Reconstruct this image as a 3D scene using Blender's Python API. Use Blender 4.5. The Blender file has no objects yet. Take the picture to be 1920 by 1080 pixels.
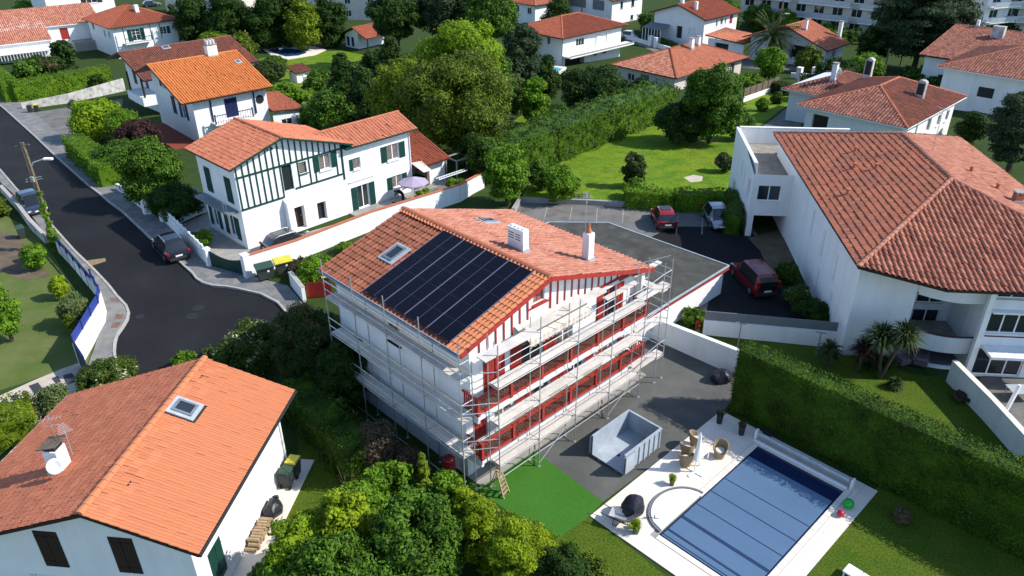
import bpy, bmesh, math, random
import numpy as np
from mathutils import Vector, Matrix

scene = bpy.context.scene
rad = math.radians
random.seed(7)
RNG = np.random.default_rng(11)

# ------------------------------------------------------------------ camera, sky, sun, exposure
cam_data = bpy.data.cameras.new('camera')
cam = bpy.data.objects.new('camera', cam_data)
scene.collection.objects.link(cam)
cam_data.sensor_width = 36.0
cam_data.lens = 27.06
cam_data.clip_start = 0.5
cam_data.clip_end = 6000.0
cam.matrix_world = Matrix.Translation((0, 0, 27.0)) @ Matrix.Rotation(rad(90 - 29.258), 4, 'X') @ Matrix.Rotation(rad(-0.453), 4, 'Z')
scene.camera = cam

SUN_AZ, SUN_EL = 94.0, 40.0
world = bpy.data.worlds.new('World')
scene.world = world
world.use_nodes = True
wn = world.node_tree
sky = wn.nodes.new('ShaderNodeTexSky')
sky.sky_type = 'NISHITA'
sky.sun_disc = False
sky.sun_elevation = rad(SUN_EL)
sky.sun_rotation = rad(SUN_AZ)
sky.air_density = 1.0
sky.dust_density = 0.3
sky.ozone_density = 3.0
wn.links.new(sky.outputs[0], wn.nodes['Background'].inputs[0])
wn.nodes['Background'].inputs[1].default_value = 0.15
sun_data = bpy.data.lights.new('sun', 'SUN')
sun_data.energy = 3.7
sun_data.angle = rad(0.5)
sun_data.color = (1.0, 0.95, 0.87)
sun = bpy.data.objects.new('sun', sun_data)
scene.collection.objects.link(sun)
sd = Vector((math.sin(rad(SUN_AZ)) * math.cos(rad(SUN_EL)), math.cos(rad(SUN_AZ)) * math.cos(rad(SUN_EL)), math.sin(rad(SUN_EL))))
sun.rotation_euler = sd.to_track_quat('Z', 'Y').to_euler()
sun.location = sd * 200
scene.view_settings.view_transform = 'Standard'
scene.view_settings.look = 'None'
scene.view_settings.exposure = 0.76
scene.view_settings.gamma = 1.0
scene.view_settings.use_curve_mapping = False

# ------------------------------------------------------------------ basic helpers
COL = scene.collection

def T(y):
    """Height of the terrain: level ground near the camera, then falling gently away."""
    if y < 66: return 0.0
    if y < 150: return -0.08 * (y - 66)
    return -6.72

def lin(r, g, b):
    f = lambda c: (c / 255 / 12.92) if c / 255 <= 0.04045 else ((c / 255 + 0.055) / 1.055) ** 2.4
    return (f(r), f(g), f(b))

def link(o, parent=None):
    COL.objects.link(o)
    if parent is not None:
        o.parent = parent
    return o

def tag(o, label=None, cat=None, group=None, kind=None):
    if label: o['label'] = label
    if cat: o['category'] = cat
    if group: o['group'] = group
    if kind: o['kind'] = kind
    return o

def thing(name, label, cat, loc=(0, 0, 0), rot=0.0, group=None, tilt=False):
    o = bpy.data.objects.new(name, None)
    o.empty_display_size = 0.3
    loc = tuple(loc)
    if len(loc) == 2: loc = (loc[0], loc[1], T(loc[1]))
    o.location = loc
    o.rotation_euler = (0, 0, rad(rot))
    if tilt and 66 < loc[1] < 150:
        m = Matrix.Rotation(math.atan(-0.08), 3, 'X') @ Matrix.Rotation(rad(rot), 3, 'Z')
        o.rotation_euler = m.to_euler()
    link(o)
    return tag(o, label, cat, group)

def copy_tree(o, parent=None):
    c = o.copy()
    link(c)
    c.parent = parent
    for ch in list(o.children):
        copy_tree(ch, c)
    return c

class MB:
    """Collects vertices and faces and links them as one mesh object."""
    def __init__(s):
        s.v = []; s.f = []
    def add(s, vs, fs):
        n = len(s.v)
        s.v += [tuple(p) for p in vs]
        s.f += [tuple(i + n for i in f) for f in fs]
        return s
    def box(s, x0, x1, y0, y1, z0, z1):
        return s.add([(x0, y0, z0), (x1, y0, z0), (x1, y1, z0), (x0, y1, z0), (x0, y0, z1), (x1, y0, z1), (x1, y1, z1), (x0, y1, z1)],
                     [(0, 3, 2, 1), (4, 5, 6, 7), (0, 1, 5, 4), (1, 2, 6, 5), (2, 3, 7, 6), (3, 0, 4, 7)])
    def cbox(s, x0, x1, y0, y1, z0, z1, c=0.02):
        """box with chamfered vertical and top edges"""
        vs = []
        for z, k in ((z0, 0), (z1 - c, 0), (z1, c)):
            a, b, d, e = x0 + k, x1 - k, y0 + k, y1 - k
            vs += [(a + c, d, z), (b - c, d, z), (b, d + c, z), (b, e - c, z), (b - c, e, z), (a + c, e, z), (a, e - c, z), (a, d + c, z)]
        fs = [tuple(range(7, -1, -1)), tuple(range(16, 24))]
        for l in range(2):
            for i in range(8):
                j = (i + 1) % 8
                fs.append((l * 8 + i, l * 8 + j, l * 8 + 8 + j, l * 8 + 8 + i))
        return s.add(vs, fs)
    def bar(s, p0, p1, w, h, up=(0, 0, 1)):
        p0 = Vector(p0); p1 = Vector(p1); d = (p1 - p0).normalized(); up = Vector(up)
        if abs(d.dot(up)) > 0.99: up = Vector((1, 0, 0))
        x = d.cross(up).normalized() * (w / 2); y = x.cross(d).normalized() * (h / 2)
        vs = [p0 - x - y, p0 + x - y, p0 + x + y, p0 - x + y, p1 - x - y, p1 + x - y, p1 + x + y, p1 - x + y]
        return s.add(vs, [(0, 1, 2, 3), (7, 6, 5, 4), (0, 4, 5, 1), (1, 5, 6, 2), (2, 6, 7, 3), (3, 7, 4, 0)])
    def tube(s, p0, p1, r0, r1=None, n=6, caps=True):
        if r1 is None: r1 = r0
        p0 = Vector(p0); p1 = Vector(p1); d = (p1 - p0).normalized()
        up = Vector((0, 0, 1)) if abs(d.z) < 0.95 else Vector((1, 0, 0))
        x = d.cross(up).normalized(); y = x.cross(d)
        vs = []
        for p, r in ((p0, r0), (p1, r1)):
            for i in range(n):
                a = 2 * math.pi * i / n
                vs.append(p + x * (r * math.cos(a)) + y * (r * math.sin(a)))
        fs = [(i, (i + 1) % n, n + (i + 1) % n, n + i) for i in range(n)]
        if caps: fs += [tuple(range(n - 1, -1, -1)), tuple(range(n, 2 * n))]
        return s.add(vs, fs)
    def path(s, pts, r, n=6):
        for i in range(len(pts) - 1): s.tube(pts[i], pts[i + 1], r, r, n)
        return s
    def lathe(s, prof, n=16, c=(0, 0, 0), axis='z'):
        vs = []; m = len(prof)
        for r, z in prof:
            for i in range(n):
                a = 2 * math.pi * i / n
                p = (r * math.cos(a), r * math.sin(a), z)
                if axis == 'y': p = (p[0], p[2], p[1])
                if axis == 'x': p = (p[2], p[0], p[1])
                vs.append((p[0] + c[0], p[1] + c[1], p[2] + c[2]))
        fs = []
        for k in range(m - 1):
            for i in range(n):
                j = (i + 1) % n
                fs.append((k * n + i, k * n + j, (k + 1) * n + j, (k + 1) * n + i))
        fs += [tuple(range(n - 1, -1, -1)), tuple((m - 1) * n + i for i in range(n))]
        return s.add(vs, fs)
    def prism(s, poly, z0, z1):
        n = len(poly)
        g = lambda z, p: z(p) if callable(z) else z
        vs = [(p[0], p[1], g(z0, p)) for p in poly] + [(p[0], p[1], g(z1, p)) for p in poly]
        fs = [tuple(range(n - 1, -1, -1)), tuple(range(n, 2 * n))] + [(i, (i + 1) % n, n + (i + 1) % n, n + i) for i in range(n)]
        return s.add(vs, fs)
    def slab(s, pts, t):
        """thick sheet: polygon pts (3D, counter-clockwise from above) and the same lowered by t"""
        n = len(pts)
        vs = [tuple(p) for p in pts] + [(p[0], p[1], p[2] - t) for p in pts]
        return s.add(vs, [tuple(range(n)), tuple(range(2 * n - 1, n - 1, -1))] + [((i + 1) % n, i, n + i, n + (i + 1) % n) for i in range(n)])
    def sphere(s, c, r, n=10, m=6, sc=(1, 1, 1)):
        prof = [(max(1e-3, math.sin(math.pi * k / m)), -math.cos(math.pi * k / m)) for k in range(m + 1)]
        k0 = len(s.v)
        s.lathe(prof, n)
        for i in range(k0, len(s.v)):
            p = s.v[i]
            s.v[i] = (c[0] + p[0] * r * sc[0], c[1] + p[1] * r * sc[1], c[2] + p[2] * r * sc[2])
        return s
    def mesh(s, name):
        me = bpy.data.meshes.new(name)
        me.from_pydata(s.v, [], s.f)
        me.update()
        return me
    def build(s, name, mat, parent=None, smooth=False, **tg):
        me = s.mesh(name)
        if mat: me.materials.append(mat)
        if smooth:
            me.polygons.foreach_set('use_smooth', [True] * len(me.polygons))
        o = bpy.data.objects.new(name, me)
        link(o, parent)
        if tg: tag(o, **tg)
        return o

def obj(name, me, parent=None, loc=None, **tg):
    o = bpy.data.objects.new(name, me)
    link(o, parent)
    if loc is not None: o.location = loc
    if tg: tag(o, **tg)
    return o

def np_mesh(name, V, Q, mat, smooth=False):
    """mesh from numpy arrays; Q is (n,4) or (n,3)"""
    me = bpy.data.meshes.new(name)
    k = Q.shape[1]
    me.vertices.add(len(V)); me.vertices.foreach_set('co', np.ascontiguousarray(V, dtype=np.float32).ravel())
    me.loops.add(Q.size); me.loops.foreach_set('vertex_index', np.ascontiguousarray(Q, dtype=np.int32).ravel())
    me.polygons.add(len(Q)); me.polygons.foreach_set('loop_start', np.arange(0, Q.size, k, dtype=np.int32))
    me.polygons.foreach_set('loop_total', np.full(len(Q), k, dtype=np.int32))
    me.polygons.foreach_set('use_smooth', np.full(len(Q), smooth, dtype=bool))
    if mat: me.materials.append(mat)
    me.update(calc_edges=True)
    me.validate()
    return me

# ------------------------------------------------------------------ materials
def material(name, col, rough=0.8, var=0.12, scale=1.5, fine=0.0, fscale=40.0, col2=None, island=0.0, bump=0.0, metal=0.0,
             spec=0.3, stain=None, stain_amt=0.0, stain_scale=0.6, coat=0.0, streak=0.0):
    m = bpy.data.materials.new(name)
    m.use_nodes = True
    nt = m.node_tree; N = nt.nodes; L = nt.links
    bs = N['Principled BSDF']
    bs.inputs['Roughness'].default_value = rough
    bs.inputs['Metallic'].default_value = metal
    bs.inputs['Specular IOR Level'].default_value = spec if rough < 0.78 else min(spec, 0.12)
    bs.inputs['Coat Weight'].default_value = coat
    geo = N.new('ShaderNodeNewGeometry')
    def noise(sc, det=3.0, rough_=0.55):
        n = N.new('ShaderNodeTexNoise'); n.inputs['Scale'].default_value = sc
        n.inputs['Detail'].default_value = det; n.inputs['Roughness'].default_value = rough_
        L.new(geo.outputs['Position'], n.inputs['Vector'])
        return n.outputs['Fac']
    def mix(fac, a, b):
        x = N.new('ShaderNodeMix'); x.data_type = 'RGBA'
        if isinstance(fac, float): x.inputs['Factor'].default_value = fac
        else: L.new(fac, x.inputs['Factor'])
        for s, v in ((x.inputs[6], a), (x.inputs[7], b)):
            if isinstance(v, tuple): s.default_value = (*v, 1)
            else: L.new(v, s)
        return x.outputs[2]
    def remap(sock, a, b, lo=0.3, hi=0.7):
        r = N.new('ShaderNodeMapRange'); r.inputs[1].default_value = lo; r.inputs[2].default_value = hi
        r.inputs[3].default_value = a; r.inputs[4].default_value = b
        L.new(sock, r.inputs[0]); return r.outputs[0]
    cur = tuple(col)
    c2 = tuple(col2) if col2 else tuple(min(1, c * (1 - 2 * var)) for c in col)
    if island > 0:
        r = N.new('ShaderNodeMath'); r.operation = 'MULTIPLY'; r.inputs[1].default_value = island
        L.new(geo.outputs['Random Per Island'], r.inputs[0])
        cur = mix(r.outputs[0], cur, c2)
        if var > 0:
            cur = mix(remap(noise(scale), 0.0, min(1, var * 3)), cur, c2)
    elif var > 0 or col2:
        cur = mix(remap(noise(scale), 0.0, 1.0), cur, c2)
    if stain is not None:
        cur = mix(remap(noise(stain_scale, 5.0, 0.65), 0.0, stain_amt, 0.45, 0.72), cur, tuple(stain))
    if streak > 0:
        mp = N.new('ShaderNodeVectorMath'); mp.operation = 'MULTIPLY'; mp.inputs[1].default_value = (2.2, 2.2, 0.13)
        L.new(geo.outputs['Position'], mp.inputs[0])
        sn = N.new('ShaderNodeTexNoise'); sn.inputs['Scale'].default_value = 1.0; sn.inputs['Detail'].default_value = 5.0
        L.new(mp.outputs[0], sn.inputs['Vector'])
        cur = mix(remap(sn.outputs['Fac'], 0.0, streak, 0.5, 0.75), cur, (0.33, 0.33, 0.31))
    if fine > 0:
        v = remap(noise(fscale, 2.0), 1 - fine, 1 + fine)
        h = N.new('ShaderNodeVectorMath'); h.operation = 'SCALE'
        if isinstance(cur, tuple): h.inputs[0].default_value = cur
        else: L.new(cur, h.inputs[0])
        L.new(v, h.inputs['Scale']); cur = h.outputs[0]
    if isinstance(cur, tuple): bs.inputs['Base Color'].default_value = (*cur, 1)
    else: L.new(cur, bs.inputs['Base Color'])
    if bump > 0:
        b = N.new('ShaderNodeBump'); b.inputs['Strength'].default_value = bump; b.inputs['Distance'].default_value = 0.05
        L.new(noise(fscale if fine else 12.0, 4.0), b.inputs['Height']); L.new(b.outputs[0], bs.inputs['Normal'])
    return m

def leaf_material(name, c1, c2, trans=0.35, rough=0.55, c3=None):
    m = bpy.data.materials.new(name)
    m.use_nodes = True
    nt = m.node_tree; N = nt.nodes; L = nt.links
    bs = N['Principled BSDF']; out = N['Material Output']
    bs.inputs['Roughness'].default_value = rough
    bs.inputs['Specular IOR Level'].default_value = 0.12
    geo = N.new('ShaderNodeNewGeometry')
    no = N.new('ShaderNodeTexNoise'); no.inputs['Scale'].default_value = 0.9; no.inputs['Detail'].default_value = 2
    L.new(geo.outputs['Position'], no.inputs['Vector'])
    ad = N.new('ShaderNodeMath'); ad.operation = 'MULTIPLY_ADD'; ad.inputs[1].default_value = 0.75
    L.new(geo.outputs['Random Per Island'], ad.inputs[0])
    mr = N.new('ShaderNodeMapRange'); mr.inputs[1].default_value = 0.35; mr.inputs[2].default_value = 0.65
    mr.inputs[3].default_value = -0.1; mr.inputs[4].default_value = 0.35
    L.new(no.outputs['Fac'], mr.inputs[0]); L.new(mr.outputs[0], ad.inputs[2])
    cr = N.new('ShaderNodeValToRGB')
    cr.color_ramp.elements[0].color = (*c1, 1); cr.color_ramp.elements[1].color = (*c2, 1)
    if c3:
        e = cr.color_ramp.elements.new(0.93); e.color = (*c2, 1)
        cr.color_ramp.elements[2].color = (*c3, 1)
    L.new(ad.outputs[0], cr.inputs[0]); L.new(cr.outputs[0], bs.inputs['Base Color'])
    tr = N.new('ShaderNodeBsdfTranslucent'); L.new(cr.outputs[0], tr.inputs['Color'])
    mx = N.new('ShaderNodeMixShader'); mx.inputs[0].default_value = trans
    L.new(bs.outputs[0], mx.inputs[1]); L.new(tr.outputs[0], mx.inputs[2]); L.new(mx.outputs[0], out.inputs['Surface'])
    return m

def glass_material(name, col=(0.02, 0.025, 0.03), rough=0.06):
    m = bpy.data.materials.new(name); m.use_nodes = True
    bs = m.node_tree.nodes['Principled BSDF']
    bs.inputs['Base Color'].default_value = (*col, 1); bs.inputs['Roughness'].default_value = rough
    bs.inputs['Specular IOR Level'].default_value = 0.8
    return m

W = lambda v: (v, v, v)
MAT = dict(
    white=material('white_render', (0.80, 0.80, 0.79), 0.9, 0.03, 0.8, stain=(0.62, 0.61, 0.58), stain_amt=0.35, stain_scale=0.35, streak=0.16),
    cream=material('cream_render', (0.62, 0.57, 0.50), 0.9, 0.05, 0.8, stain=(0.45, 0.42, 0.38), stain_amt=0.4),
    grimy=material('grimy_render', (0.52, 0.51, 0.48), 0.9, 0.1, 2.0, stain=(0.16, 0.155, 0.145), stain_amt=0.9, stain_scale=1.2),
    plastic=material('white_plastic', (0.8, 0.8, 0.8), 0.4, 0.0),
    red=material('red_paint', (0.36, 0.035, 0.028), 0.5, 0.1, 3.0),
    green=material('green_paint', (0.006, 0.05, 0.038), 0.5, 0.1, 3.0),
    blue=material('blue_paint', (0.012, 0.02, 0.075), 0.5, 0.1, 3.0),
    royal=material('royal_blue_panel', (0.03, 0.06, 0.30), 0.45, 0.15, 2.0),
    brown=material('brown_paint', (0.035, 0.02, 0.016), 0.6, 0.1, 3.0),
    wood=material('bare_wood', (0.42, 0.30, 0.18), 0.8, 0.2, 6.0, fine=0.2, fscale=30),
    oldwood=material('weathered_wood', (0.20, 0.15, 0.11), 0.9, 0.25, 4.0, fine=0.25, fscale=25),
    plank=material('scaffold_board', (0.68, 0.63, 0.56), 0.85, 0.12, 1.2, fine=0.12, fscale=18, stain=(0.45, 0.42, 0.38), stain_amt=0.6, stain_scale=1.5),
    galv=material('galvanised_steel', (0.56, 0.57, 0.58), 0.42, 0.12, 3.0, metal=0.65),
    zinc=material('zinc_flashing', (0.50, 0.54, 0.57), 0.45, 0.1, 3.0, metal=0.3),
    gutter=material('gutter_zinc', (0.20, 0.24, 0.28), 0.5, 0.1, 3.0, metal=0.3),
    dark=material('dark_plastic', (0.022, 0.024, 0.026), 0.5, 0.1),
    black=material('black_rubber', (0.012, 0.012, 0.013), 0.7, 0.0),
    conc=material('concrete', (0.36, 0.34, 0.31), 0.9, 0.12, 1.5, fine=0.1, fscale=25, stain=(0.2, 0.19, 0.17), stain_amt=0.5),
    kerb=material('kerb_stone', (0.42, 0.40, 0.37), 0.9, 0.12, 2.0, fine=0.1, fscale=25),
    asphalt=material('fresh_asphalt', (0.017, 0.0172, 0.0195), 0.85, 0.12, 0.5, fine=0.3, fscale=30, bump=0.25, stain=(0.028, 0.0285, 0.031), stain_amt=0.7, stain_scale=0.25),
    yard=material('yard_asphalt', (0.105, 0.106, 0.098), 0.9, 0.12, 0.4, fine=0.16, fscale=28, bump=0.2, stain=(0.15, 0.147, 0.135), stain_amt=0.6, stain_scale=0.5),
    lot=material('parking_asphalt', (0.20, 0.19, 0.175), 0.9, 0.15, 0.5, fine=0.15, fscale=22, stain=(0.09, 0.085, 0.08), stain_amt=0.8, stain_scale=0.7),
    pave=material('worn_pavement', (0.20, 0.20, 0.195), 0.9, 0.15, 1.2, fine=0.22, fscale=16, stain=(0.30, 0.28, 0.25), stain_amt=0.7, stain_scale=0.8),
    felt=material('roofing_felt', (0.068, 0.068, 0.060), 0.9, 0.14, 0.8, fine=0.12, fscale=14, stain=(0.11, 0.11, 0.098), stain_amt=0.7, stain_scale=0.9),
    gravelroof=material('roof_gravel', (0.32, 0.29, 0.24), 0.95, 0.18, 2.0, fine=0.25, fscale=18),
    stone=material('cream_paving', (0.76, 0.70, 0.61), 0.85, 0.06, 1.5, island=0.7, col2=(0.66, 0.58, 0.49), fine=0.04, fscale=20),
    gravel=material('pale_gravel', (0.56, 0.48, 0.39), 0.95, 0.12, 1.5, fine=0.2, fscale=26, bump=0.3),
    slate=material('dark_slate_paver', (0.05, 0.055, 0.068), 0.7, 0.15, 3.0),
    lawn=material('lawn_grass', (0.050, 0.096, 0.007), 0.95, 0.2, 0.5, col2=(0.082, 0.11, 0.011), fine=0.42, fscale=11, bump=0.6, stain=(0.04, 0.085, 0.008), stain_amt=0.6, stain_scale=0.9),
    lawn_bright=material('bright_lawn', (0.092, 0.185, 0.009), 0.95, 0.2, 0.35, col2=(0.165, 0.215, 0.014), fine=0.4, fscale=7, bump=0.6, stain=(0.045, 0.115, 0.008), stain_amt=0.8, stain_scale=0.6),
    lawn_dry=material('dry_lawn', (0.060, 0.108, 0.016), 0.95, 0.2, 0.4, col2=(0.145, 0.15, 0.058), fine=0.25, fscale=20, bump=0.4, stain=(0.08, 0.13, 0.02), stain_amt=0.7, stain_scale=0.35),
    turf=material('artificial_turf', (0.040, 0.135, 0.014), 0.9, 0.12, 0.5, col2=(0.050, 0.155, 0.020), fine=0.22, fscale=26, bump=0.3, stain=(0.036, 0.13, 0.016), stain_amt=0.6, stain_scale=1.0),
    soil=material('garden_soil', (0.038, 0.062, 0.014), 0.98, 0.2, 0.8, col2=(0.026, 0.05, 0.010), fine=0.3, fscale=12),
    earth=material('bare_earth', (0.16, 0.12, 0.085), 0.98, 0.2, 1.0, fine=0.3, fscale=14),
    slats=material('pool_cover_slats', (0.17, 0.265, 0.385), 0.42, 0.12, 0.4, island=0.9, col2=(0.085, 0.16, 0.265), spec=0.5),
    slats_dark=material('pool_cover_dark_slats', (0.035, 0.065, 0.14), 0.4, 0.1, 0.5),
    water=material('pool_water', (0.012, 0.02, 0.07), 0.08, 0.0, spec=0.6),
    bluewater=material('blue_pool_water', (0.02, 0.07, 0.16), 0.08, 0.2, 0.6, spec=0.6),
    turqwater=material('turquoise_pool_water', (0.08, 0.5, 0.55), 0.1, 0.1, spec=0.6),
    polycarb=material('milky_cover', (0.78, 0.80, 0.80), 0.35, 0.04, 1.0),
    skip=material('skip_steel', (0.38, 0.43, 0.48), 0.5, 0.08, 1.0, stain=(0.24, 0.24, 0.24), stain_amt=0.6, stain_scale=1.6),
    wicker=material('wicker', (0.33, 0.25, 0.15), 0.8, 0.2, 20.0, fine=0.3, fscale=60),
    cover=material('black_tarpaulin', (0.02, 0.021, 0.03), 0.4, 0.1, 3.0),
    tank=material('red_tank', (0.20, 0.012, 0.018), 0.45, 0.1),
    pot=material('dark_planter', (0.03, 0.028, 0.032), 0.5, 0.1),
    greenpot=material('green_pot', (0.05, 0.11, 0.07), 0.5, 0.1),
    gball=material('green_vinyl', (0.01, 0.34, 0.04), 0.25, 0.0, coat=0.4),
    rball=material('red_vinyl', (0.48, 0.01, 0.035), 0.3, 0.0, coat=0.3),
    yellow=material('yellow_lid', (0.62, 0.56, 0.06), 0.5, 0.08),
    binlid=material('dark_green_lid', (0.035, 0.075, 0.055), 0.5, 0.1),
    binbody=material('bin_grey', (0.045, 0.052, 0.052), 0.5, 0.15, 3.0),
    purple=material('lilac_fabric', (0.40, 0.33, 0.44), 0.9, 0.08),
    awning=material('striped_canvas', (0.62, 0.50, 0.42), 0.9, 0.1, 2.0, col2=(0.50, 0.33, 0.27)),
    beige=material('beige_canvas', (0.66, 0.62, 0.52), 0.9, 0.05),
    cell=material('solar_cell', (0.003, 0.003, 0.008), 0.25, 0.1, 1.2, spec=0.22),
    cellgap=material('solar_busbar', (0.030, 0.030, 0.046), 0.3, 0.0),
    railal=material('solar_rail', (0.21, 0.19, 0.27), 0.4, 0.0, metal=0.5),
    glass=glass_material('window_glass'),
    curtain=material('window_curtain', (0.22, 0.19, 0.165), 0.35, 0.3, 6.0, spec=0.6),
    carglass=glass_material('car_glass', (0.012, 0.014, 0.017), 0.04),
    bark=material('bark', (0.11, 0.085, 0.06), 0.95, 0.25, 6.0),
    pole=material('utility_pole_wood', (0.23, 0.18, 0.12), 0.9, 0.2, 5.0),
    steelpost=material('grey_post', (0.30, 0.31, 0.31), 0.6, 0.1),
    ochre=material('ochre_mark', (0.30, 0.22, 0.12), 0.9, 0.2, 4.0),
    paint=material('road_paint', (0.42, 0.42, 0.40), 0.8, 0.2, 5.0, stain=(0.1, 0.1, 0.1), stain_amt=0.8, stain_scale=3.0),
    terracotta=material('terracotta_floor', (0.24, 0.06, 0.045), 0.8, 0.12, 2.0),
    plate=material('number_plate', (0.75, 0.75, 0.73), 0.5, 0.0),
    lamp=material('tail_lamp', (0.30, 0.01, 0.012), 0.2, 0.0),
    headlamp=material('head_lamp', (0.55, 0.57, 0.6), 0.15, 0.0),
    car_black=material('black_car_paint', (0.012, 0.013, 0.017), 0.18, 0.0, coat=0.8, spec=0.6),
    car_navy=material('navy_car_paint', (0.02, 0.028, 0.045), 0.2, 0.0, coat=0.8, spec=0.6),
    car_red=material('red_car_paint', (0.24, 0.007, 0.012), 0.22, 0.0, coat=0.7),
    car_maroon=material('maroon_car_paint', (0.16, 0.010, 0.016), 0.25, 0.0, coat=0.6),
    car_silver=material('silver_car_paint', (0.32, 0.33, 0.37), 0.25, 0.0, metal=0.5, coat=0.6),
    car_white=material('white_car_paint', (0.7, 0.7, 0.7), 0.25, 0.0, coat=0.6),
    rim=material('alloy_rim', (0.4, 0.41, 0.42), 0.35, 0.0, metal=0.8),
    cloth_dark=material('dark_clothes', (0.018, 0.018, 0.022), 0.9, 0.1),
    skin=material('skin', (0.45, 0.27, 0.2), 0.6, 0.0),
    slategrey=material('grey_cladding', (0.17, 0.18, 0.19), 0.7, 0.08, 1.0),
    lattice=material('dark_red_lattice', (0.13, 0.03, 0.02), 0.6, 0.1),
    patch=material('worn_red_patch', (0.20, 0.13, 0.11), 0.9, 0.2, 3.0, fine=0.2, fscale=20),
    iron=material('cast_iron', (0.021, 0.021, 0.023), 0.7, 0.1),
    burgundy=material('burgundy_metal', (0.10, 0.02, 0.028), 0.5, 0.1),
    mauve=material('mauve_cushion', (0.20, 0.14, 0.15), 0.9, 0.1),
)
def tile_mat(name, a, b, stain=None, amt=0.5, ss=0.5, isl=0.9, var=0.1, rough=0.85):
    return material(name, a, rough, var, 0.7, island=isl, col2=b, stain=stain, stain_amt=amt, stain_scale=ss)
MAT.update(
    t_main=tile_mat('tiles_main_house', (0.34, 0.125, 0.072), (0.21, 0.075, 0.046), (0.13, 0.055, 0.038), 0.45, 1.1),
    t_new=tile_mat('tiles_new_orange', (0.60, 0.235, 0.11), (0.40, 0.14, 0.07), None),
    t_pink=tile_mat('tiles_pale_pink', (0.46, 0.20, 0.135), (0.31, 0.115, 0.075), (0.52, 0.27, 0.19), 0.55, 0.9),
    t_orange=tile_mat('tiles_orange', (0.56, 0.205, 0.098), (0.45, 0.15, 0.07), (0.36, 0.16, 0.095), 0.3, 1.3, isl=0.8, var=0.08),
    t_rust=tile_mat('tiles_rust', (0.56, 0.20, 0.11), (0.43, 0.135, 0.072), (0.30, 0.13, 0.085), 0.3, 1.1, isl=0.8, var=0.08),
    t_bright=tile_mat('tiles_bright_orange', (0.62, 0.215, 0.065), (0.52, 0.165, 0.048), (0.36, 0.12, 0.045), 0.3, 0.8),
    t_brown=tile_mat('tiles_brown', (0.30, 0.105, 0.068), (0.17, 0.062, 0.042), (0.10, 0.06, 0.048), 0.6, 0.5),
    t_canal=tile_mat('tiles_mottled_canal', (0.56, 0.25, 0.155), (0.34, 0.10, 0.058), (0.60, 0.36, 0.26), 0.45, 1.6, isl=1.0),
    t_weather=tile_mat('tiles_weathered_orange', (0.47, 0.17, 0.095), (0.34, 0.115, 0.07), (0.20, 0.105, 0.08), 0.75, 0.45),
    t_warmcanal=tile_mat('tiles_warm_canal', (0.46, 0.19, 0.115), (0.26, 0.09, 0.06), (0.15, 0.08, 0.06), 0.45, 0.6, isl=1.0),
    t_brick=tile_mat('tiles_brick', (0.36, 0.105, 0.058), (0.27, 0.075, 0.043), (0.17, 0.062, 0.042), 0.45, 0.6),
    t_salmon=tile_mat('tiles_salmon', (0.50, 0.185, 0.105), (0.38, 0.125, 0.07), None),
    t_oldcanal=tile_mat('tiles_old_canal', (0.36, 0.155, 0.105), (0.19, 0.07, 0.05), (0.10, 0.06, 0.05), 0.5, 0.6, isl=1.0),
)
LEAF = dict(
    green=leaf_material('leaf_green', (0.008, 0.026, 0.003), (0.115, 0.23, 0.018), 0.22),
    fresh=leaf_material('leaf_fresh', (0.026, 0.075, 0.005), (0.21, 0.38, 0.024)),
    lime=leaf_material('leaf_lime', (0.075, 0.16, 0.006), (0.36, 0.50, 0.028), 0.45),
    olive=leaf_material('leaf_olive', (0.012, 0.030, 0.004), (0.17, 0.23, 0.018), 0.2),
    dark=leaf_material('leaf_dark', (0.008, 0.022, 0.004), (0.045, 0.095, 0.012), 0.2),
    cedar=leaf_material('leaf_cedar', (0.016, 0.034, 0.014), (0.065, 0.10, 0.038), 0.2),
    grey=leaf_material('leaf_grey_green', (0.05, 0.08, 0.025), (0.16, 0.21, 0.07), 0.3),
    yellow=leaf_material('leaf_yellow_green', (0.075, 0.13, 0.005), (0.37, 0.48, 0.022), 0.4),
    gold=leaf_material('leaf_gold_green', (0.040, 0.08, 0.006), (0.27, 0.36, 0.022), 0.4, c3=(0.32, 0.20, 0.04)),
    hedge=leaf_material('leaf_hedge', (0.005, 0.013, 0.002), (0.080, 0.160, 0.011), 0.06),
    hedge_bright=leaf_material('leaf_hedge_bright', (0.055, 0.125, 0.008), (0.17, 0.29, 0.020)),  # brighter leaf colour than the plain hedge one
    purple=leaf_material('leaf_purple', (0.025, 0.012, 0.012), (0.075, 0.035, 0.03), 0.25),
    flower=leaf_material('leaf_white_flowers', (0.03, 0.06, 0.010), (0.10, 0.15, 0.022), 0.3, c3=(0.7, 0.66, 0.5)),
    pinkfl=leaf_material('leaf_pink_flowers', (0.022, 0.04, 0.010), (0.065, 0.10, 0.022), 0.3, c3=(0.42, 0.13, 0.14)),
    brush=leaf_material('leaf_dry_brush', (0.06, 0.045, 0.025), (0.15, 0.115, 0.07), 0.2),
    palm=leaf_material('leaf_palm', (0.022, 0.04, 0.012), (0.085, 0.125, 0.035), 0.25),
    redpalm=leaf_material('leaf_red_cordyline', (0.05, 0.016, 0.016), (0.13, 0.045, 0.04), 0.25),
    yellowfl=leaf_material('leaf_yellow_flowers', (0.35, 0.30, 0.02), (0.75, 0.66, 0.03), 0.3),
)

# ------------------------------------------------------------------ terrain, roads, lawns
def bend(bm, lift):
    for y in (66.0, 150.0):
        bmesh.ops.bisect_plane(bm, geom=bm.verts[:] + bm.edges[:] + bm.faces[:], plane_co=(0, y, 0), plane_no=(0, 1, 0))
    for v in bm.verts:
        v.co.z = T(v.co.y) + lift

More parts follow.
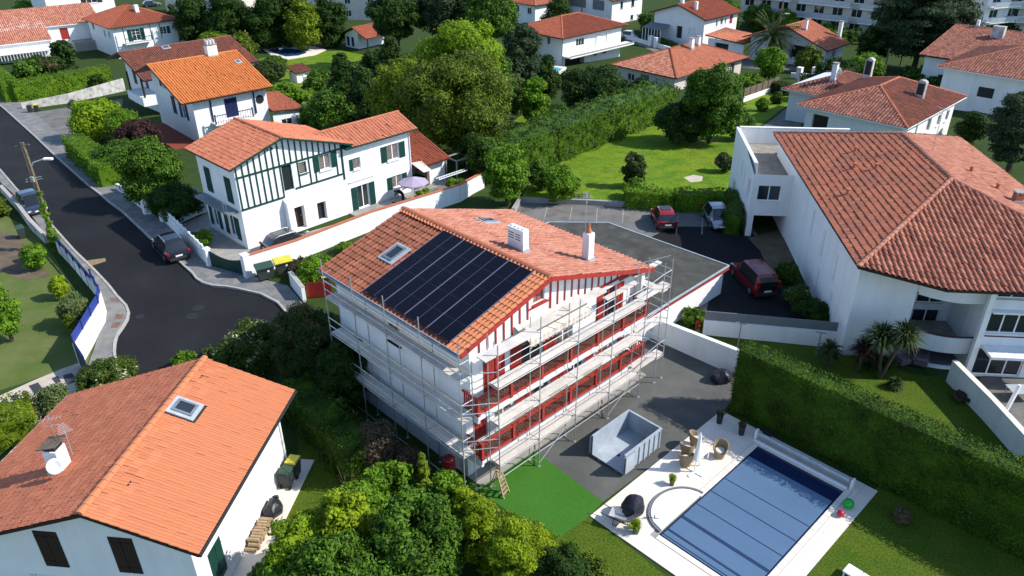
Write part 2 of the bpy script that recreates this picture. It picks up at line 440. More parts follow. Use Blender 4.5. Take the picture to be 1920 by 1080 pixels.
def sheet(name, poly, lift, mat, kind='structure', parent=None):
    bm = bmesh.new()
    f = bm.faces.new([bm.verts.new((p[0], p[1], 0)) for p in poly])
    bm.normal_update()
    if f.normal.z < 0: f.normal_flip()
    bmesh.ops.triangulate(bm, faces=[f])
    bend(bm, lift)
    me = bpy.data.meshes.new(name); bm.to_mesh(me); bm.free()
    me.materials.append(mat)
    return obj(name, me, parent, kind=kind)

def raised(name, poly, h, mat, kind='structure', parent=None):
    """pavement: a raised sheet with vertical edges"""
    bm = bmesh.new()
    f = bm.faces.new([bm.verts.new((p[0], p[1], 0)) for p in poly])
    bm.normal_update()
    if f.normal.z < 0: f.normal_flip()
    bmesh.ops.triangulate(bm, faces=[f])
    bend(bm, h)
    r = bmesh.ops.extrude_edge_only(bm, edges=[e for e in bm.edges if e.is_boundary])
    for v in r['geom']:
        if isinstance(v, bmesh.types.BMVert): v.co.z -= h + 0.1
    me = bpy.data.meshes.new(name); bm.to_mesh(me); bm.free()
    me.materials.append(mat)
    return obj(name, me, parent, kind=kind)

def resample(pts, step):
    out = []; acc = [0.0]
    for i in range(len(pts) - 1): acc.append(acc[-1] + math.dist(pts[i], pts[i + 1]))
    n = max(1, round(acc[-1] / step))
    for k in range(n + 1):
        d = acc[-1] * k / n; i = 0
        while i < len(pts) - 2 and acc[i + 1] < d: i += 1
        t = (d - acc[i]) / max(1e-6, acc[i + 1] - acc[i])
        out.append((pts[i][0] + (pts[i + 1][0] - pts[i][0]) * t, pts[i][1] + (pts[i + 1][1] - pts[i][1]) * t))
    return out

def kerb(parent, pts, h=0.14, w=0.16, step=1.0, mat=None):
    """kerb stones, one object each"""
    q = resample(pts, step)
    for i in range(len(q) - 1):
        a, b = q[i], q[i + 1]
        d = Vector((b[0] - a[0], b[1] - a[1], 0)).normalized() * 0.012
        za, zb = T(a[1]), T(b[1])
        MB().bar((a[0] + d.x, a[1] + d.y, za + h / 2), (b[0] - d.x, b[1] - d.y, zb + h / 2), w, h + 0.05).build('kerb_stone', mat or MAT['kerb'], parent)

S = 3000.0
gb = bmesh.new()
gb.faces.new([gb.verts.new(p) for p in ((-S, -60, 0), (S, -60, 0), (S, S, 0), (-S, S, 0))])
bend(gb, 0.0)
me = bpy.data.meshes.new('ground'); gb.to_mesh(me); gb.free(); me.materials.append(MAT['soil'])
obj('ground', me, kind='structure')

LK = [(-84.43, 110.19), (-52.52, 75.13), (-46.53, 67.95), (-38.50, 59.10), (-34.64, 54.72), (-31.36, 51.25), (-28.96, 48.59), (-28.16, 47.57), (-26.65, 45.91), (-25.91, 44.69), (-25.72, 43.27), (-25.66, 42.10), (-25.19, 40.67), (-24.53, 39.42)]
RK = [(-124.69, 169.26), (-72.70, 108.60), (-68.98, 104.13), (-63.20, 97.07), (-56.92, 89.43), (-50.84, 81.85), (-45.44, 75.33), (-40.19, 68.95), (-36.20, 64.43), (-34.24, 62.48), (-29.09, 56.46), (-25.65, 52.81), (-23.79, 50.70), (-22.98, 49.53), (-21.90, 48.79), (-20.28, 48.52), (-17.79, 47.48), (-16.20, 46.18), (-15.14, 44.60)]
road = sheet('road', LK + [(-23.67, 38.05), (-20.41, 35.90), (-17.55, 38.53), (-15.07, 41.44)] + RK[::-1], 0.010, MAT['asphalt'])
PL = [(-25.88, 38.64), (-26.41, 40.69), (-26.87, 42.24), (-27.39, 44.23), (-28.63, 46.38), (-30.09, 48.29), (-32.37, 51.01), (-35.20, 54.07), (-37.58, 56.81), (-40.37, 60.00), (-44.34, 64.71), (-49.89, 70.77), (-76.99, 99.43)]
pv = raised('pavement', LK + PL, 0.12, MAT['pave'])
kerb(pv, LK[1:])
PR = [(-14.50, 46.01), (-15.23, 47.21), (-16.18, 48.62), (-19.32, 50.12), (-22.93, 52.06), (-30.20, 60.69), (-37.38, 68.71), (-45.31, 78.82), (-52.71, 87.98), (-65.95, 104.72), (-71.41, 111.62), (-82.69, 125.17), (-132.47, 181.02)]
pr_ = raised('pavement', RK + PR, 0.12, MAT['pave'])
kerb(pr_, RK[1:])
# red patched strips on the near pavement and ochre bits at the kerb
for i, p in enumerate(([(-26.88, 44.78), (-26.30, 44.77), (-26.17, 44.15), (-26.72, 44.09)], [(-26.60, 43.75), (-26.09, 43.81), (-25.98, 43.07), (-26.45, 43.01)], [(-28.41, 47.12), (-27.70, 46.96), (-27.32, 46.43), (-27.95, 46.51)])):
    sheet('pavement_patch', p, 0.124, MAT['patch'], parent=pv)
drain = sheet('drain_patch', [(-32.94, 53.03), (-31.61, 53.46), (-31.28, 52.91), (-32.14, 52.04)], 0.014, MAT['ochre'], parent=road)
for c, r in (((-21.65, 44.63), 0.42), ((-21.63, 45.69), 0.4), ((-25.22, 44.61), 0.3)):
    m = MB().lathe([(r, 0.0), (r, 0.01), (r * 0.86, 0.012), (0.01, 0.012)], 20)
    o = m.build('manhole_cover', MAT['iron'], road); o.location = (c[0], c[1], T(c[1]) + 0.012)
# painted bay marks
for a, b in (((-47.27, 72.33), (-46.89, 72.69)), ((-46.80, 71.59), (-46.37, 71.94)), ((-47.87, 71.61), (-47.76, 71.79)), ((-47.45, 70.89), (-47.19, 70.88))):
    MB().bar((a[0], a[1], 0.016 + T(a[1])), (b[0], b[1], 0.016 + T(b[1])), 0.12, 0.004).build('road_marking', MAT['paint'], road)
# driveway of the far-left houses
sheet('driveway', [(-66.04, 103.33), (-64.80, 103.97), (-59.11, 110.35), (-57.27, 113.04), (-49.88, 96.90), (-50.95, 86.39), (-52.84, 87.98)], 0.02, MAT['lot'])

# yards, lawns
sheet('courtyard', [(0.64, 31.34), (4.29, 27.16), (11.69, 33.93), (13.02, 35.72), (14.18, 38.09), (10.27, 43.53), (8.31, 44.73), (-1.32, 37.75), (-2.26, 30.27)], 0.006, MAT['yard'])
sheet('artificial_lawn', [(0.64, 31.34), (4.29, 27.16), (3.54, 26.24), (1.96, 24.80), (-0.34, 26.62), (-2.24, 28.56), (-2.31, 28.98)], 0.012, MAT['turf'])
sheet('lawn', [(1.96, 24.80), (3.54, 26.24), (6.64, 22.63), (7.41, 21.41), (-1.43, 21.50), (-1.55, 25.25), (-0.34, 26.62)], 0.008, MAT['lawn'])
sheet('lawn', [(17.61, 27.90), (12.07, 22.17), (11.56, 20.61), (23.37, 20.50), (26.12, 24.65), (21.49, 27.36), (19.59, 28.84)], 0.008, MAT['lawn'])
sheet('lawn', [(-11.82, 32.93), (-9.33, 29.95), (-8.43, 28.04), (-9.87, 25.34), (-11.38, 22.95), (-11.05, 21.85), (-12.18, 21.86), (-11.20, 26.67), (-11.07, 30.37)], 0.008, MAT['lawn'])
sheet('lawn', [(12.24, 41.55), (20.36, 40.63), (23.46, 37.42), (26.52, 36.58), (26.08, 29.94), (26.08, 27.31), (14.39, 39.11)], 0.008, MAT['lawn'])
sheet('lawn', [(0.78, 64.05), (2.19, 71.52), (7.02, 79.42), (19.20, 95.98), (22.29, 91.43), (27.03, 88.51), (19.87, 64.40), (10.01, 63.25)], 0.008, MAT['lawn_bright'])
sheet('lawn', [(0.17, 95.13), (2.37, 103.17), (9.31, 108.39), (10.48, 104.64), (5.72, 98.04), (2.12, 92.12)], 0.008, MAT['lawn_bright'])
sheet('lawn', [(31.19, 103.83), (33.84, 109.34), (41.80, 117.39), (39.98, 107.17), (36.40, 101.88), (30.02, 91.16), (28.09, 91.23)], 0.008, MAT['lawn_bright'])
sheet('lawn', [(-46.35, 60.11), (-31.29, 35.54), (-29.06, 37.05), (-26.83, 38.93), (-25.88, 38.64), (-26.41, 40.69), (-26.87, 42.24), (-28.88, 44.95), (-30.50, 47.15), (-35.86, 53.90), (-40.24, 58.92), (-44.90, 62.34)], 0.008, MAT['lawn_dry'])
sheet('lawn', [(-48.63, 151.71), (-42.17, 157.07), (-33.88, 158.22), (-24.28, 150.87), (-28.40, 130.29), (-31.24, 116.13), (-24.31, 95.99), (-22.52, 100.70), (-26.30, 93.10), (-40.37, 128.24)], 0.008, MAT['lawn_bright'])
sheet('bare_earth', [(-43.74, 58.78), (-41.01, 57.89), (-34.24, 50.37), (-36.21, 49.99), (-39.85, 52.17)], 0.014, MAT['earth'])
sheet('parking', [(0.14, 61.68), (0.78, 63.80), (6.70, 63.32), (12.68, 62.25), (20.15, 61.29), (20.02, 56.76), (19.14, 46.37), (19.91, 42.72), (12.62, 43.30), (10.47, 43.66), (3.90, 56.06)], 0.010, MAT['lot'])
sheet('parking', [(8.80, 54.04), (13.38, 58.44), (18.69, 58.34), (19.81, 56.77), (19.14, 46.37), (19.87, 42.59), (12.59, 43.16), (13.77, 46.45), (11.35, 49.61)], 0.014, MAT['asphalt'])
for a, b in (((3.22, 63.03), (2.77, 60.05)), ((5.38, 62.75), (4.95, 60.01)), ((7.55, 62.35), (7.17, 59.53)), ((9.81, 62.07), (9.35, 59.27)), ((14.48, 61.40), (13.44, 56.89)), ((16.55, 61.13), (15.52, 56.85))):
    MB().bar((a[0], a[1], 0.016), (b[0], b[1], 0.016), 0.07, 0.004).build('parking_line', MAT['paint'], kind='structure')
# back streets
sheet('road', [(23.92, 166.34), (26.49, 161.00), (32.29, 141.75), (49.29, 132.02), (56.13, 135.68), (58.42, 141.66), (51.43, 143.96), (35.50, 157.18), (26.70, 170.08)], 0.012, MAT['lot'])
sheet('driveway', [(49.66, 133.12), (39.98, 107.17), (34.98, 98.57), (29.61, 89.78), (34.68, 89.61), (40.19, 103.49), (51.67, 124.02), (54.15, 132.90)], 0.010, MAT['lot'])
sheet('sandy_patch', [(16.80, 70.57), (17.93, 71.45), (18.74, 70.88), (18.28, 69.29), (17.14, 68.97)], 0.014, MAT['gravel'])
# garden path of pale gravel and dark pavers at the left edge
gp = sheet('gravel_path', [(-31.08, 35.19), (-29.67, 35.92), (-28.57, 37.31), (-27.45, 38.55), (-26.64, 39.22), (-25.61, 38.08), (-25.31, 36.48), (-25.85, 34.50), (-27.18, 33.12), (-28.75, 31.40)], 0.014, MAT['gravel'])
# pavers are laid later

# ------------------------------------------------------------------ house building kit
PROFILES = {
    # cross-section of one tile: (position across 0..1, height in m)
    'canal': [(0.0, 0.0), (0.10, 0.045), (0.28, 0.085), (0.46, 0.085), (0.64, 0.045), (0.74, 0.0), (0.87, -0.012), (1.0, 0.0)],
    'roman': [(0.0, 0.0), (0.10, 0.035), (0.25, 0.055), (0.40, 0.035), (0.50, 0.0), (1.0, 0.0)],
    'flat': [(0.0, 0.0), (0.06, 0.022), (0.16, 0.022), (0.22, 0.0), (0.56, 0.0), (0.62, 0.022), (0.70, 0.022), (0.78, 0.0), (1.0, 0.0)],
}

def one_tile(style, tw, tl, step):
    prof = PROFILES[style]
    V = []; F = []
    n = len(prof)
    for k, (x, h) in enumerate(prof): V.append((x * tw, -0.02, h + step))
    for k, (x, h) in enumerate(prof): V.append((x * tw, tl * 1.03, h + 0.004))
    for k, (x, h) in enumerate(prof): V.append((x * tw, -0.02, h + step - 0.035))
    for k in range(n - 1):
        F.append((k, k + 1, n + k + 1, n + k))
        F.append((2 * n + k, 2 * n + k + 1, k + 1, k))
    return np.array(V), np.array(F)

def tiles(parent, pts, style, mat, tw=0.25, tl=0.36, step=0.03, holes=(), skip=None, jitter=0.009, seed=1, single=0, clip=True):
    """lay tiles over a roof plane: pts are 3D, the first edge is the eave (left to right seen from outside)"""
    P = [Vector(p) for p in pts]
    ex = (P[1] - P[0]).normalized()
    nz = (P[1] - P[0]).cross(P[2] - P[0]).normalized()
    ey = nz.cross(ex)
    loc = [((p - P[0]).dot(ex), (p - P[0]).dot(ey)) for p in P]
    s0 = min(l[0] for l in loc); s1 = max(l[0] for l in loc); t1 = max(l[1] for l in loc); t0 = min(l[1] for l in loc)
    nx = max(1, round((s1 - s0) / tw)); tw = (s1 - s0) / nx
    ny = max(1, round((t1 - t0) / tl)); tl = (t1 - t0) / ny
    V0, F0 = one_tile(style, tw, tl, step)
    rng = np.random.default_rng(seed)
    cen = []
    m = len(loc)
    def inside(x, y, marg):
        for i in range(m):
            a, b = loc[i], loc[(i + 1) % m]
            L = math.hypot(b[0] - a[0], b[1] - a[1])
            if L < 1e-6: continue
            d = ((b[0] - a[0]) * (y - a[1]) - (b[1] - a[1]) * (x - a[0])) / L
            if d < -marg: return False
        return True
    rect = m == 4 and abs(loc[3][0] - loc[0][0]) < 0.02 and abs(loc[2][0] - loc[1][0]) < 0.02 and abs(loc[3][1] - loc[2][1]) < 0.02
    for j in range(ny):
        for i in range(nx):
            x = s0 + i * tw; y = t0 + j * tl
            cx, cy = x + tw / 2, y + tl / 2
            if not rect and not inside(cx, cy, 0.5 * max(tw, tl)): continue
            if any(h[0] < cx < h[1] and h[2] < cy < h[3] for h in holes): continue
            if skip and skip(cx, cy): continue
            cen.append((x, y))
    if not cen: return None
    cen = np.array(cen)
    if single:
        # the nearest tiles as parts of their own, the rest joined
        sh = np.concatenate([V0], 0)
        me = np_mesh('roof_tile', sh @ np.array([list(ex), list(ey), list(nz)]), F0, mat)
        for c in cen[:single]:
            o = obj('roof_tile', me, parent)
            o.location = P[0] + ex * float(c[0]) + ey * float(c[1]) + nz * float(rng.normal(0.012, jitter * 0.5))
        cen = cen[single:]
    n = len(cen)
    V = np.tile(V0[None], (n, 1, 1))
    V[:, :, 0] += cen[:, 0, None]; V[:, :, 1] += cen[:, 1, None] + rng.normal(0, 0.006, (n, 1))
    V[:, :, 2] += rng.normal(0.012, jitter, (n, 1)) + rng.normal(0, jitter * 0.6, (n, 1)) * (V0[None, :, 0] - tw / 2) / tw
    Fq = (F0[None] + (np.arange(n) * len(V0))[:, None, None]).reshape(-1, 4)
    V = V.reshape(-1, 3)
    B = np.array([list(ex), list(ey), list(nz)])
    if rect or not clip:
        W3 = V @ B + np.array(P[0])
        me = np_mesh('tiling', W3, Fq, mat)
    else:
        me = np_mesh('tiling', V, Fq, mat)
        bm = bmesh.new(); bm.from_mesh(me)
        for i in range(m):
            a, b = loc[i], loc[(i + 1) % m]
            d = (b[0] - a[0], b[1] - a[1])
            if i == 0: continue
            bmesh.ops.bisect_plane(bm, geom=bm.verts[:] + bm.edges[:] + bm.faces[:], plane_co=(a[0], a[1], 0), plane_no=(d[1], -d[0], 0), clear_outer=True)
        M4 = Matrix(((ex.x, ey.x, nz.x, P[0].x), (ex.y, ey.y, nz.y, P[0].y), (ex.z, ey.z, nz.z, P[0].z), (0, 0, 0, 1)))
        bm.transform(M4)
        bm.to_mesh(me); bm.free()
    return obj('tiling', me, parent, kind='stuff')

def ridge_caps(parent, p0, p1, mat, r=0.12, step=0.38, singles=False):
    p0 = Vector(p0); p1 = Vector(p1); d = p1 - p0; L = d.length; d.normalize()
    n = max(1, round(L / step)); step = L / n
    side = d.cross(Vector((0, 0, 1))).normalized(); up = side.cross(d)
    def cap(mb, a, b):
        vs = []
        for p, q in ((a, r * 1.08), (b, r * 0.95)):
            for k in range(6):
                an = math.pi * (k / 5)
                vs.append(p + side * (q * 1.15 * math.cos(an)) + up * (q * math.sin(an) * 0.9 - 0.01))
        mb.add(vs, [(k, k + 1, 7 + k, 6 + k) for k in range(5)] + [(0, 1, 2, 3, 4, 5), (11, 10, 9, 8, 7, 6)])
    mb = MB()
    for i in range(n):
        a = p0 + d * (i * step - 0.02) + up * 0.012; b = p0 + d * ((i + 1) * step + 0.03)
        if singles:
            m1 = MB(); cap(m1, a, b); m1.build('ridge_tile', mat, parent)
        else: cap(mb, a, b)
    if not singles: mb.build('ridge_tiles', mat, parent, kind='stuff')

def window(parent, o, d, n, w, h, kind, depth, frame='plastic', shut=None, shut_mat='green', pane='glass', sill=True, bars=1, rows=0, swing=0.0):
    """o: lower left corner on the wall face, d: unit vector along the wall, n: outward normal (2D)"""
    D = Vector((d[0], d[1], 0)); N = Vector((n[0], n[1], 0)); O = Vector(o); Z = Vector((0, 0, 1))
    B = O - N * (depth * 0.75)
    def vbar(mb, s, t0, t1, wd, th=0.06, off=0.0):
        mb.bar(B + D * s + Z * t0 + N * off, B + D * s + Z * t1 + N * off, wd, th, up=tuple(N))
    def hbar(mb, t, s0, s1, wd, th=0.06, off=0.0):
        mb.bar(B + D * s0 + Z * t + N * off, B + D * s1 + Z * t + N * off, th, wd, up=(0, 0, 1))
    if kind in ('win', 'french'):
        f = 0.07
        mb = MB()
        vbar(mb, f / 2, 0, h, f); vbar(mb, w - f / 2, 0, h, f); hbar(mb, f / 2, f, w - f, f); hbar(mb, h - f / 2, f, w - f, f)
        for k in range(bars): vbar(mb, w * (k + 1) / (bars + 1), f, h - f, 0.08, 0.055)
        for k in range(rows): hbar(mb, h * (k + 1) / (rows + 1), f, w - f, 0.035, 0.05)
        wo = mb.build('window' if kind == 'win' else 'glazed_door', MAT[frame], parent)
        pm = MB()
        nb = bars + 1
        for k in range(nb):
            s0 = max(f, w * k / nb); s1 = min(w - f, w * (k + 1) / nb)
            m1 = MB(); m1.bar(B + D * s0 + Z * (h / 2), B + D * s1 + Z * (h / 2), 0.02, h - 2 * f)
            m1.build('pane', MAT[pane], wo)
    elif kind == 'door':
        mb = MB(); mb.bar(B + D * 0.02 + Z * (h / 2), B + D * (w - 0.02) + Z * (h / 2), 0.06, h - 0.02)
        for k in range(int(w / 0.22)):
            s = (k + 0.5) * w / int(w / 0.22)
            mb.bar(B + D * s + Z * 0.08 + N * 0.035, B + D * s + Z * (h - 0.08) + N * 0.035, w / int(w / 0.22) - 0.03, 0.02, up=tuple(N))
        wo = mb.build('door', MAT[frame], parent)
        MB().sphere(tuple(B + D * (w * 0.88) + Z * (h * 0.5) + N * 0.06), 0.045).build('handle', MAT['galv'], wo)
    elif kind == 'void':
        mb = MB(); mb.bar(B + Z * (h / 2), B + D * w + Z * (h / 2), 0.05, h)
        wo = mb.build('opening', MAT[frame], parent)
    elif kind == 'closed':
        mb = MB(); mb.bar(B + D * 0.02 + Z * (h / 2), B + D * (w - 0.02) + Z * (h / 2), 0.03, h - 0.04)
        wo = mb.build('window', MAT['plastic'], parent)
        for k in range(2):
            s0 = k * w / 2 + 0.01; s1 = (k + 1) * w / 2 - 0.01
            shutter(wo, O + D * s0 + N * 0.02, D, N, s1 - s0, h, shut_mat)
    elif kind == 'roller':
        mb = MB()
        nn = max(3, int(h / 0.12))
        for k in range(nn):
            mb.bar(B + D * 0.02 + Z * ((k + 0.5) * h / nn), B + D * (w - 0.02) + Z * ((k + 0.5) * h / nn), 0.03, h / nn - 0.015)
        wo = mb.build('roller_shutter', MAT[frame], parent)
    if sill and kind == 'win':
        MB().bar(O + D * -0.08 + Z * -0.04 + N * 0.05, O + D * (w + 0.08) + Z * -0.04 + N * 0.05, 0.16, 0.06).build('sill', MAT['white'] if frame == 'plastic' else MAT[frame], wo)
    if shut and kind != 'closed':
        sw = w / 2
        for side in shut:
            if side == 'l': shutter(wo, O - D * (sw + 0.03) + N * 0.03, D, N, sw, h, shut_mat)
            if side == 'r': shutter(wo, O + D * (w + 0.03) + N * 0.03, D, N, sw, h, shut_mat)
    return wo

def shutter(parent, O, D, N, w, h, mat):
    Z = Vector((0, 0, 1)); O = Vector(O); D = Vector(D); N = Vector(N)
    mb = MB()
    nb = max(2, round(w / 0.16))
    for k in range(nb):
        s0 = w * k / nb + 0.005; s1 = w * (k + 1) / nb - 0.005
        mb.bar(O + D * s0 + Z * (h / 2), O + D * s1 + Z * (h / 2), 0.03, h)
    for t in (0.15, 0.85):
        mb.bar(O + D * 0.02 + Z * (h * t) + N * 0.025, O + D * (w - 0.02) + Z * (h * t) + N * 0.025, 0.025, 0.1)
    return mb.build('shutter', MAT[mat], parent)

def facade(parent, p0, p1, z0, top, openings=(), mat='white', depth=0.2, name='wall'):
    """one outer wall with real openings. p0->p1 runs with the outside on its right hand.
    top: height or list of (s, z). openings: dicts with s, z, w, h and the window options"""
    D = Vector((p1[0] - p0[0], p1[1] - p0[1])); L = D.length; D.normalize(); N = Vector((D.y, -D.x))
    prof = [(0, top), (L, top)] if not isinstance(top, (list, tuple)) else list(top)
    def ztop(s):
        for i in range(len(prof) - 1):
            a, b = prof[i], prof[i + 1]
            if a[0] - 1e-6 <= s <= b[0] + 1e-6:
                return a[1] + (b[1] - a[1]) * (s - a[0]) / max(1e-6, b[0] - a[0])
        return prof[-1][1]
    cuts = sorted({0.0, L} | {p[0] for p in prof} | {q for o in openings for q in (o['s'], o['s'] + o['w'])})
    mb = MB()
    at = lambda s, z, off=0.0: (p0[0] + D.x * s - N.x * off, p0[1] + D.y * s - N.y * off, z)
    for i in range(len(cuts) - 1):
        a, b = cuts[i], cuts[i + 1]
        if b - a < 1e-5: continue
        mid = (a + b) / 2
        ops = sorted([o for o in openings if o['s'] <= mid <= o['s'] + o['w']], key=lambda o: o['z'])
        z = z0
        for o in ops:
            if o['z'] - z > 1e-4: mb.add([at(a, z), at(b, z), at(b, o['z']), at(a, o['z'])], [(0, 1, 2, 3)])
            z = o['z'] + o['h']
        mb.add([at(a, z), at(b, z), at(b, ztop(b)), at(a, ztop(a))], [(0, 1, 2, 3)])
    for o in openings:
        s0, s1, a, b = o['s'], o['s'] + o['w'], o['z'], o['z'] + o['h']
        dp = o.get('depth', depth)
        q = [at(s0, a), at(s1, a), at(s1, b), at(s0, b)]; r = [at(s0, a, dp), at(s1, a, dp), at(s1, b, dp), at(s0, b, dp)]
        mb.add(q + r, [(0, 4, 5, 1), (1, 5, 6, 2), (2, 6, 7, 3), (3, 7, 4, 0)])
        if o.get('kind') == 'porch': mb.add(r, [(0, 1, 2, 3)])
    w = mb.build(name, MAT[mat] if isinstance(mat, str) else mat, parent)
    for o in openings:
        k = o.get('kind', 'win')
        if k == 'porch': continue
        opt = {q: v for q, v in o.items() if q not in ('s', 'z', 'w', 'h', 'kind', 'depth')}
        window(parent, at(o['s'], o['z']), (D.x, D.y), (N.x, N.y), o['w'], o['h'], k, o.get('depth', depth), **opt)
    return w

def op(s, z, w, h, kind='win', **k):
    return dict(s=s, z=z, w=w, h=h, kind=kind, **k)

def gable_roof(t, xl, zl, xr, zr, xh, zh, y0, y1, style, mat, matr=None, thick=0.14, fascia='brown', tw=0.25, tl=0.36, caps=True, holesL=(), holesR=(),
               skipL=None, skipR=None, singles=False, singleL=0, singleR=0, step=0.03, ridge_mat=None):
    """roof with its ridge along local y; left eave (xl,zl), ridge (xr,zr), right eave (xh,zh)"""
    dk = MB()
    Lp = [(xl, y1, zl), (xl, y0, zl), (xr, y0, zr), (xr, y1, zr)]
    Rp = [(xh, y0, zh), (xh, y1, zh), (xr, y1, zr), (xr, y0, zr)]
    V = [(xl, y0, zl), (xr, y0, zr), (xh, y0, zh), (xl, y1, zl), (xr, y1, zr), (xh, y1, zh)]
    V += [(p[0], p[1], p[2] - thick) for p in V]
    dk.add(V, [(0, 1, 4, 3), (1, 2, 5, 4), (9, 10, 7, 6), (10, 11, 8, 7), (0, 6, 7, 1), (1, 7, 8, 2), (4, 10, 9, 3), (5, 11, 10, 4), (3, 9, 6, 0), (2, 8, 11, 5)])
    roof = dk.build('roof', MAT[fascia], t)
    tiles(roof, Lp, style, MAT[mat], tw, tl, step, holesL, skipL, seed=3, single=singleL)
    tiles(roof, Rp, style, MAT[matr or mat], tw, tl, step, holesR, skipR, seed=4, single=singleR)
    if caps: ridge_caps(roof, (xr, y0, zr + 0.03), (xr, y1, zr + 0.03), MAT[ridge_mat or mat], singles=singles)
    return roof

def hip_roof(t, x0, x1, y0, y1, ze, zr, r0, r1, style, mats, thick=0.14, fascia='brown', tw=0.28, tl=0.36, step=0.03, ridge_mat=None, along='x'):
    """hipped roof; ridge from r0 to r1 (2D). mats: front, right, back, left"""
    A, B, C, D = (x0, y0, ze), (x1, y0, ze), (x1, y1, ze), (x0, y1, ze)
    R0 = (*r0, zr); R1 = (*r1, zr)
    dk = MB()
    V = [A, B, C, D, R0, R1]
    low = [(p[0], p[1], p[2] - thick) for p in (A, B, C, D)]
    if along == 'x': top = [(0, 1, 5, 4), (1, 2, 5), (2, 3, 4, 5), (3, 0, 4)]
    else: top = [(0, 1, 4), (1, 2, 5, 4), (2, 3, 5), (3, 0, 4, 5)]
    dk.add(V + low, top + [(6, 7, 1, 0), (7, 8, 2, 1), (8, 9, 3, 2), (9, 6, 0, 3), (9, 8, 7, 6)])
    roof = dk.build('roof', MAT[fascia], t)
    if along == 'x': planes = [[A, B, R1, R0], [B, C, R1], [C, D, R0, R1], [D, A, R0]]
    else: planes = [[A, B, R0], [B, C, R1, R0], [C, D, R1], [D, A, R0, R1]]
    for k, p in enumerate(planes):
        if mats[k]: tiles(roof, p, style, MAT[mats[k]], tw, tl, step, seed=5 + k)
    rm = MAT[ridge_mat or mats[0]]
    up = lambda p: (p[0], p[1], p[2] + 0.04)
    ridge_caps(roof, up(R0), up(R1), rm)
    ends = [(A, R0), (B, R1), (C, R1), (D, R0)] if along == 'x' else [(A, R0), (B, R0), (C, R1), (D, R1)]
    for a, b in ends: ridge_caps(roof, up(a), up(b), rm)
    return roof

def chimney(parent, x, y, z0, z1, wx=0.6, wy=0.6, cap='slab', mat='white', pots=0):
    mb = MB().cbox(x - wx / 2, x + wx / 2, y - wy / 2, y + wy / 2, z0, z1, 0.015)
    c = mb.build('chimney', MAT[mat], parent)
    if cap == 'slab':
        m = MB()
        for sx in (-1, 1):
            for sy in (-1, 1):
                m.box(x + sx * (wx / 2 - 0.06) - 0.05, x + sx * (wx / 2 - 0.06) + 0.05, y + sy * (wy / 2 - 0.06) - 0.05, y + sy * (wy / 2 - 0.06) + 0.05, z1, z1 + 0.14)
        m.box(x - wx / 2 - 0.05, x + wx / 2 + 0.05, y - wy / 2 - 0.05, y + wy / 2 + 0.05, z1 + 0.14, z1 + 0.2)
        m.build('cap', MAT['conc'], c)
    MB().box(x - wx / 2 - 0.05, x + wx / 2 + 0.05, y - wy / 2 - 0.05, y + wy / 2 + 0.05, z0 + 0.1, z0 + 0.45).build('flashing', MAT['zinc'], c)
    for k in range(pots):
        px = x + (k - (pots - 1) / 2) * wx / max(1, pots)
        MB().lathe([(0.12, z1), (0.10, z1 + 0.35), (0.13, z1 + 0.37), (0.12, z1 + 0.42)], 10, (px, y, 0)).build('chimney_pot', MAT['t_salmon'], c)
    return c

def skylight(roof, o, ex, ey, w, h, name='skylight'):
    """roof window: o lower left corner on the slope, ex along eave, ey up the slope"""
    o = Vector(o); ex = Vector(ex).normalized(); ey = Vector(ey).normalized(); n = ex.cross(ey)
    def ring(a, b, z0, z1, wd):
        mb = MB()
        p = lambda s, t, z: o + ex * s + ey * t + n * z
        for (s0, t0, s1, t1) in ((a, b, w - a, b + wd), (a, h - b - wd, w - a, h - b), (a, b + wd, a + wd, h - b - wd), (w - a - wd, b + wd, w - a, h - b - wd)):
            vs = [p(s0, t0, z0), p(s1, t0, z0), p(s1, t1, z0), p(s0, t1, z0), p(s0, t0, z1), p(s1, t0, z1), p(s1, t1, z1), p(s0, t1, z1)]
            mb.add(vs, [(0, 3, 2, 1), (4, 5, 6, 7), (0, 1, 5, 4), (1, 2, 6, 5), (2, 3, 7, 6), (3, 0, 4, 7)])
        return mb
    fl = ring(0, 0, 0.0, 0.085, 0.2).build(name, MAT['zinc'], roof)
    ring(0.17, 0.17, 0.05, 0.15, 0.11).build('frame', MAT['gutter'], fl)
    p = lambda s, t, z: o + ex * s + ey * t + n * z
    MB().add([p(0.25, 0.25, 0.11), p(w - 0.25, 0.25, 0.11), p(w - 0.25, h - 0.25, 0.11), p(0.25, h - 0.25, 0.11)], [(0, 1, 2, 3)]).build('pane', MAT['glass'], fl)
    return fl

def gutter(parent, a, b, mat='gutter', r=0.07):
    MB().tube(a, b, r, r, 8).build('gutter', MAT[mat], parent)


# ------------------------------------------------------------------ the house with the solar roof
MX, MY, MR = -2.26, 28.94, 44.0
main = thing('house', 'white house with red balconies and solar panels on its tiled roof', 'house', (MX, MY, 0), MR)
ML = lambda x, y, z: (x, y, z)
XL, ZL, XR, ZR, XH, ZH, Y0, Y1 = -0.66, 7.9, 5.13, 9.6, 13.56, 6.94, -0.6, 10.9
kL = (ZR - ZL) / (XR - XL); kR = (ZR - ZH) / (XH - XR)
zl = lambda x: ZL + kL * (x - XL)
zr = lambda x: ZR - kR * (x - XR)
cL = math.cos(math.atan(kL)); cR = math.cos(math.atan(kR))
rf = gable_roof(main, XL, ZL, XR, ZR, XH, ZH, Y0, Y1, 'roman', 't_main', 't_pink', thick=0.16, fascia='red', tw=0.30, tl=0.40, caps=False, step=0.045,
                holesL=((2.35, 3.5, (1.6 - XL) / cL, (2.98 - XL) / cL), (3.95, 10.62, 0.25, 5.78)), holesR=((8.4, 9.35, (XH - 9.85) / cR, (XH - 8.6) / cR),),
                skipL=lambda s, t: s > 10.62 or t > 5.72)
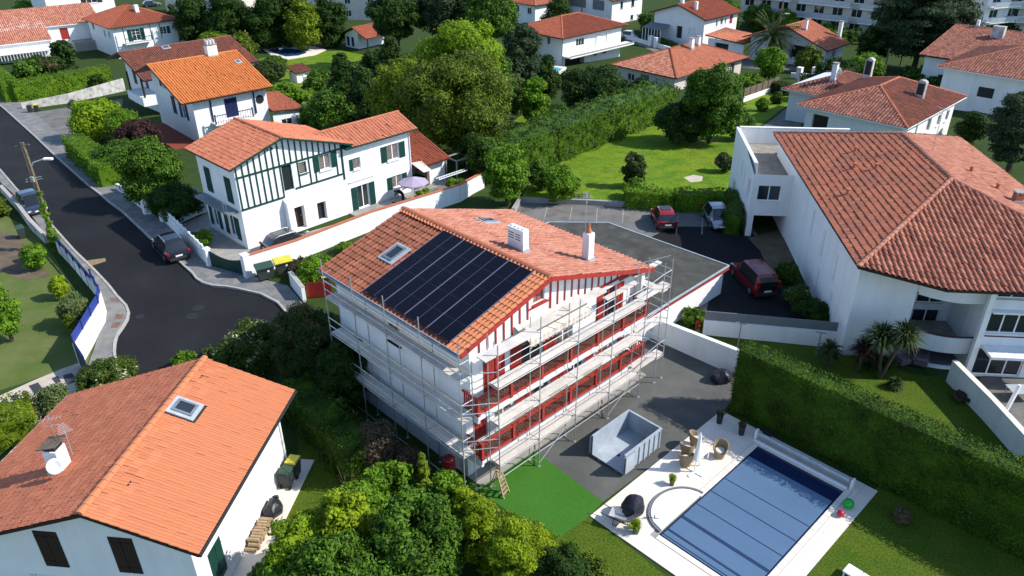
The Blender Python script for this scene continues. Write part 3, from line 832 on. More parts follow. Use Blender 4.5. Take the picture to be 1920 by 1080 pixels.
# newer orange tiles along the verge and under the ridge, one by one
Vt, Ft = one_tile('canal', 0.26, 0.38, 0.05)
exL = Vector((0, -1, 0)); eyL = Vector((cL, 0, math.sin(math.atan(kL)))); nL = exL.cross(eyL)
vt_me = np_mesh('verge_tile', Vt @ np.array([list(exL), list(eyL), list(nL)]), Ft, MAT['t_new'])
nrow = 16
for j in range(nrow):
    for i in range(4):
        o = obj('verge_tile', vt_me, rf)
        o.location = Vector((XL, Y1, ZL)) + exL * (10.56 + 0.24 * i) + eyL * (j * 6.04 / nrow) + nL * (0.02 + random.uniform(0, 0.012))
Vt, Ft = one_tile('canal', 0.27, 0.36, 0.05)
rt_me = np_mesh('top_course_tile', Vt @ np.array([list(exL), list(eyL), list(nL)]), Ft, MAT['t_new'])
for i in range(40):
    o = obj('top_course_tile', rt_me, rf)
    o.location = Vector((XL, Y1, ZL)) + exL * (0.27 * i) + eyL * 5.74 + nL * (0.03 + random.uniform(0, 0.012))
ridge_caps(rf, (XR, Y0, ZR + 0.05), (XR, Y1, ZR + 0.05), MAT['t_salmon'], r=0.15, step=0.36, singles=True)
skylight(rf, (1.6, 8.55, zl(1.6) + 0.03), exL, eyL, 1.15, 1.42)
eyR = Vector((-cR, 0, math.sin(math.atan(kR))))
skylight(rf, (9.85, 7.85, zr(9.85) + 0.03), (0, 1, 0), eyR, 0.95, 1.3)
# bargeboards
for a, b in (((XL, Y0 - 0.03, ZL - 0.09), (XR, Y0 - 0.03, ZR - 0.09)), ((XR, Y0 - 0.03, ZR - 0.09), (XH, Y0 - 0.03, ZH - 0.09))):
    MB().bar(a, b, 0.05, 0.22).build('bargeboard', MAT['red'], rf)
gutter(main, (XL - 0.06, Y0, ZL - 0.07), (XL - 0.06, Y1, ZL - 0.07))
gutter(main, (XH + 0.06, Y0, ZH - 0.07), (XH + 0.06, Y1, ZH - 0.07), 'red')
# walls
WX, WY = 13.0, 10.4
u = 0.17
prof = [(0, zl(0) - u), (XR, ZR - u), (WX, zr(WX) - u)]
R_ = dict(frame='red', shut_mat='red')
facade(main, (0, 0), (WX, 0), -0.4, prof, [
    op(1.2, 4.56, 1.4, 2.15, 'closed', shut_mat='red'),
    op(3.75, 4.56, 1.5, 2.15, 'french', shut=('l', 'r'), shut_mat='red', frame='plastic'),
    op(6.25, 4.56, 1.3, 2.15, 'french', shut=('l',), shut_mat='red', frame='plastic', pane='curtain'),
    op(10.0, 4.56, 1.1, 2.1, 'french', shut=('l', 'r'), shut_mat='red', frame='red'),
    op(4.55, 8.08, 0.8, 0.78, 'win', frame='red', bars=1, pane='curtain'),
    op(0.45, 1.84, 0.95, 2.1, 'door', frame='red'),
    op(1.9, 1.84, 1.3, 2.05, 'french', shut=('r',), shut_mat='red', pane='curtain'),
    op(4.6, 1.84, 1.3, 2.05, 'french', shut=('l', 'r'), shut_mat='red'),
    op(7.2, 1.84, 1.4, 2.05, 'french', shut=('l', 'r'), shut_mat='red'),
    op(10.2, 1.84, 1.2, 2.05, 'french', shut=('l', 'r'), shut_mat='red', pane='curtain'),
    op(1.0, 0.02, 2.4, 1.5, 'void', frame='brown', depth=0.5), op(5.2, 0.02, 2.2, 1.5, 'void', frame='brown', depth=0.5)])
facade(main, (WX, 0), (WX, WY), -0.4, zr(WX) - u, [op(3, 4.9, 1.1, 1.2), op(7, 4.9, 1.1, 1.2), op(3, 2.2, 1.1, 1.2)])
facade(main, (WX, WY), (0, WY), -0.4, [(0, zr(WX) - u), (WX - XR, ZR - u), (WX, zl(0) - u)])
facade(main, (0, WY), (0, 0), -0.4, zl(0) - u, [op(4.6, 5.5, 0.95, 1.05, frame='brown', pane='curtain'),
    op(7.2, 0.85, 0.75, 0.28, frame='dark', bars=0, sill=False), op(8.2, 0.85, 0.75, 0.28, frame='dark', bars=0, sill=False), op(2.6, 0.85, 0.9, 0.28, frame='dark', bars=0, sill=False),
    op(1.2, 3.2, 0.8, 1.0, frame='brown')])
for xx in (0.02,):
    MB().cbox(-0.03, 0.36, -0.05, 0.3, -0.2, 1.6).build('corner_pillar', MAT['white'], main)
    MB().cbox(-0.02, 0.26, -0.45, -0.01, 4.5, 7.6).build('corner_pillar', MAT['white'], main)
MB().cbox(WX - 0.3, WX + 0.02, -0.45, -0.01, 4.5, 6.95).build('corner_pillar', MAT['white'], main)
# timber battens of the gable
for k in range(24):
    x = 0.45 + k * 0.53
    if 4.4 < x < 5.45: continue
    top = (zl(x) if x < XR else zr(x)) - 0.2
    bot = 7.08 if x > 3.2 else 7.0
    if top - bot > 0.15: MB().bar((x, -0.035, bot), (x, -0.035, top), 0.075, 0.04, up=(0, 1, 0)).build('timber_batten', MAT['red'], main)
MB().bar((8.3, -0.04, 7.02), (12.9, -0.04, 7.02), 0.05, 0.14).build('timber_beam', MAT['red'], main)
MB().bar((4.2, -0.045, 7.93), (5.7, -0.045, 7.93), 0.05, 0.08).build('timber_beam', MAT['red'], main)
MB().bar((4.15, -0.045, 7.9), (4.15, -0.045, 9.05), 0.08, 0.05, up=(0, 1, 0)).build('timber_batten', MAT['red'], main)
MB().bar((5.75, -0.045, 7.1), (5.75, -0.045, 9.2), 0.08, 0.05, up=(0, 1, 0)).build('timber_batten', MAT['red'], main)
for x in (11.25,):
    MB().box(x, x + 0.85, -0.06, -0.02, 6.78, 7.0).build('wall_panel', MAT['red'], main)
# awning with striped valance
aw = MB().slab([(3.25, -1.05, 7.02), (7.75, -1.05, 7.02), (7.75, -0.02, 7.42), (3.25, -0.02, 7.42)], 0.05).build('awning', MAT['beige'], main)
for k in range(30):
    x = 3.25 + k * 0.15
    MB().box(x + 0.004, x + 0.146, -1.09, -1.06, 6.62 + 0.05 * (k % 2), 7.02).build('valance_strip', MAT['beige'] if k % 2 else MAT['awning'], aw)
# balconies
lat = MB()
PW, PH = 1.74, 0.66
for q in range(-4, 11):
    for sg in (1, -1):
        a = q * 0.17
        x0, x1 = (a, a + PH) if sg > 0 else (a + PH, a)
        # clip to the panel
        za, zb = 0.0, PH
        def cl(xa, za, xb, zb):
            if xa > xb: xa, za, xb, zb = xb, zb, xa, za
            if xb <= 0 or xa >= PW: return None
            m = (zb - za) / (xb - xa)
            if xa < 0: za -= m * xa; xa = 0
            if xb > PW: zb -= m * (xb - PW); xb = PW
            return xa, za, xb, zb
        c = cl(x0, za, x1, zb)
        if c and c[2] - c[0] > 0.04: lat.bar((c[0], 0.008 * sg, c[1]), (c[2], 0.008 * sg, c[3]), 0.014, 0.024, up=(0, 0, 1))
lat_me = lat.mesh('lattice_panel'); lat_me.materials.append(MAT['lattice'])
def balcony(zf, x0, x1, name_):
    sl = MB().box(x0, x1, -1.18, -0.01, zf - 0.2, zf).build('balcony', MAT['white'], main)
    MB().box(x0 + 0.03, x1 - 0.03, -1.1, -0.05, zf + 0.004, zf + 0.03).build('balcony_floor', MAT['oldwood'], sl)
    n = 6
    st = (x1 - x0 - 0.1) / n
    for k in range(n + 1):
        x = x0 + 0.05 + k * st
        MB().box(x - 0.075, x + 0.075, -1.19, -1.04, zf + 0.03, zf + 1.04).build('railing_post', MAT['red'], sl)
        MB().bar((x, -1.15, zf - 0.28), (x, -0.02, zf - 0.36), 0.16, 0.18).build('corbel', MAT['white'], sl)
        if k < n:
            MB().box(x + 0.062, x + st - 0.062, -1.17, -1.05, zf + 0.9, zf + 1.01).build('top_rail', MAT['red'], sl)
            MB().box(x + 0.062, x + st - 0.062, -1.16, -1.06, zf + 0.08, zf + 0.22).build('bottom_rail', MAT['red'], sl)
            o = obj('lattice_panel', lat_me, sl, (x + 0.07, -1.11, zf + 0.24)); o.scale = ((st - 0.14) / PW, 1, 1)
    for x in (x0 + 0.05, x1 - 0.05):
        mb = MB().box(x - 0.04, x + 0.04, -1.04, -0.03, zf + 0.92, zf + 1.0).box(x - 0.04, x + 0.04, -1.04, -0.03, zf + 0.14, zf + 0.2)
        for k in range(6): mb.box(x - 0.025, x + 0.025, -0.96 + k * 0.15, -0.9 + k * 0.15, zf + 0.2, zf + 0.92)
        mb.build('side_railing', MAT['red'], sl)
    return sl
balcony(4.5, -0.2, 12.5, '')
balcony(1.78, -0.05, 12.5, '')
MB().box(-0.05, 13.2, -1.0, -0.02, -0.02, 0.1).build('plinth', MAT['conc'], main)
# chimneys
c1 = chimney(main, 6.85, 3.35, zr(6.9) - 0.2, 10.35, 0.42, 1.15, cap=None)
for k in range(3):
    for y in (2.95, 3.45):
        MB().box(6.632, 6.64, y, y + 0.4, 9.75 + k * 0.14, 9.8 + k * 0.14).build('vent_slot', MAT['dark'], c1)
for k in range(4): MB().cbox(6.75, 6.95, 2.86 + k * 0.27, 3.04 + k * 0.27, 10.35, 10.42).build('cap', MAT['plastic'], c1)
c2 = chimney(main, 9.95, 1.2, zr(10.0) - 0.2, 9.7, 0.46, 0.46, cap=None)
MB().lathe([(0.16, 9.7), (0.15, 9.85), (0.09, 10.0), (0.04, 10.35), (0.01, 10.4)], 10, (9.95, 1.2, 0)).build('chimney_pot', MAT['t_salmon'], c2)
MB().box(9.74, 10.16, 0.99, 1.41, 9.7, 9.74).build('cap', MAT['white'], c2)
def tv_antenna(parent, x, y, z0, z1, ln=0.9, rot=0.5, mat='galv'):
    mb = MB().tube((x, y, z0), (x, y, z1), 0.018)
    d = Vector((math.cos(rot), math.sin(rot), 0)); n = Vector((-d.y, d.x, 0)); o = Vector((x, y, z1 - 0.1))
    mb.tube(o - d * ln / 2, o + d * ln / 2, 0.011)
    for k in range(7):
        p = o + d * (ln * (k / 6 - 0.5)); w = 0.28 - 0.025 * k
        mb.tube(p - n * w, p + n * w, 0.006, 0.006, 4)
    mb.tube(o - Vector((0, 0, 0.35)) - d * 0.3, o - Vector((0, 0, 0.35)) + d * 0.3, 0.012, 0.012, 4)
    return mb.build('antenna', MAT[mat], parent)
tv_antenna(main, 9.95, 1.45, 9.0, 11.9, 0.8, 0.9)

# ------------------------------------------------------------------ solar panels
sol = thing('solar_array', 'black solar panel array with pale seams on the tiled roof slope', 'solar panels', (MX, MY, 0), MR)
pw, ph = 1.665, 1.098
fr = MB()
for (s0, s1, t0, t1) in ((0, 0.03, 0, ph), (pw - 0.03, pw, 0, ph)):
    fr.box(s0, s1, t0, t1, 0.0, 0.04)
fr.box(pw / 2 - 0.007, pw / 2 + 0.007, 0.012, ph - 0.012, 0.03, 0.0335)
bk_me = MB().box(0.03, pw - 0.03, 0, ph, 0.0, 0.03).mesh('backing'); bk_me.materials.append(MAT['cellgap'])
ce = MB()
for hx in range(2):
    for i in range(10):
        for j in range(6):
            a = 0.035 + hx * (pw / 2 - 0.02) + i * 0.0785; b = 0.008 + j * 0.1805
            ce.add([(a, b, 0.034), (a + 0.075, b, 0.034), (a + 0.075, b + 0.171, 0.034), (a, b + 0.171, 0.034)], [(0, 1, 2, 3)])
fr_me = fr.mesh('panel'); fr_me.materials.append(MAT['railal'])
ce_me = ce.mesh('cells'); ce_me.materials.append(MAT['cell'])
Mrot = Matrix((exL, eyL, nL)).transposed().to_euler()
for i in range(4):
    for j in range(5):
        p = obj('panel', fr_me, sol)
        p.rotation_euler = Mrot
        p.location = Vector((XL, Y1, ZL)) + exL * (3.98 + i * (pw + 0.004)) + eyL * (0.24 + j * (ph + 0.002)) + nL * 0.16
        obj('backing', bk_me, p)
        obj('cells', ce_me, p)
for i in range(9):
    MB().bar(Vector((XL, Y1, ZL)) + exL * (4.2 + i * 0.78) + eyL * 0.2 + nL * 0.12, Vector((XL, Y1, ZL)) + exL * (4.2 + i * 0.78) + eyL * 5.76 + nL * 0.12, 0.05, 0.05).build('mounting_rail', MAT['galv'], sol)

# ------------------------------------------------------------------ scaffolds
def sc_parts(t):
    def pole(x, y, z1, z0=0.0):
        p = MB().tube((x, y, z0), (x, y, z1), 0.03, 0.03, 6).build('standard', MAT['galv'], t)
        if z0 < 0.1: MB().box(x - 0.08, x + 0.08, y - 0.08, y + 0.08, 0.015, 0.03).build('base_plate', MAT['galv'], p)
    def rail(a, b, r=0.024): MB().tube(a, b, r, r, 6).build('ledger', MAT['galv'], t)
    def deck(x0, x1, y0, y1, z, n=2, along='x'):
        for k in range(n):
            if along == 'x':
                a = y0 + (y1 - y0) * k / n; b = y0 + (y1 - y0) * (k + 1) / n - 0.012
                MB().box(x0, x1, a, b, z, z + 0.055).build('deck_board', MAT['plank'], t)
            else:
                a = x0 + (x1 - x0) * k / n; b = x0 + (x1 - x0) * (k + 1) / n - 0.012
                MB().box(a, b, y0, y1, z, z + 0.055).build('deck_board', MAT['plank'], t)
    return pole, rail, deck
fs = thing('scaffold', 'steel scaffold with pale boards along the red balcony front', 'scaffold', (MX, MY, 0), MR)
pole, rail, deck = sc_parts(fs)
fx = [0.36, 3.06, 5.76, 8.46, 11.2]
for i, x in enumerate(fx):
    pole(x, -1.95, (8.6, 8.9, 8.7, 8.3, 8.4)[i]); pole(x, -1.28, (8.9, 8.6, 8.2, 7.4, 8.2)[i])
for z in (1.7, 4.1, 6.25):
    for i in range(4):
        deck(fx[i] + 0.02, fx[i + 1] - 0.02, -1.92, -1.38, z)
        for dz in (0.5, 1.0): rail((fx[i], -1.95, z + dz), (fx[i + 1], -1.95, z + dz))
        rail((fx[i], -1.95, z - 0.04), (fx[i + 1], -1.95, z - 0.04)); rail((fx[i], -1.28, z - 0.04), (fx[i + 1], -1.28, z - 0.04))
    for x in fx: rail((x, -1.95, z - 0.04), (x, -1.28, z - 0.04))
for x in fx: rail((x, -1.95, 0.2), (x, -1.28, 0.2))
for i in range(4): rail((fx[i], -1.95, 0.95), (fx[i + 1], -1.95, 0.95))
rail((fx[1], -1.95, 0.2), (fx[2], -1.95, 1.9)); rail((fx[3], -1.95, 0.2), (fx[4], -1.95, 1.9))
deck(fx[0] - 0.7, fx[1] - 0.03, -1.92, -1.31, 8.0)
deck(fx[1] + 0.02, fx[2] - 0.02, -1.32, -0.72, 7.72); deck(fx[2] + 0.02, fx[3] + 0.1, -1.32, -0.72, 7.72)
for i in range(3): rail((fx[i], -1.95, 7.65), (fx[i + 1], -1.95, 7.65))
deck(fx[3] + 0.4, fx[4] + 0.3, -1.15, -0.8, 7.0, 1)
# tower and outriggers at the far end
for (x, y) in ((12.95, -1.75), (13.65, -1.75), (12.95, -0.2), (13.65, -0.2)): pole(x, y, 7.9 if y < -1 else 7.4)
for z in (1.7, 4.1, 6.25):
    deck(fx[4] + 0.02, 13.7, -1.72, -1.15, z)
    for dz in (0.5, 1.0): rail((fx[4], -1.95, z + dz), (12.95, -1.75, z + dz))
    rail((12.95, -1.75, z - 0.05), (13.65, -1.75, z - 0.05)); rail((12.95, -0.2, z - 0.05), (13.65, -0.2, z - 0.05)); rail((13.65, -1.75, z + 0.5), (13.65, -0.2, z + 0.5)); rail((13.65, -1.75, z + 1.0), (13.65, -0.2, z + 1.0))
    rail((12.95, -1.75, z + 1.0), (13.65, -1.75, z + 1.0))
deck(12.9, 13.5, -1.7, 0.9, 6.02, 2, 'y')
deck(11.9, 14.4, -0.55, -0.2, 6.95, 1); rail((12.2, 0.3, 7.2), (13.9, -1.4, 7.9))
ss = thing('scaffold', 'steel scaffold with shaded boards along the windowless side wall', 'scaffold', (MX, MY, 0), MR)
pole, rail, deck = sc_parts(ss)
fy = [-0.95, 1.8, 4.5, 7.2, 9.9]
for y in fy:
    pole(-1.02, y, 9.0); pole(-0.32, y, 7.6)
for z in (2.45, 4.5, 6.75):
    for i in range(4):
        deck(-0.98, -0.36, fy[i] + 0.02, fy[i + 1] - 0.02, z, 2, 'y')
        for dz in (0.5, 1.0): rail((-1.02, fy[i], z + dz), (-1.02, fy[i + 1], z + dz))
        rail((-1.02, fy[i], z - 0.04), (-1.02, fy[i + 1], z - 0.04)); rail((-0.32, fy[i], z - 0.04), (-0.32, fy[i + 1], z - 0.04))
    for y in fy: rail((-1.02, y, z - 0.04), (-0.32, y, z - 0.04))
    rail((-1.02, fy[0], z + 1.0), (-0.32, fy[0], z + 1.0)); rail((-1.02, fy[0], z + 0.5), (-0.32, fy[0], z + 0.5))
for i in range(4): rail((-1.02, fy[i], 0.5), (-1.02, fy[i + 1], 0.5))
for i in range(4): rail((-1.02, fy[i], 8.3), (-1.02, fy[i + 1], 8.3))
# corner ties between the two scaffolds
for z in (2.9, 3.4, 5.0, 5.5, 7.2): rail((-1.02, fy[0], z), (0.36, -1.95, z))

# ------------------------------------------------------------------ house at the lower left, orange and rust roof
hA = thing('house', 'white house with an orange and rust-red tiled roof in the near corner', 'house', (-15.84, 20.49, 0), -6.4)
kr = 1.6 / 4.2; kl = 2.8 / 7.8
crA = math.cos(math.atan(kr))
rA = gable_roof(hA, -7.8, 3.4, 0, 6.2, 4.2, 4.6, 0, 10.1, 'flat', 't_rust', 't_orange', thick=0.16, fascia='brown', tw=0.30, tl=0.36, step=0.035, singleR=300,
                holesR=((6.05, 7.15, (4.2 - 1.25) / crA, (4.2 - 0.0) / crA),), ridge_mat='t_orange', caps=False)
ridge_caps(rA, (0, 0, 6.24), (0, 10.1, 6.24), MAT['t_orange'], r=0.14, step=0.42, singles=True)
skylight(rA, (1.3, 6.0, 6.2 - kr * 1.3 + 0.03), (0, 1, 0), (-crA, 0, math.sin(math.atan(kr))), 1.1, 1.25)
gutter(rA, (4.26, 0, 4.53), (4.26, 10.1, 4.53), 'dark'); gutter(rA, (-7.86, 0, 3.33), (-7.86, 10.1, 3.33), 'plastic')
pA = lambda x: (6.2 - kr * x if x > 0 else 6.2 + kl * x) - 0.18
xa, xb, ya, yb = -7.2, 3.35, 0.75, 9.6
facade(hA, (xa, ya), (xb, ya), -0.4, [(0, pA(xa)), (-xa, pA(0)), (xb - xa, pA(xb))], [
    op(4.2, 2.35, 1.0, 1.95, 'closed', shut_mat='brown'), op(7.3, 2.35, 1.0, 1.95, 'closed', shut_mat='brown'),
    op(3.2, 0.0, 2.3, 1.75, 'roller', frame='white', depth=0.4), op(6.9, 0.0, 2.3, 1.75, 'roller', frame='white', depth=0.4)])
facade(hA, (xb, ya), (xb, yb), -0.4, pA(xb), [op(0.9, 0.7, 1.05, 1.9, 'closed', shut_mat='green')])
facade(hA, (xb, yb), (xa, yb), -0.4, [(0, pA(xb)), (xb, pA(0)), (xb - xa, pA(xa))])
facade(hA, (xa, yb), (xa, ya), -0.4, pA(xa), [op(2, 0.9, 1.1, 1.2)])
cA = chimney(hA, -3.3, 3.4, 4.6, 6.15, 0.62, 0.62, cap=None)
MB().slab([(-3.75, 3.0, 6.3), (-2.9, 3.0, 6.5), (-2.9, 3.85, 6.5), (-3.75, 3.85, 6.3)], 0.05).build('cap', MAT['oldwood'], cA)
MB().box(-3.55, -3.05, 3.15, 3.65, 6.15, 6.34).build('flue', MAT['dark'], cA)
dish = MB().lathe([(0.02, 0.0), (0.2, 0.03), (0.36, 0.1), (0.42, 0.15), (0.4, 0.16), (0.2, 0.06), (0.02, 0.03)], 20).build('satellite_dish', MAT['plastic'], hA, smooth=True)
dish.scale = (0.8, 0.8, 0.8); dish.location = (-2.95, 2.85, 5.7); dish.rotation_euler = (rad(62), 0, rad(18))
MB().tube((-2.95, 3.1, 5.5), (-2.95, 2.95, 5.8), 0.03).build('dish_bracket', MAT['galv'], hA)
tv_antenna(hA, -2.85, 3.75, 5.5, 7.0, 0.7, 2.4); tv_antenna(hA, -3.4, 3.8, 5.8, 7.4, 0.9, 0.4)
MB().lathe([(0.11, 4.9), (0.1, 5.25), (0.14, 5.28), (0.14, 5.32)], 10, (-2.4, 7.4, 0)).build('roof_vent', MAT['t_salmon'], hA)
MB().box(xb + 0.02, xb + 1.15, 0.3, yb + 0.7, -0.02, 0.04).build('terrace_slab', MAT['stone'], hA)
MB().tube((xb + 0.06, yb - 0.1, 0), (xb + 0.06, yb - 0.1, pA(xb)), 0.05).build('downpipe', MAT['plastic'], hA)

# ------------------------------------------------------------------ half-timbered house with green shutters
hG = thing('house', 'white half-timbered house with dark green shutters and a wing', 'house', (-20.84, 54.76, 0), 45.5)
GX, gl_, gr_ = 4.0, 0.30, 0.325
gz = lambda x: 8.35 - (0.304 * (GX - x) if x < GX else 0.325 * (x - GX))
rG = gable_roof(hG, -0.6, 6.95, GX, 8.35, 10.3, 6.3, -0.7, 6.6, 'roman', 't_salmon', 't_salmon', thick=0.14, fascia='green', tw=0.32, tl=0.38)
gO = dict(shut_mat='green')
facade(hG, (0, 0), (9.6, 0), -0.5, [(0, gz(0) - 0.16), (GX, gz(GX) - 0.16), (9.6, gz(9.6) - 0.16)], [
    op(3.9, 3.75, 0.9, 2.1, 'french', frame='green', bars=0), op(5.45, 4.8, 0.7, 0.95, frame='green', pane='curtain', bars=0),
    op(7.35, 4.55, 1.1, 1.3, shut=('l', 'r'), pane='curtain', **gO),
    op(4.3, 0.15, 1.1, 2.0, 'door', frame='brown', depth=0.7), op(6.6, 0.3, 0.85, 1.6, 'void', frame='dark', depth=0.5)])
facade(hG, (0, 6.2), (0, 0), -0.5, gz(0) - 0.16, [op(1.0, 3.6, 1.0, 2.1, 'closed', **gO), op(4.3, 3.6, 1.0, 2.1, 'closed', **gO), op(0.9, 0.5, 1.0, 1.9, shut=('l', 'r'), **gO), op(3.6, 0.5, 1.2, 1.9, shut=('l', 'r'), **gO)])
facade(hG, (9.6, 6.2), (0, 6.2), -0.5, [(0, gz(9.6) - 0.16), (9.6 - GX, gz(GX) - 0.16), (9.6, gz(0) - 0.16)])
facade(hG, (9.6, 0), (9.6, 6.2), -0.5, gz(9.6) - 0.16)
for k in range(19):
    x = 0.15 + k * 0.52
    lo = 3.35
    if 3.85 < x < 4.85: lo = 5.95
    if 5.4 < x < 6.2: lo = 5.85
    if 7.3 < x < 8.5: lo = 5.95
    top = gz(x) - 0.2
    if x > 5: lo = max(lo, 3.75)
    MB().bar((x, -0.035, lo), (x, -0.035, top), 0.11, 0.04, up=(0, 1, 0)).build('timber_batten', MAT['green'], hG)
for a, b in (((0.05, 5.95), (9.55, 5.95)), ((0.05, 3.35), (3.8, 3.35)), ((4.9, 3.75), (9.55, 3.75))):
    MB().bar((a[0], -0.045, a[1]), (b[0], -0.045, b[1]), 0.05, 0.14).build('timber_beam', MAT['green'], hG)
MB().bar((9.55, -0.045, 3.2), (9.55, -0.045, 6.2), 0.14, 0.05, up=(0, 1, 0)).build('timber_batten', MAT['green'], hG)
for x in (2.9, 3.3, 3.75, 4.2): MB().add([(x, -0.05, 7.4), (x + 0.2, -0.05, 7.4), (x + 0.1, -0.05, 7.62), (x, -0.02, 7.4), (x + 0.2, -0.02, 7.4), (x + 0.1, -0.02, 7.62)], [(0, 1, 2), (5, 4, 3), (0, 3, 4, 1), (1, 4, 5, 2), (2, 5, 3, 0)]).build('dovecote_hole', MAT['green'], hG)
# buttress beside the door and balcony shelf on the shaded side
MB().add([(3.6, -0.02, -0.2), (4.15, -0.02, -0.2), (4.15, -0.75, -0.2), (3.6, -0.75, -0.2), (3.6, -0.02, 3.2), (4.15, -0.02, 3.2), (4.15, -0.55, 2.9), (3.6, -0.55, 2.9)], [(3, 2, 1, 0), (4, 7, 6, 5), (0, 4, 5, 1), (1, 5, 6, 2), (2, 6, 7, 3), (3, 7, 4, 0)]).build('buttress', MAT['white'], hG)
bal = MB().box(-0.95, -0.02, 0.4, 5.9, 3.05, 3.2).build('balcony', MAT['gutter'], hG)
for k in range(12): MB().box(-0.93, -0.9, 0.45 + k * 0.48, 0.48 + k * 0.48, 3.2, 3.95).build('baluster', MAT['gutter'], bal)
MB().box(-0.95, -0.88, 0.4, 5.9, 3.95, 4.0).build('hand_rail', MAT['gutter'], bal)
# wing
wy = 2.0
rW = MB().add([(9.7, -0.6, 6.0), (17.3, -0.6, 6.0), (17.3, wy, 7.0), (9.7, wy, 7.0), (17.3, 4.6, 6.0), (9.7, 4.6, 6.0), (9.7, -0.6, 5.86), (17.3, -0.6, 5.86), (17.3, 4.6, 5.86), (9.7, 4.6, 5.86)],
              [(0, 1, 2, 3), (3, 2, 4, 5), (6, 7, 1, 0), (7, 8, 4, 2, 1), (8, 9, 5, 4), (9, 6, 0, 3, 5), (9, 8, 7, 6)]).build('roof', MAT['green'], hG)
tiles(rW, [(10.2, -0.6, 6.0), (17.3, -0.6, 6.0), (17.3, wy, 7.0), (7.9, wy, 7.0)], 'roman', MAT['t_salmon'], 0.32, 0.38)
tiles(rW, [(17.3, 4.6, 6.0), (9.7, 4.6, 6.0), (9.7, wy, 7.0), (17.3, wy, 7.0)], 'roman', MAT['t_salmon'], 0.32, 0.38)
ridge_caps(rW, (8.0, wy, 7.03), (17.3, wy, 7.03), MAT['t_salmon'])
facade(hG, (9.6, 0.02), (16.8, 0.02), -0.5, 5.84, [op(1.0, 3.75, 0.75, 1.0, shut=('l',), pane='curtain', bars=0, **gO), op(4.6, 3.55, 1.3, 1.45, shut=('l', 'r'), pane='curtain', **gO),
    op(1.1, 0.12, 1.2, 2.1, 'french', shut=('l', 'r'), frame='plastic', **gO), op(4.9, 0.9, 1.1, 1.15, shut=('l', 'r'), pane='curtain', **gO)])
facade(hG, (16.8, 0.02), (16.8, 4.2), -0.5, [(0, 5.84), (2.1, 6.8), (4.18, 5.84)])
facade(hG, (16.8, 4.2), (9.6, 4.2), -0.5, 5.84)
MB().tube((16.7, -0.05, 0), (16.7, -0.05, 5.8), 0.05).build('downpipe', MAT['plastic'], hG)
MB().box(9.9, 12.6, -0.1, -0.02, 2.75, 2.82).build('awning_box', MAT['plastic'], hG)
# lean-to on the right with tiled roof
rS = MB().slab([(16.9, -0.6, 2.3), (21.0, -0.6, 2.3), (21.0, 4.6, 4.1), (16.9, 4.6, 4.1)], 0.12).build('roof', MAT['brown'], hG)
tiles(rS, [(16.9, -0.6, 2.3), (21.0, -0.6, 2.3), (21.0, 4.6, 4.1), (16.9, 4.6, 4.1)], 'canal', MAT['t_brick'], 0.28, 0.4)
facade(hG, (18.9, 0.1), (20.8, 0.1), -0.5, 2.3, mat='white'); facade(hG, (20.8, 0.1), (20.8, 4.4), -0.5, [(0, 2.3), (4.3, 3.9)]); facade(hG, (20.8, 4.4), (16.9, 4.4), -0.5, 3.9)
MB().box(18.6, 18.9, 0.1, 0.4, 0, 2.4).build('post', MAT['oldwood'], hG)
MB().slab([(16.85, -1.6, 2.25), (18.0, -1.3, 2.1), (18.0, 0.1, 2.6), (16.85, 0.1, 2.7)], 0.04).build('awning', MAT['beige'], hG)
MB().box(9.6, 21.5, -2.6, -0.01, -0.05, 0.08).build('terrace_slab', MAT['conc'], hG)

# ------------------------------------------------------------------ house with blue shutters and bright orange roof
hB = thing('house', 'white house with navy shutters under a bright orange ribbed roof', 'house', (-35.77, 83.27, 0), -48)
bz = lambda x: 6.5 - 0.33 * abs(x + 8.5)
rB = gable_roof(hB, -13.5, 4.85, -8.5, 6.5, 0, 3.7, -0.2, 10.7, 'canal', 't_bright', thick=0.16, fascia='brown', tw=0.30, tl=0.42)
facade(hB, (-12.6, 1.3), (-0.9, 1.3), -3.0, [(0, bz(-12.6) - 0.2), (4.1, 6.3), (11.7, bz(-0.9) - 0.2)], [
    op(5.2, 0.9, 1.1, 2.1, 'closed', shut_mat='blue'), op(8.0, 0.9, 1.2, 2.1, 'french', shut=('l', 'r'), shut_mat='blue', rows=2), op(3.0, 3.6, 1.0, 1.2, shut=('l', 'r'), shut_mat='blue')])
facade(hB, (-0.9, 1.3), (-0.9, 10.1), -3.0, bz(-0.9) - 0.2, [op(3.6, 0.95, 1.5, 2.15, 'closed', shut_mat='blue')])
facade(hB, (-0.9, 10.1), (-12.6, 10.1), -3.0, [(0, bz(-0.9) - 0.2), (7.6, 6.3), (11.7, bz(-12.6) - 0.2)])
facade(hB, (-12.6, 10.1), (-12.6, 1.3), -3.0, bz(-12.6) - 0.2)
blb = MB().box(-0.9, 0.35, 3.0, 7.6, 0.65, 0.82).build('balcony', MAT['white'], hB)
for k in range(16): MB().box(0.27, 0.31, 3.05 + k * 0.3, 3.09 + k * 0.3, 0.82, 1.7).build('baluster', MAT['blue'], blb)
MB().box(0.25, 0.33, 3.0, 7.6, 1.7, 1.78).build('hand_rail', MAT['blue'], blb)
for y in (3.02, 7.5): MB().box(0.2, 0.36, y, y + 0.12, 0.82, 1.9).build('railing_post', MAT['blue'], blb)
for y in (3.2, 8.4): MB().box(-0.88, -0.74, y, y + 0.14, 0.8, bz(-0.8) - 0.2).build('post', MAT['blue'], hB)
ow = MB().lathe([(0.5, 0), (0.5, 0.05), (0.42, 0.05), (0.42, 0.02), (0.01, 0.02)], 20, axis='x').build('round_window', MAT['dark'], hB); ow.location = (-0.9, 9.2, 2.3)
cB = chimney(hB, -8.5, 7.5, 6.1, 7.6, 1.0, 1.2, cap='slab'); 
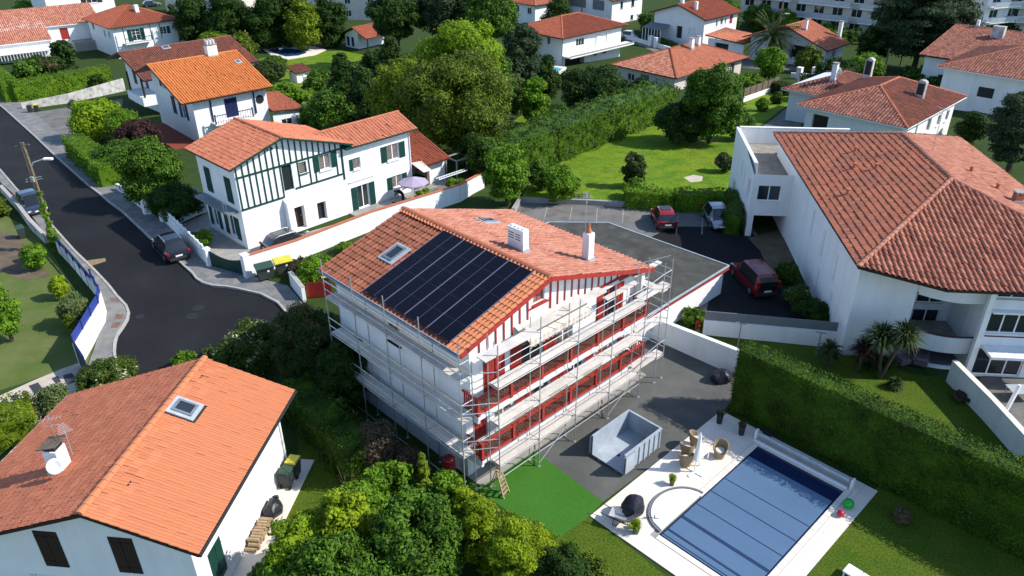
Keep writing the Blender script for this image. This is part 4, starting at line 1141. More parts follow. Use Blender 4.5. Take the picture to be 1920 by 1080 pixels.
for k in range(3): MB().box(-8.9, -8.1, 7.05 + k * 0.4, 7.15 + k * 0.4, 7.8, 8.25).build('chimney_pot', MAT['white'], cB)
skylight(rB, (-5.6, 9.2, bz(-5.6) + 0.05), (0, 1, 0), (-1, 0, 0.33), 0.7, 0.8)
MB().box(-12.0, -0.9, -1.6, 1.28, -1.6, -1.35).build('terrace_slab', MAT['terracotta'], hB)
# low side wing
rb2 = MB().slab([(-6.5, 10.12, 1.6), (0.3, 10.12, 0.9), (0.3, 14.2, 0.5), (-6.5, 14.2, 1.2)], 0.12).build('roof', MAT['brown'], hB)
tiles(rb2, [(0.3, 10.12, 0.9), (0.3, 14.2, 0.5), (-6.5, 14.2, 1.2), (-6.5, 10.12, 1.6)], 'canal', MAT['t_salmon'], 0.3, 0.4, clip=False)
facade(hB, (-0.1, 10.12), (-0.1, 14.0), -3.0, 0.5, [op(1.0, -1.2, 1.4, 0.8, frame='plastic')]); facade(hB, (-0.1, 14.0), (-6.2, 14.0), -3.0, 0.5)

# ------------------------------------------------------------------ brown roofed house behind it
hC = thing('house', 'white house with a dark brown tiled roof behind the orange roof', 'house', (-50.11, 103.4, 0), -48)
rC = gable_roof(hC, -9, 2.75, -3.1, 4.5, 5.0, 2.2, -0.5, 15.4, 'canal', 't_brown', thick=0.16, fascia='brown', tw=0.30, tl=0.42)
cz = lambda x: 4.5 - 0.29 * abs(x + 3.1)
facade(hC, (-8.3, 1.6), (4.2, 1.6), -5, [(0, cz(-8.3) - 0.2), (5.2, 4.3), (12.5, cz(4.2) - 0.2)], [op(2.5, -0.4, 1.2, 1.9, 'closed', shut_mat='brown'), op(7, -0.4, 1.2, 1.9, frame='brown')])
facade(hC, (4.2, 1.6), (4.2, 14.8), -5, cz(4.2) - 0.2); facade(hC, (4.2, 14.8), (-8.3, 14.8), -5, [(0, cz(4.2) - 0.2), (7.3, 4.3), (12.5, cz(-8.3) - 0.2)]); facade(hC, (-8.3, 14.8), (-8.3, 1.6), -5, cz(-8.3) - 0.2)
MB().box(-1.5, 4.4, -0.9, 1.58, -1.2, -0.1).build('balcony', MAT['white'], hC)
for x in (-1.2, 4.1): MB().box(x, x + 0.2, -0.6, -0.4, -0.1, 2.4).build('post', MAT['brown'], hC)
skylight(rC, (-2.0, 5.2, cz(-2.0) + 0.05), (0, 1, 0), (-1, 0, 0.29), 1.1, 0.9)

# ------------------------------------------------------------------ white house with green balcony, far upper left
hD = thing('house', 'white hip-roofed house with a green balcony and white chimney, upper left', 'house', (-75.98, 151.49, 0), 44)
hip_roof(hD, 0, 13.8, 0, 15, -0.9, 1.6, (7.2, 8.2), (7.2, 9.5), 'canal', ['t_brick', 't_brick', None, 't_brick'], along='y', tw=0.34, tl=0.45, fascia='green')
facade(hD, (0.8, 0.8), (13.0, 0.8), -7.2, -1.05, [op(3.4, -3.9, 1.6, 2.2, 'french', shut=('l', 'r'), shut_mat='green', rows=3), op(8.9, -3.4, 1.3, 1.4, frame='plastic', rows=2, shut=('r',), shut_mat='green')])
facade(hD, (0.8, 14.2), (0.8, 0.8), -7.2, -1.05, [op(2.0, -2.6, 1.3, 1.4), op(8, -3.2, 1, 1.2), op(10.5, -3.2, 1, 1.2)])
facade(hD, (13.0, 0.8), (13.0, 14.2), -7.2, -1.05); facade(hD, (13.0, 14.2), (0.8, 14.2), -7.2, -1.05)
bd = MB().box(2.2, 7.4, -0.7, 0.78, -4.15, -3.98).build('balcony', MAT['white'], hD)
for k in range(18): MB().box(2.25 + k * 0.29, 2.31 + k * 0.29, -0.66, -0.6, -3.98, -3.1).build('baluster', MAT['green'], bd)
MB().box(2.2, 7.4, -0.68, -0.58, -3.1, -3.0).build('hand_rail', MAT['green'], bd)
for x in (2.2, 7.3, 9.2): MB().box(x, x + 0.14, -0.6, -0.46, -3.9, -1.05).build('post', MAT['green'], hD)
chimney(hD, 7.6, 5.0, 0.3, 2.0, 0.7, 0.7, cap=None)
rd2 = MB().slab([(13.0, -1.0, -4.0), (18.5, -1.0, -4.6), (18.5, 4, -4.2), (13.0, 4, -3.6)], 0.14).build('roof', MAT['brown'], hD)
tiles(rd2, [(13.0, -1.0, -4.0), (18.5, -1.0, -4.6), (18.5, 4, -4.2), (13.0, 4, -3.6)], 'canal', MAT['t_salmon'], 0.34, 0.45, clip=False)
facade(hD, (13.02, -0.6), (18.2, -0.6), -7.2, -4.6)

# ------------------------------------------------------------------ long low house at the left edge
hE = thing('house', 'long low white house with mottled canal tiles and a red door, left edge', 'house', (-88.75, 153.66, 0), -55)
rE = MB().slab([(-6, -12, -1.75), (-6, 10.4, -1.75), (-16, 10.4, 0.6), (-16, -12, 0.6)], 0.16).slab([(0, -12, -3.2), (0, 0.2, -3.2), (-6.01, 0.2, -1.77), (-6.01, -12, -1.77)], 0.16).build('roof', MAT['white'], hE)
tiles(rE, [(-6, 0.2, -1.75), (-6, 10.4, -1.75), (-16, 10.4, 0.6), (-16, 0.2, 0.6)], 'canal', MAT['t_canal'], 0.36, 0.5)
tiles(rE, [(0, -12, -3.2), (0, 0.2, -3.2), (-16, 0.2, 0.6), (-16, -12, 0.6)], 'canal', MAT['t_canal'], 0.36, 0.5)
facade(hE, (-6.5, 0.3), (-6.5, 10.2), -7.5, -1.95, [op(2.2, -4.6, 1.5, 2.2, 'door', frame='red')])
facade(hE, (-0.5, -12), (-0.5, 0.0), -7.5, -3.4); facade(hE, (-0.5, 0.0), (-6.5, 0.0), -7.5, [(0, -3.4), (6.0, -1.95)])
facade(hE, (-15.5, -12), (-0.5, -12), -7.5, [(0, 0.3), (15, -3.4)]); facade(hE, (-6.5, 10.2), (-15.5, 10.2), -7.5, [(0, -1.95), (9, 0.3)])
MB().box(-0.45, 3.0, -12, -0.2, -4.6, -4.45).build('awning', MAT['white'], hE)
for k in range(22): MB().box(2.9, 2.96, -11.8 + k * 0.52, -11.7 + k * 0.52, -5.6, -4.6).build('baluster', MAT['plastic'], hE)
MB().box(-6.4, -3.5, 4.2, 10.5, -6.8, -4.9).build('annex', MAT['conc'], hE)
# house corner in the very corner of the picture
hE2 = thing('house', 'white gable with brown shutters cut by the top left corner', 'house', (-98, 186, 0), -50)
facade(hE2, (-12, -8), (4, -8), -7.5, 2.5); facade(hE2, (4, -8), (4, 6), -7.5, 2.5, [op(8.2, -1.2, 2.2, 1.9, shut=('l', 'r'), shut_mat='brown')]); facade(hE2, (4, 6), (-12, 6), -7.5, 2.5)
gable_roof(hE2, -14, 1.8, -4, 4.5, 5, 2.2, -9, 7, 'canal', 't_brick', tw=0.4, tl=0.5)

# ------------------------------------------------------------------ white house with a terrace balcony, top centre
hF = thing('house', 'white two-storey house with a long pale terrace and hipped red roof', 'house', (9.22, 138.93, 0), 43)
hip_roof(hF, 0, 18, 0, 13.7, -0.9, 1.3, (6.8, 6.85), (11.4, 6.85), 'canal', ['t_brick', 't_brick', 't_brick', 't_brick'], tw=0.34, tl=0.42, ridge_mat='t_salmon')
facade(hF, (0.9, 0.9), (17.1, 0.9), -7.2, -1.05, [op(3.6, -3.0, 2.2, 1.3, bars=2), op(7.4, -3.7, 1.8, 2.0, 'roller', frame='white'), op(10.3, -3.7, 1.8, 2.0, 'roller', frame='white'), op(8.6, -5.3, 0.8, 0.6, frame='dark'), op(11.2, -5.3, 0.8, 0.6, frame='dark'), op(0.8, -7.0, 5.2, 2.2, 'void', frame='brown', depth=1.5)])
facade(hF, (0.9, 12.8), (0.9, 0.9), -7.2, -1.05, [op(8.0, -2.6, 0.9, 1.3)])
facade(hF, (17.1, 0.9), (17.1, 12.8), -7.2, -1.05); facade(hF, (17.1, 12.8), (0.9, 12.8), -7.2, -1.05)
tb = MB().box(0.92, 18.6, -1.2, 0.88, -4.35, -4.1).build('terrace', MAT['white'], hF)
MB().box(0.92, 18.6, -1.22, -1.1, -4.1, -3.85).build('parapet', MAT['conc'], tb)
MB().tube((0.85, 0.82, -7), (0.85, 0.82, -1.1), 0.06).build('downpipe', MAT['gutter'], hF)

# ------------------------------------------------------------------ bungalow with salmon hip roof
hJ = thing('house', 'low bungalow with a salmon hipped roof and two white chimneys', 'house', (24.94, 114.83, 0), 43)
hip_roof(hJ, -0.5, 19.3, 0, 12.6, -1.8, 0.55, (6.3, 6.5), (13.0, 6.5), 'flat', ['t_salmon', 't_salmon', 't_salmon', 't_canal'], tw=0.36, tl=0.42, ridge_mat='t_brick')
facade(hJ, (0.3, 0.8), (18.5, 0.8), -6, -1.95, [op(12, -3.6, 1.4, 1.2), op(15, -4.4, 1.2, 2.0)], mat='cream')
facade(hJ, (0.3, 11.8), (0.3, 0.8), -6, -1.95, [op(2.0, -3.9, 1.4, 1.1), op(4.6, -4.6, 1.6, 2.1, 'roller', frame='slategrey'), op(7.5, -4.3, 2.0, 1.6, 'roller', frame='cream')], mat='cream')
facade(hJ, (18.5, 0.8), (18.5, 11.8), -6, -1.95, mat='cream'); facade(hJ, (18.5, 11.8), (0.3, 11.8), -6, -1.95, mat='cream')
chimney(hJ, 10.2, 5.2, -0.1, 1.6, 0.7, 0.6, cap='slab'); chimney(hJ, 12.6, 5.6, 0.0, 1.5, 0.6, 0.6, cap='slab')

# ------------------------------------------------------------------ house with red shutters, top
hK = thing('house', 'white gabled house with small red shutters and a glazed veranda', 'house', (38.27, 155.9, 0), -46)
rK = gable_roof(hK, -13.6, -1.0, -6.8, 1.2, 0, -1.0, -0.3, 13.2, 'canal', 't_brick', thick=0.18, fascia='brown', tw=0.36, tl=0.45)
kz = lambda x: 1.2 - 0.3235 * abs(x + 6.8)
facade(hK, (-12.8, 0.6), (-0.8, 0.6), -7.5, [(0, kz(-12.8) - 0.2), (6.0, 1.0), (12, kz(-0.8) - 0.2)], [op(5.6, -5.4, 1.4, 2.4, 'void', frame='dark', depth=0.6), op(8.6, -4.2, 1.6, 1.3, 'roller', frame='white')])
facade(hK, (-0.8, 0.6), (-0.8, 12.6), -7.5, kz(-0.8) - 0.2, [op(4.1, -3.0, 0.7, 1.3), op(5.8, -2.9, 0.9, 1.3), op(7.3, -2.9, 0.6, 1.3), op(9.2, -3.0, 1.0, 1.6, 'closed', shut_mat='red'), op(9.2, -6.0, 1.0, 1.6, 'closed', shut_mat='red'), op(4.6, -5.7, 0.8, 0.9), op(6.4, -5.5, 0.7, 0.9)])
facade(hK, (-0.8, 12.6), (-12.8, 12.6), -7.5, [(0, kz(-0.8) - 0.2), (6, 1.0), (12, kz(-12.8) - 0.2)]); facade(hK, (-12.8, 12.6), (-12.8, 0.6), -7.5, kz(-12.8) - 0.2)
chimney(hK, -4.0, 2.0, 0.0, 1.8, 0.6, 0.5, cap=None); chimney(hK, -6.8, 1.2, 0.9, 2.4, 0.6, 0.6, cap=None)
vk = MB().slab([(-13.4, -2.6, -3.6), (-8.8, -2.6, -3.6), (-8.8, 0.55, -3.0), (-13.4, 0.55, -3.0)], 0.08).build('veranda', MAT['slategrey'], hK)
for k in range(7): MB().box(-13.3 + k * 0.74, -13.2 + k * 0.74, -2.55, -2.45, -6.7, -3.65).build('veranda_post', MAT['plastic'], vk)
MB().box(-13.2, -8.9, -2.5, -2.48, -5.6, -3.7).build('pane', MAT['glass'], vk)

# ------------------------------------------------------------------ house beside the palm
hL = thing('house', 'gabled house with a salmon tiled roof beside the big palm', 'house', (54.59, 134.93, 0), -46)
gable_roof(hL, -16.5, -2.3, -8.3, 0.7, 0, -2.4, -0.3, 8.6, 'flat', 't_salmon', thick=0.18, fascia='brown', tw=0.36, tl=0.42)
Lz = lambda x: 0.7 - 0.37 * abs(x + 8.3)
facade(hL, (-15.5, 1.2), (-0.8, 1.2), -6.5, [(0, Lz(-15.5) - 0.2), (7.2, 0.5), (14.7, Lz(-0.8) - 0.2)], [op(3.5, -4.8, 1.4, 2.0, 'void', frame='dark'), op(8, -4.8, 3.0, 2.2, 'void', frame='dark', depth=1.0)])
facade(hL, (-0.8, 1.2), (-0.8, 8.0), -6.5, Lz(-0.8) - 0.2, [op(2.5, -4.3, 1.2, 1.3)]); facade(hL, (-0.8, 8.0), (-15.5, 8.0), -6.5, [(0, Lz(-0.8) - 0.2), (7.5, 0.5), (14.7, Lz(-15.5) - 0.2)])
chimney(hL, -6.0, 2.6, -0.3, 1.6, 0.5, 0.5); chimney(hL, -2.2, 8.2, -1.8, 1.0, 0.6, 0.6)
lg = MB().slab([(-24, -1, -2.9), (-15.6, -1, -3.4), (-15.6, 6, -3.0), (-24, 6, -2.4)], 0.15).build('garage_roof', MAT['brown'], hL)
tiles(lg, [(-24, -1, -2.9), (-15.6, -1, -3.4), (-15.6, 6, -3.0), (-24, 6, -2.4)], 'canal', MAT['t_salmon'], 0.4, 0.5, clip=False)
facade(hL, (-23.5, -0.5), (-15.8, -0.5), -6.5, -3.4, [op(1.5, -6.2, 3, 2.2, 'void', frame='dark', depth=0.8)])

# ------------------------------------------------------------------ hip roofed house, right
hM = thing('house', 'white house with a low hipped roof and dark vaulted chimney, right', 'house', (39.63, 74.4, 0), 44)
hip_roof(hM, -0.3, 16.1, 0, 11.9, 3.2, 5.2, (6.0, 5.95), (11.0, 5.95), 'canal', ['t_brown', 't_brown', 't_brown', 't_oldcanal'], tw=0.34, tl=0.42, fascia='white', ridge_mat='t_salmon')
facade(hM, (0.6, 0.8), (15.3, 0.8), -2.6, 3.05, [op(3, 0.3, 1.4, 2.3, 'roller', frame='white'), op(7, 0.8, 1.2, 1.4), op(10, 0.8, 1.0, 1.2), op(12.5, 0.8, 1.0, 1.2)])
facade(hM, (0.6, 11.1), (0.6, 0.8), -2.6, 3.05, [op(0.8, 0.0, 1.8, 2.4, 'void', frame='dark', depth=0.6)])
facade(hM, (15.3, 0.8), (15.3, 11.1), -2.6, 3.05); facade(hM, (15.3, 11.1), (0.6, 11.1), -2.6, 3.05)
def vault_chimney(t, x, y, z0, z1, w=0.5, d=0.9):
    c = MB().box(x - w / 2, x + w / 2, y - d / 2, y + d / 2, z0, z1).build('chimney', MAT['grimy'], t)
    mb = MB(); n = 8
    vs = []
    for xx in (x - w / 2 - 0.06, x + w / 2 + 0.06):
        for k in range(n + 1):
            a = math.pi * k / n
            vs.append((xx, y + (d / 2 + 0.04) * math.cos(a), z1 + 0.35 * math.sin(a)))
    mb.add(vs, [(k, k + 1, n + 2 + k, n + 1 + k) for k in range(n)] + [tuple(range(n, -1, -1)), tuple(range(n + 1, 2 * n + 2))])
    mb.build('cap', MAT['grimy'], c)
    MB().box(x - w / 2 - 0.012, x - w / 2 - 0.002, y - d / 2 + 0.1, y + d / 2 - 0.1, z0 + 0.6, z1 + 0.1).build('smoke_slot', MAT['dark'], c)
vault_chimney(hM, 8.7, 2.6, 3.8, 5.6)
vault_chimney(hM, 15.0, 11.0, 3.4, 5.6)
h2 = thing('house', 'small tiled roof with a satellite dish behind the hipped roof', 'house', (43.5, 92.5, 0), 44)
hip_roof(h2, -5, 7, 0, 9, 1.6, 3.2, (-0.5, 4.5), (2.5, 4.5), 'canal', ['t_oldcanal', 't_oldcanal', None, 't_oldcanal'], tw=0.34, tl=0.42, fascia='white')
facade(h2, (-4.2, 0.8), (6.2, 0.8), -4, 1.45); facade(h2, (-4.2, 8.2), (-4.2, 0.8), -4, 1.45); facade(h2, (6.2, 0.8), (6.2, 8.2), -4, 1.45)
chimney(h2, -1.5, 4.2, 2.6, 4.8, 0.5, 0.6)
d2 = MB().lathe([(0.02, 0), (0.3, 0.06), (0.5, 0.18), (0.48, 0.19), (0.02, 0.03)], 16).build('satellite_dish', MAT['plastic'], h2); d2.location = (-1.1, 3.9, 3.9); d2.rotation_euler = (rad(70), 0, rad(60))

# ------------------------------------------------------------------ two houses at the right edge
hN = thing('house', 'pale house with old canal tiles and dark square windows, right edge', 'house', (63.47, 95.3, 0), 44)
hip_roof(hN, -0.2, 16.6, -8, 10.3, 2.5, 5.0, (8.2, 0.5), (8.2, 2.6), 'canal', ['t_salmon', 't_salmon', 't_oldcanal', 't_oldcanal'], along='y', tw=0.34, tl=0.42, fascia='white')
facade(hN, (0.7, 9.5), (0.7, -7.2), -5, 2.35, [op(4.6, -0.6, 1.9, 1.3, 'void', frame='dark'), op(4.6, -3.7, 1.9, 1.2, 'void', frame='dark')])
facade(hN, (0.7, -7.2), (15.8, -7.2), -5, 2.35); facade(hN, (15.8, 9.5), (0.7, 9.5), -5, 2.35)
chimney(hN, 5.2, -2.2, 3.3, 5.0, 0.5, 1.0)
hN2 = thing('house', 'large brown tiled roof with a grey chimney behind, right edge', 'house', (61.72, 115.27, 0), 44)
gable_roof(hN2, 0, 1.0, 13.0, 3.6, 24, 1.2, -16, 1.6, 'canal', 't_oldcanal', thick=0.18, fascia='brown', tw=0.36, tl=0.45)
facade(hN2, (0.8, 0.8), (0.8, -15.5), -6, 0.9); facade(hN2, (23, 0.8), (0.8, 0.8), -6, [(0, 1.2), (10, 3.3), (22.2, 0.9)])
chimney(hN2, 10.0, -5.5, 2.6, 4.6, 1.0, 1.6, cap=None, mat='grimy'); chimney(hN2, 13.0, -1.6, 3.4, 4.6, 0.4, 0.4, cap=None)

# ------------------------------------------------------------------ big white building on the right
hQ = thing('apartment_building', 'large white building with a wide brown tiled hip roof and balconies', 'building', (19.75, 38.76, 0), 84.2)
qa, qd, qc, qb = (0, 0, 6.5), (24.4, 0, 6.5), (24.4, -15, 6.5), (0, -15, 6.5)
qf, qg, q0, q1 = (-1.5, -4.4, 6.03), (-1.5, -16.4, 6.03), (7.9, -7.45, 9.0), (17.0, -7.45, 9.0)
low = lambda p: (p[0], p[1], p[2] - 0.16)
V = [qa, qd, qc, qg, qf, q0, q1, qb]
rQ = MB().add(V + [low(p) for p in V], [(1, 0, 5, 6), (4, 3, 5, 0), (7, 2, 6, 5), (2, 1, 6), (3, 7, 5), (9, 14, 13, 8), (12, 8, 13, 11), (15, 13, 14, 10), (10, 14, 9), (0, 1, 9, 8), (4, 0, 8, 12), (3, 4, 12, 11), (7, 3, 11, 15), (2, 7, 15, 10), (1, 2, 10, 9)]).build('roof', MAT['brown'], hQ)
tiles(rQ, [qd, qa, q0, q1], 'roman', MAT['t_weather'], 0.34, 0.42, 0.06)
tiles(rQ, [qf, qg, q0, qa], 'canal', MAT['t_warmcanal'], 0.32, 0.42, 0.04)
tiles(rQ, [qb, qc, q1, q0], 'roman', MAT['t_pink'], 0.34, 0.42, 0.03)
tiles(rQ, [qc, qd, q1], 'canal', MAT['t_brick'], 0.34, 0.42)
up = lambda p: (p[0], p[1], p[2] + 0.04)
for a, b in ((q0, q1), (qa, q0), (qd, q1), (qg, q0)): ridge_caps(rQ, up(a), up(b), MAT['t_pink'], r=0.13)
for (x, y) in ((13.2, -3.2), (12.2, -4.3), (9.4, -1.8), (16, -4.0)):
    z = 6.5 + 0.3356 * -y
    MB().lathe([(0.12, z - 0.1), (0.11, z + 0.35), (0.15, z + 0.37), (0.15, z + 0.43), (0.02, z + 0.46)], 10, (x, y, 0)).build('roof_vent', MAT['t_salmon'], hQ)
for (x, y) in ((12, -10.5), (9.5, -11.2)):
    z = 9.0 - 0.331 * (-y - 7.45)
    MB().lathe([(0.12, z - 0.1), (0.11, z + 0.35), (0.16, z + 0.4), (0.02, z + 0.46)], 10, (x, y, 0)).build('roof_vent', MAT['t_salmon'], hQ)
chimney(hQ, 7.6, -11.6, 7.4, 8.2, 0.5, 0.5, cap='slab', mat='t_salmon')
tv_antenna(hQ, 14.2, -8.6, 8.6, 11.8, 1.2, 0.3, 'steelpost')
wz = 6.4
facade(hQ, (24.0, -0.45), (0.7, -0.45), -0.6, wz, [op(12.6, 3.4, 0.45, 1.9, 'closed', shut_mat='white'), op(15.6, 3.2, 0.5, 1.9, 'closed', shut_mat='white'), op(18.8, 3.0, 0.5, 1.9, 'closed', shut_mat='white'),
    op(13.6, 5.75, 0.35, 0.3, frame='conc', bars=0, sill=False), op(16.3, 5.75, 0.35, 0.3, frame='conc', bars=0, sill=False), op(19.0, 5.75, 0.35, 0.3, frame='conc', bars=0, sill=False), op(16, 0.8, 0.5, 1.6, 'closed', shut_mat='white'), op(19.2, 0.8, 0.5, 1.6, 'closed', shut_mat='white')])
facade(hQ, (0.7, -0.45), (0.7, -3.9), -0.6, wz)
facade(hQ, (0.7, -3.9), (3.2, -3.9), -0.6, wz)  # cheek of the loggias
facade(hQ, (3.2, -3.9), (3.2, -7.3), -0.6, wz, [op(0.5, 0.15, 2.4, 1.9, 'french', bars=2, frame='plastic'), op(0.5, 2.5, 2.4, 1.9, 'french', bars=2, frame='plastic')])
facade(hQ, (3.2, -7.3), (-0.9, -7.3), -0.6, wz)
facade(hQ, (24.0, -14.5), (24.0, -0.45), -0.6, wz)
facade(hQ, (-0.9, -7.3), (-0.9, -15.0), -0.6, 6.0, [op(0.15, 5.3, 3.2, 0.62, frame='plastic', bars=3), op(0.15, 3.0, 3.2, 1.45, 'french', bars=3), op(0.15, 0.1, 2.7, 1.85, 'french', bars=2), op(3.6, 3.0, 3.2, 1.45, 'french', bars=3), op(3.6, 0.1, 2.7, 1.85, 'french', bars=2)])
facade(hQ, (-0.9, -15.0), (24.0, -14.5), -0.6, 6.0)
MB().tube((0.55, -0.35, 0), (0.55, -0.35, 6.4), 0.06).build('downpipe', MAT['plastic'], hQ)
def curved_band(z0, z1, name, mat, bulge=0.9, t=0.12, x_=0.62, ya=-3.92, yb=-7.28):
    n = 8; vs = []
    for k in range(n + 1):
        s = k / n; y = ya + (yb - ya) * s; x = x_ - bulge * s ** 0.8 - 0.35 * math.sin(math.pi * s)
        vs += [(x, y, z0), (x, y, z1), (x + t, y, z1), (x + t, y, z0)]
    fs = []
    for k in range(n):
        for j in range(4): fs.append((4 * k + j, 4 * k + 4 + j, 4 * k + 4 + (j + 1) % 4, 4 * k + (j + 1) % 4))
    fs += [(3, 2, 1, 0), (4 * n, 4 * n + 1, 4 * n + 2, 4 * n + 3)]
    return MB().add(vs, fs).build(name, MAT[mat], hQ)
for z in (1.15, 4.55):
    curved_band(z, z + 1.05, 'balcony_parapet', 'white')
    curved_band(z + 1.1, z + 1.16, 'hand_rail', 'burgundy', t=0.06)
    MB().prism([(0.6, -3.92), (3.18, -3.92), (3.18, -7.28), (-0.2, -7.28), (0.05, -5.6)], z - 0.02, z + 0.14).build('balcony_floor', MAT['conc'], hQ)
curved_band(-0.1, 0.22, 'terrace_edge', 'white')
MB().prism([(0.6, -3.92), (3.18, -3.92), (3.18, -7.28), (-0.2, -7.28), (0.05, -5.6)], -0.1, 0.1).build('terrace_slab', MAT['slategrey'], hQ)
MB().bar((-0.95, -7.15, 0.5), (-1.05, -7.1, 6.05), 0.28, 0.28, up=(0, 1, 0)).build('column', MAT['white'], hQ)
MB().box(-2.2, -0.92, -11.5, -7.5, 2.05, 2.22).build('canopy', MAT['white'], hQ)
MB().box(-1.3, -0.92, -11.5, -7.32, 4.5, 4.62).build('string_course', MAT['white'], hQ)
for y in (-7.3, -9.3): MB().tube((-1.2, y, 3.0), (-1.2, y - 2.0, 3.0), 0.04).build('hand_rail', MAT['burgundy'], hQ)
# flat-roofed part with a carport
facade(hQ, (17.6, 2.6), (17.6, -0.46), -0.6, 5.3, [op(0.45, 3.1, 1.8, 1.3, frame='plastic'), op(0.45, -0.2, 2.55, 2.05, 'porch', depth=5.0)])
facade(hQ, (27.1, 2.6), (17.6, 2.6), -0.6, [(0, 6.1), (5.5, 6.0), (9.5, 5.3)], [op(4.3, 3.2, 0.5, 1.6, 'closed', shut_mat='white'), op(5.6, 3.2, 0.6, 1.6, 'closed', shut_mat='white'), op(7.8, 3.0, 0.8, 1.4), op(2.0, 0.2, 0.9, 1.9, 'closed', shut_mat='zinc'), op(6.2, 0.3, 0.8, 1.4, 'closed', shut_mat='zinc')])
facade(hQ, (27.1, -7), (27.1, 2.6), -0.6, 6.1)
MB().box(17.75, 26.9, -0.4, 2.45, 4.55, 4.7).box(24.6, 26.9, -6.9, -0.41, 4.55, 4.7).build('flat_roof', MAT['gravelroof'], hQ)
MB().box(18.0, 27.12, 2.35, 2.62, 6.02, 6.12).build('parapet_cap', MAT['white'], hQ)
MB().box(26.85, 27.14, -7.0, 2.34, 6.12, 6.2).build('parapet_cap', MAT['white'], hQ)
MB().box(26.86, 26.9, -6.9, 2.34, 4.6, 6.1).build('parapet', MAT['white'], hQ)
MB().box(18, 26.8, 2.32, 2.36, 4.6, 6.0).build('parapet', MAT['white'], hQ)
ck = thing('loggia_sofa', 'mauve cushioned sofa in the ground floor loggia', 'sofa', (24.8, 38.6, 0.1), 60)
MB().cbox(-0.9, 0.9, -0.4, 0.4, 0.15, 0.42, 0.06).build('seat', MAT['mauve'], ck); MB().cbox(-0.9, 0.9, 0.3, 0.5, 0.42, 0.85, 0.06).build('backrest', MAT['mauve'], ck); MB().cbox(-0.9, -0.72, -0.4, 0.3, 0.42, 0.6, 0.04).build('armrest', MAT['mauve'], ck)
for x in (-0.8, 0.8):
    for y in (-0.3, 0.4): MB().box(x - 0.03, x + 0.03, y - 0.03, y + 0.03, 0, 0.16).build('leg', MAT['dark'], ck)
ac = thing('armchair', 'mauve armchair at the edge of the ground floor loggia', 'armchair', (23.6, 38.35, 0.1), 20)
MB().cbox(-0.35, 0.35, -0.35, 0.35, 0.1, 0.42, 0.05).build('seat', MAT['mauve'], ac); MB().cbox(-0.35, 0.35, 0.28, 0.44, 0.42, 0.85, 0.05).build('backrest', MAT['mauve'], ac)
for s in (-1, 1): MB().cbox(s * 0.4 - 0.07, s * 0.4 + 0.07, -0.35, 0.4, 0.1, 0.6, 0.04).build('armrest', MAT['mauve'], ac)
# checkered paving in front of the carport
cp = sheet('carport_paving', [(19.08, 56.18), (24.39, 58.77), (22.22, 52.88), (20.44, 51.14), (19.12, 50.74), (19.41, 53.85)], 0.018, MAT['earth'])

# ------------------------------------------------------------------ garage with grey felt roof
gar = thing('garage', 'low white garage with a grey felt flat roof behind the house', 'garage', (MX, MY, 0), MR)
GP = [(13.9, 1.0), (25.1, 1.1), (24.75, 11.6), (21.6, 14.9), (13.9, 14.9)]
MB().prism(GP, 1.95, 2.2).build('roof', MAT['felt'], gar)
for i in (0, 1, 2, 3):
    a, b = GP[i], GP[i + 1]
    MB().bar((a[0], a[1], 2.2), (b[0], b[1], 2.2), 0.09, 0.1).build('roof_edge', MAT['zinc'], gar)
MB().bar((14.1, 0.95, 2.02), (25.0, 1.02, 2.02), 0.06, 0.08).build('fascia', MAT['red'], gar)
facade(gar, (13.9, 1.25), (24.85, 1.3), -0.4, 1.95); facade(gar, (24.85, 1.3), (24.5, 11.5), -0.4, 1.95, [op(2, 0, 2.6, 1.7, 'roller', frame='conc'), op(5.6, 0, 2.6, 1.7, 'roller', frame='conc')]); facade(gar, (24.5, 11.5), (21.5, 14.7), -0.4, 1.95); facade(gar, (21.5, 14.7), (13.9, 14.7), -0.4, 1.95)

# ------------------------------------------------------------------ boundary walls on the right
def wall(name, label, pts, h, t=0.22, mat='white', cap=None, caph=0.06, base=-0.3, cat='wall', z=None):
    a0 = pts[0]
    w = thing(name, label, cat, (a0[0], a0[1], 0.0))
    for i in range(len(pts) - 1):
        a, b = pts[i], pts[i + 1]
        h0 = h[i] if isinstance(h, (list, tuple)) else h; h1 = h[i + 1] if isinstance(h, (list, tuple)) else h
        d = Vector((b[0] - a[0], b[1] - a[1], 0)).normalized(); n = Vector((-d.y, d.x, 0)) * (t / 2)
        ax, ay, bx, by = a[0] - a0[0], a[1] - a0[1], b[0] - a0[0], b[1] - a0[1]
        za, zb = T(a[1]), T(b[1])
        vs = [(ax - n.x, ay - n.y, za + base), (ax + n.x, ay + n.y, za + base), (bx + n.x, by + n.y, zb + base), (bx - n.x, by - n.y, zb + base),
              (ax - n.x, ay - n.y, za + h0), (ax + n.x, ay + n.y, za + h0), (bx + n.x, by + n.y, zb + h1), (bx - n.x, by - n.y, zb + h1)]
        MB().add(vs, [(0, 1, 2, 3), (7, 6, 5, 4), (0, 4, 5, 1), (1, 5, 6, 2), (2, 6, 7, 3), (3, 7, 4, 0)]).build('wall_section', MAT[mat], w)
        if cap:
            q = resample([(ax, ay), (bx, by)], 0.9)
            for k in range(len(q) - 1):
                s0, s1 = k / (len(q) - 1), (k + 1) / (len(q) - 1)
                e = d * 0.008
                MB().bar((q[k][0] + e.x, q[k][1] + e.y, za + (zb - za) * s0 + h0 + (h1 - h0) * s0 + caph / 2), (q[k + 1][0] - e.x, q[k + 1][1] - e.y, za + (zb - za) * s1 + h0 + (h1 - h0) * s1 + caph / 2), t + 0.08, caph).build('coping_stone', MAT[cap], w)
    return w
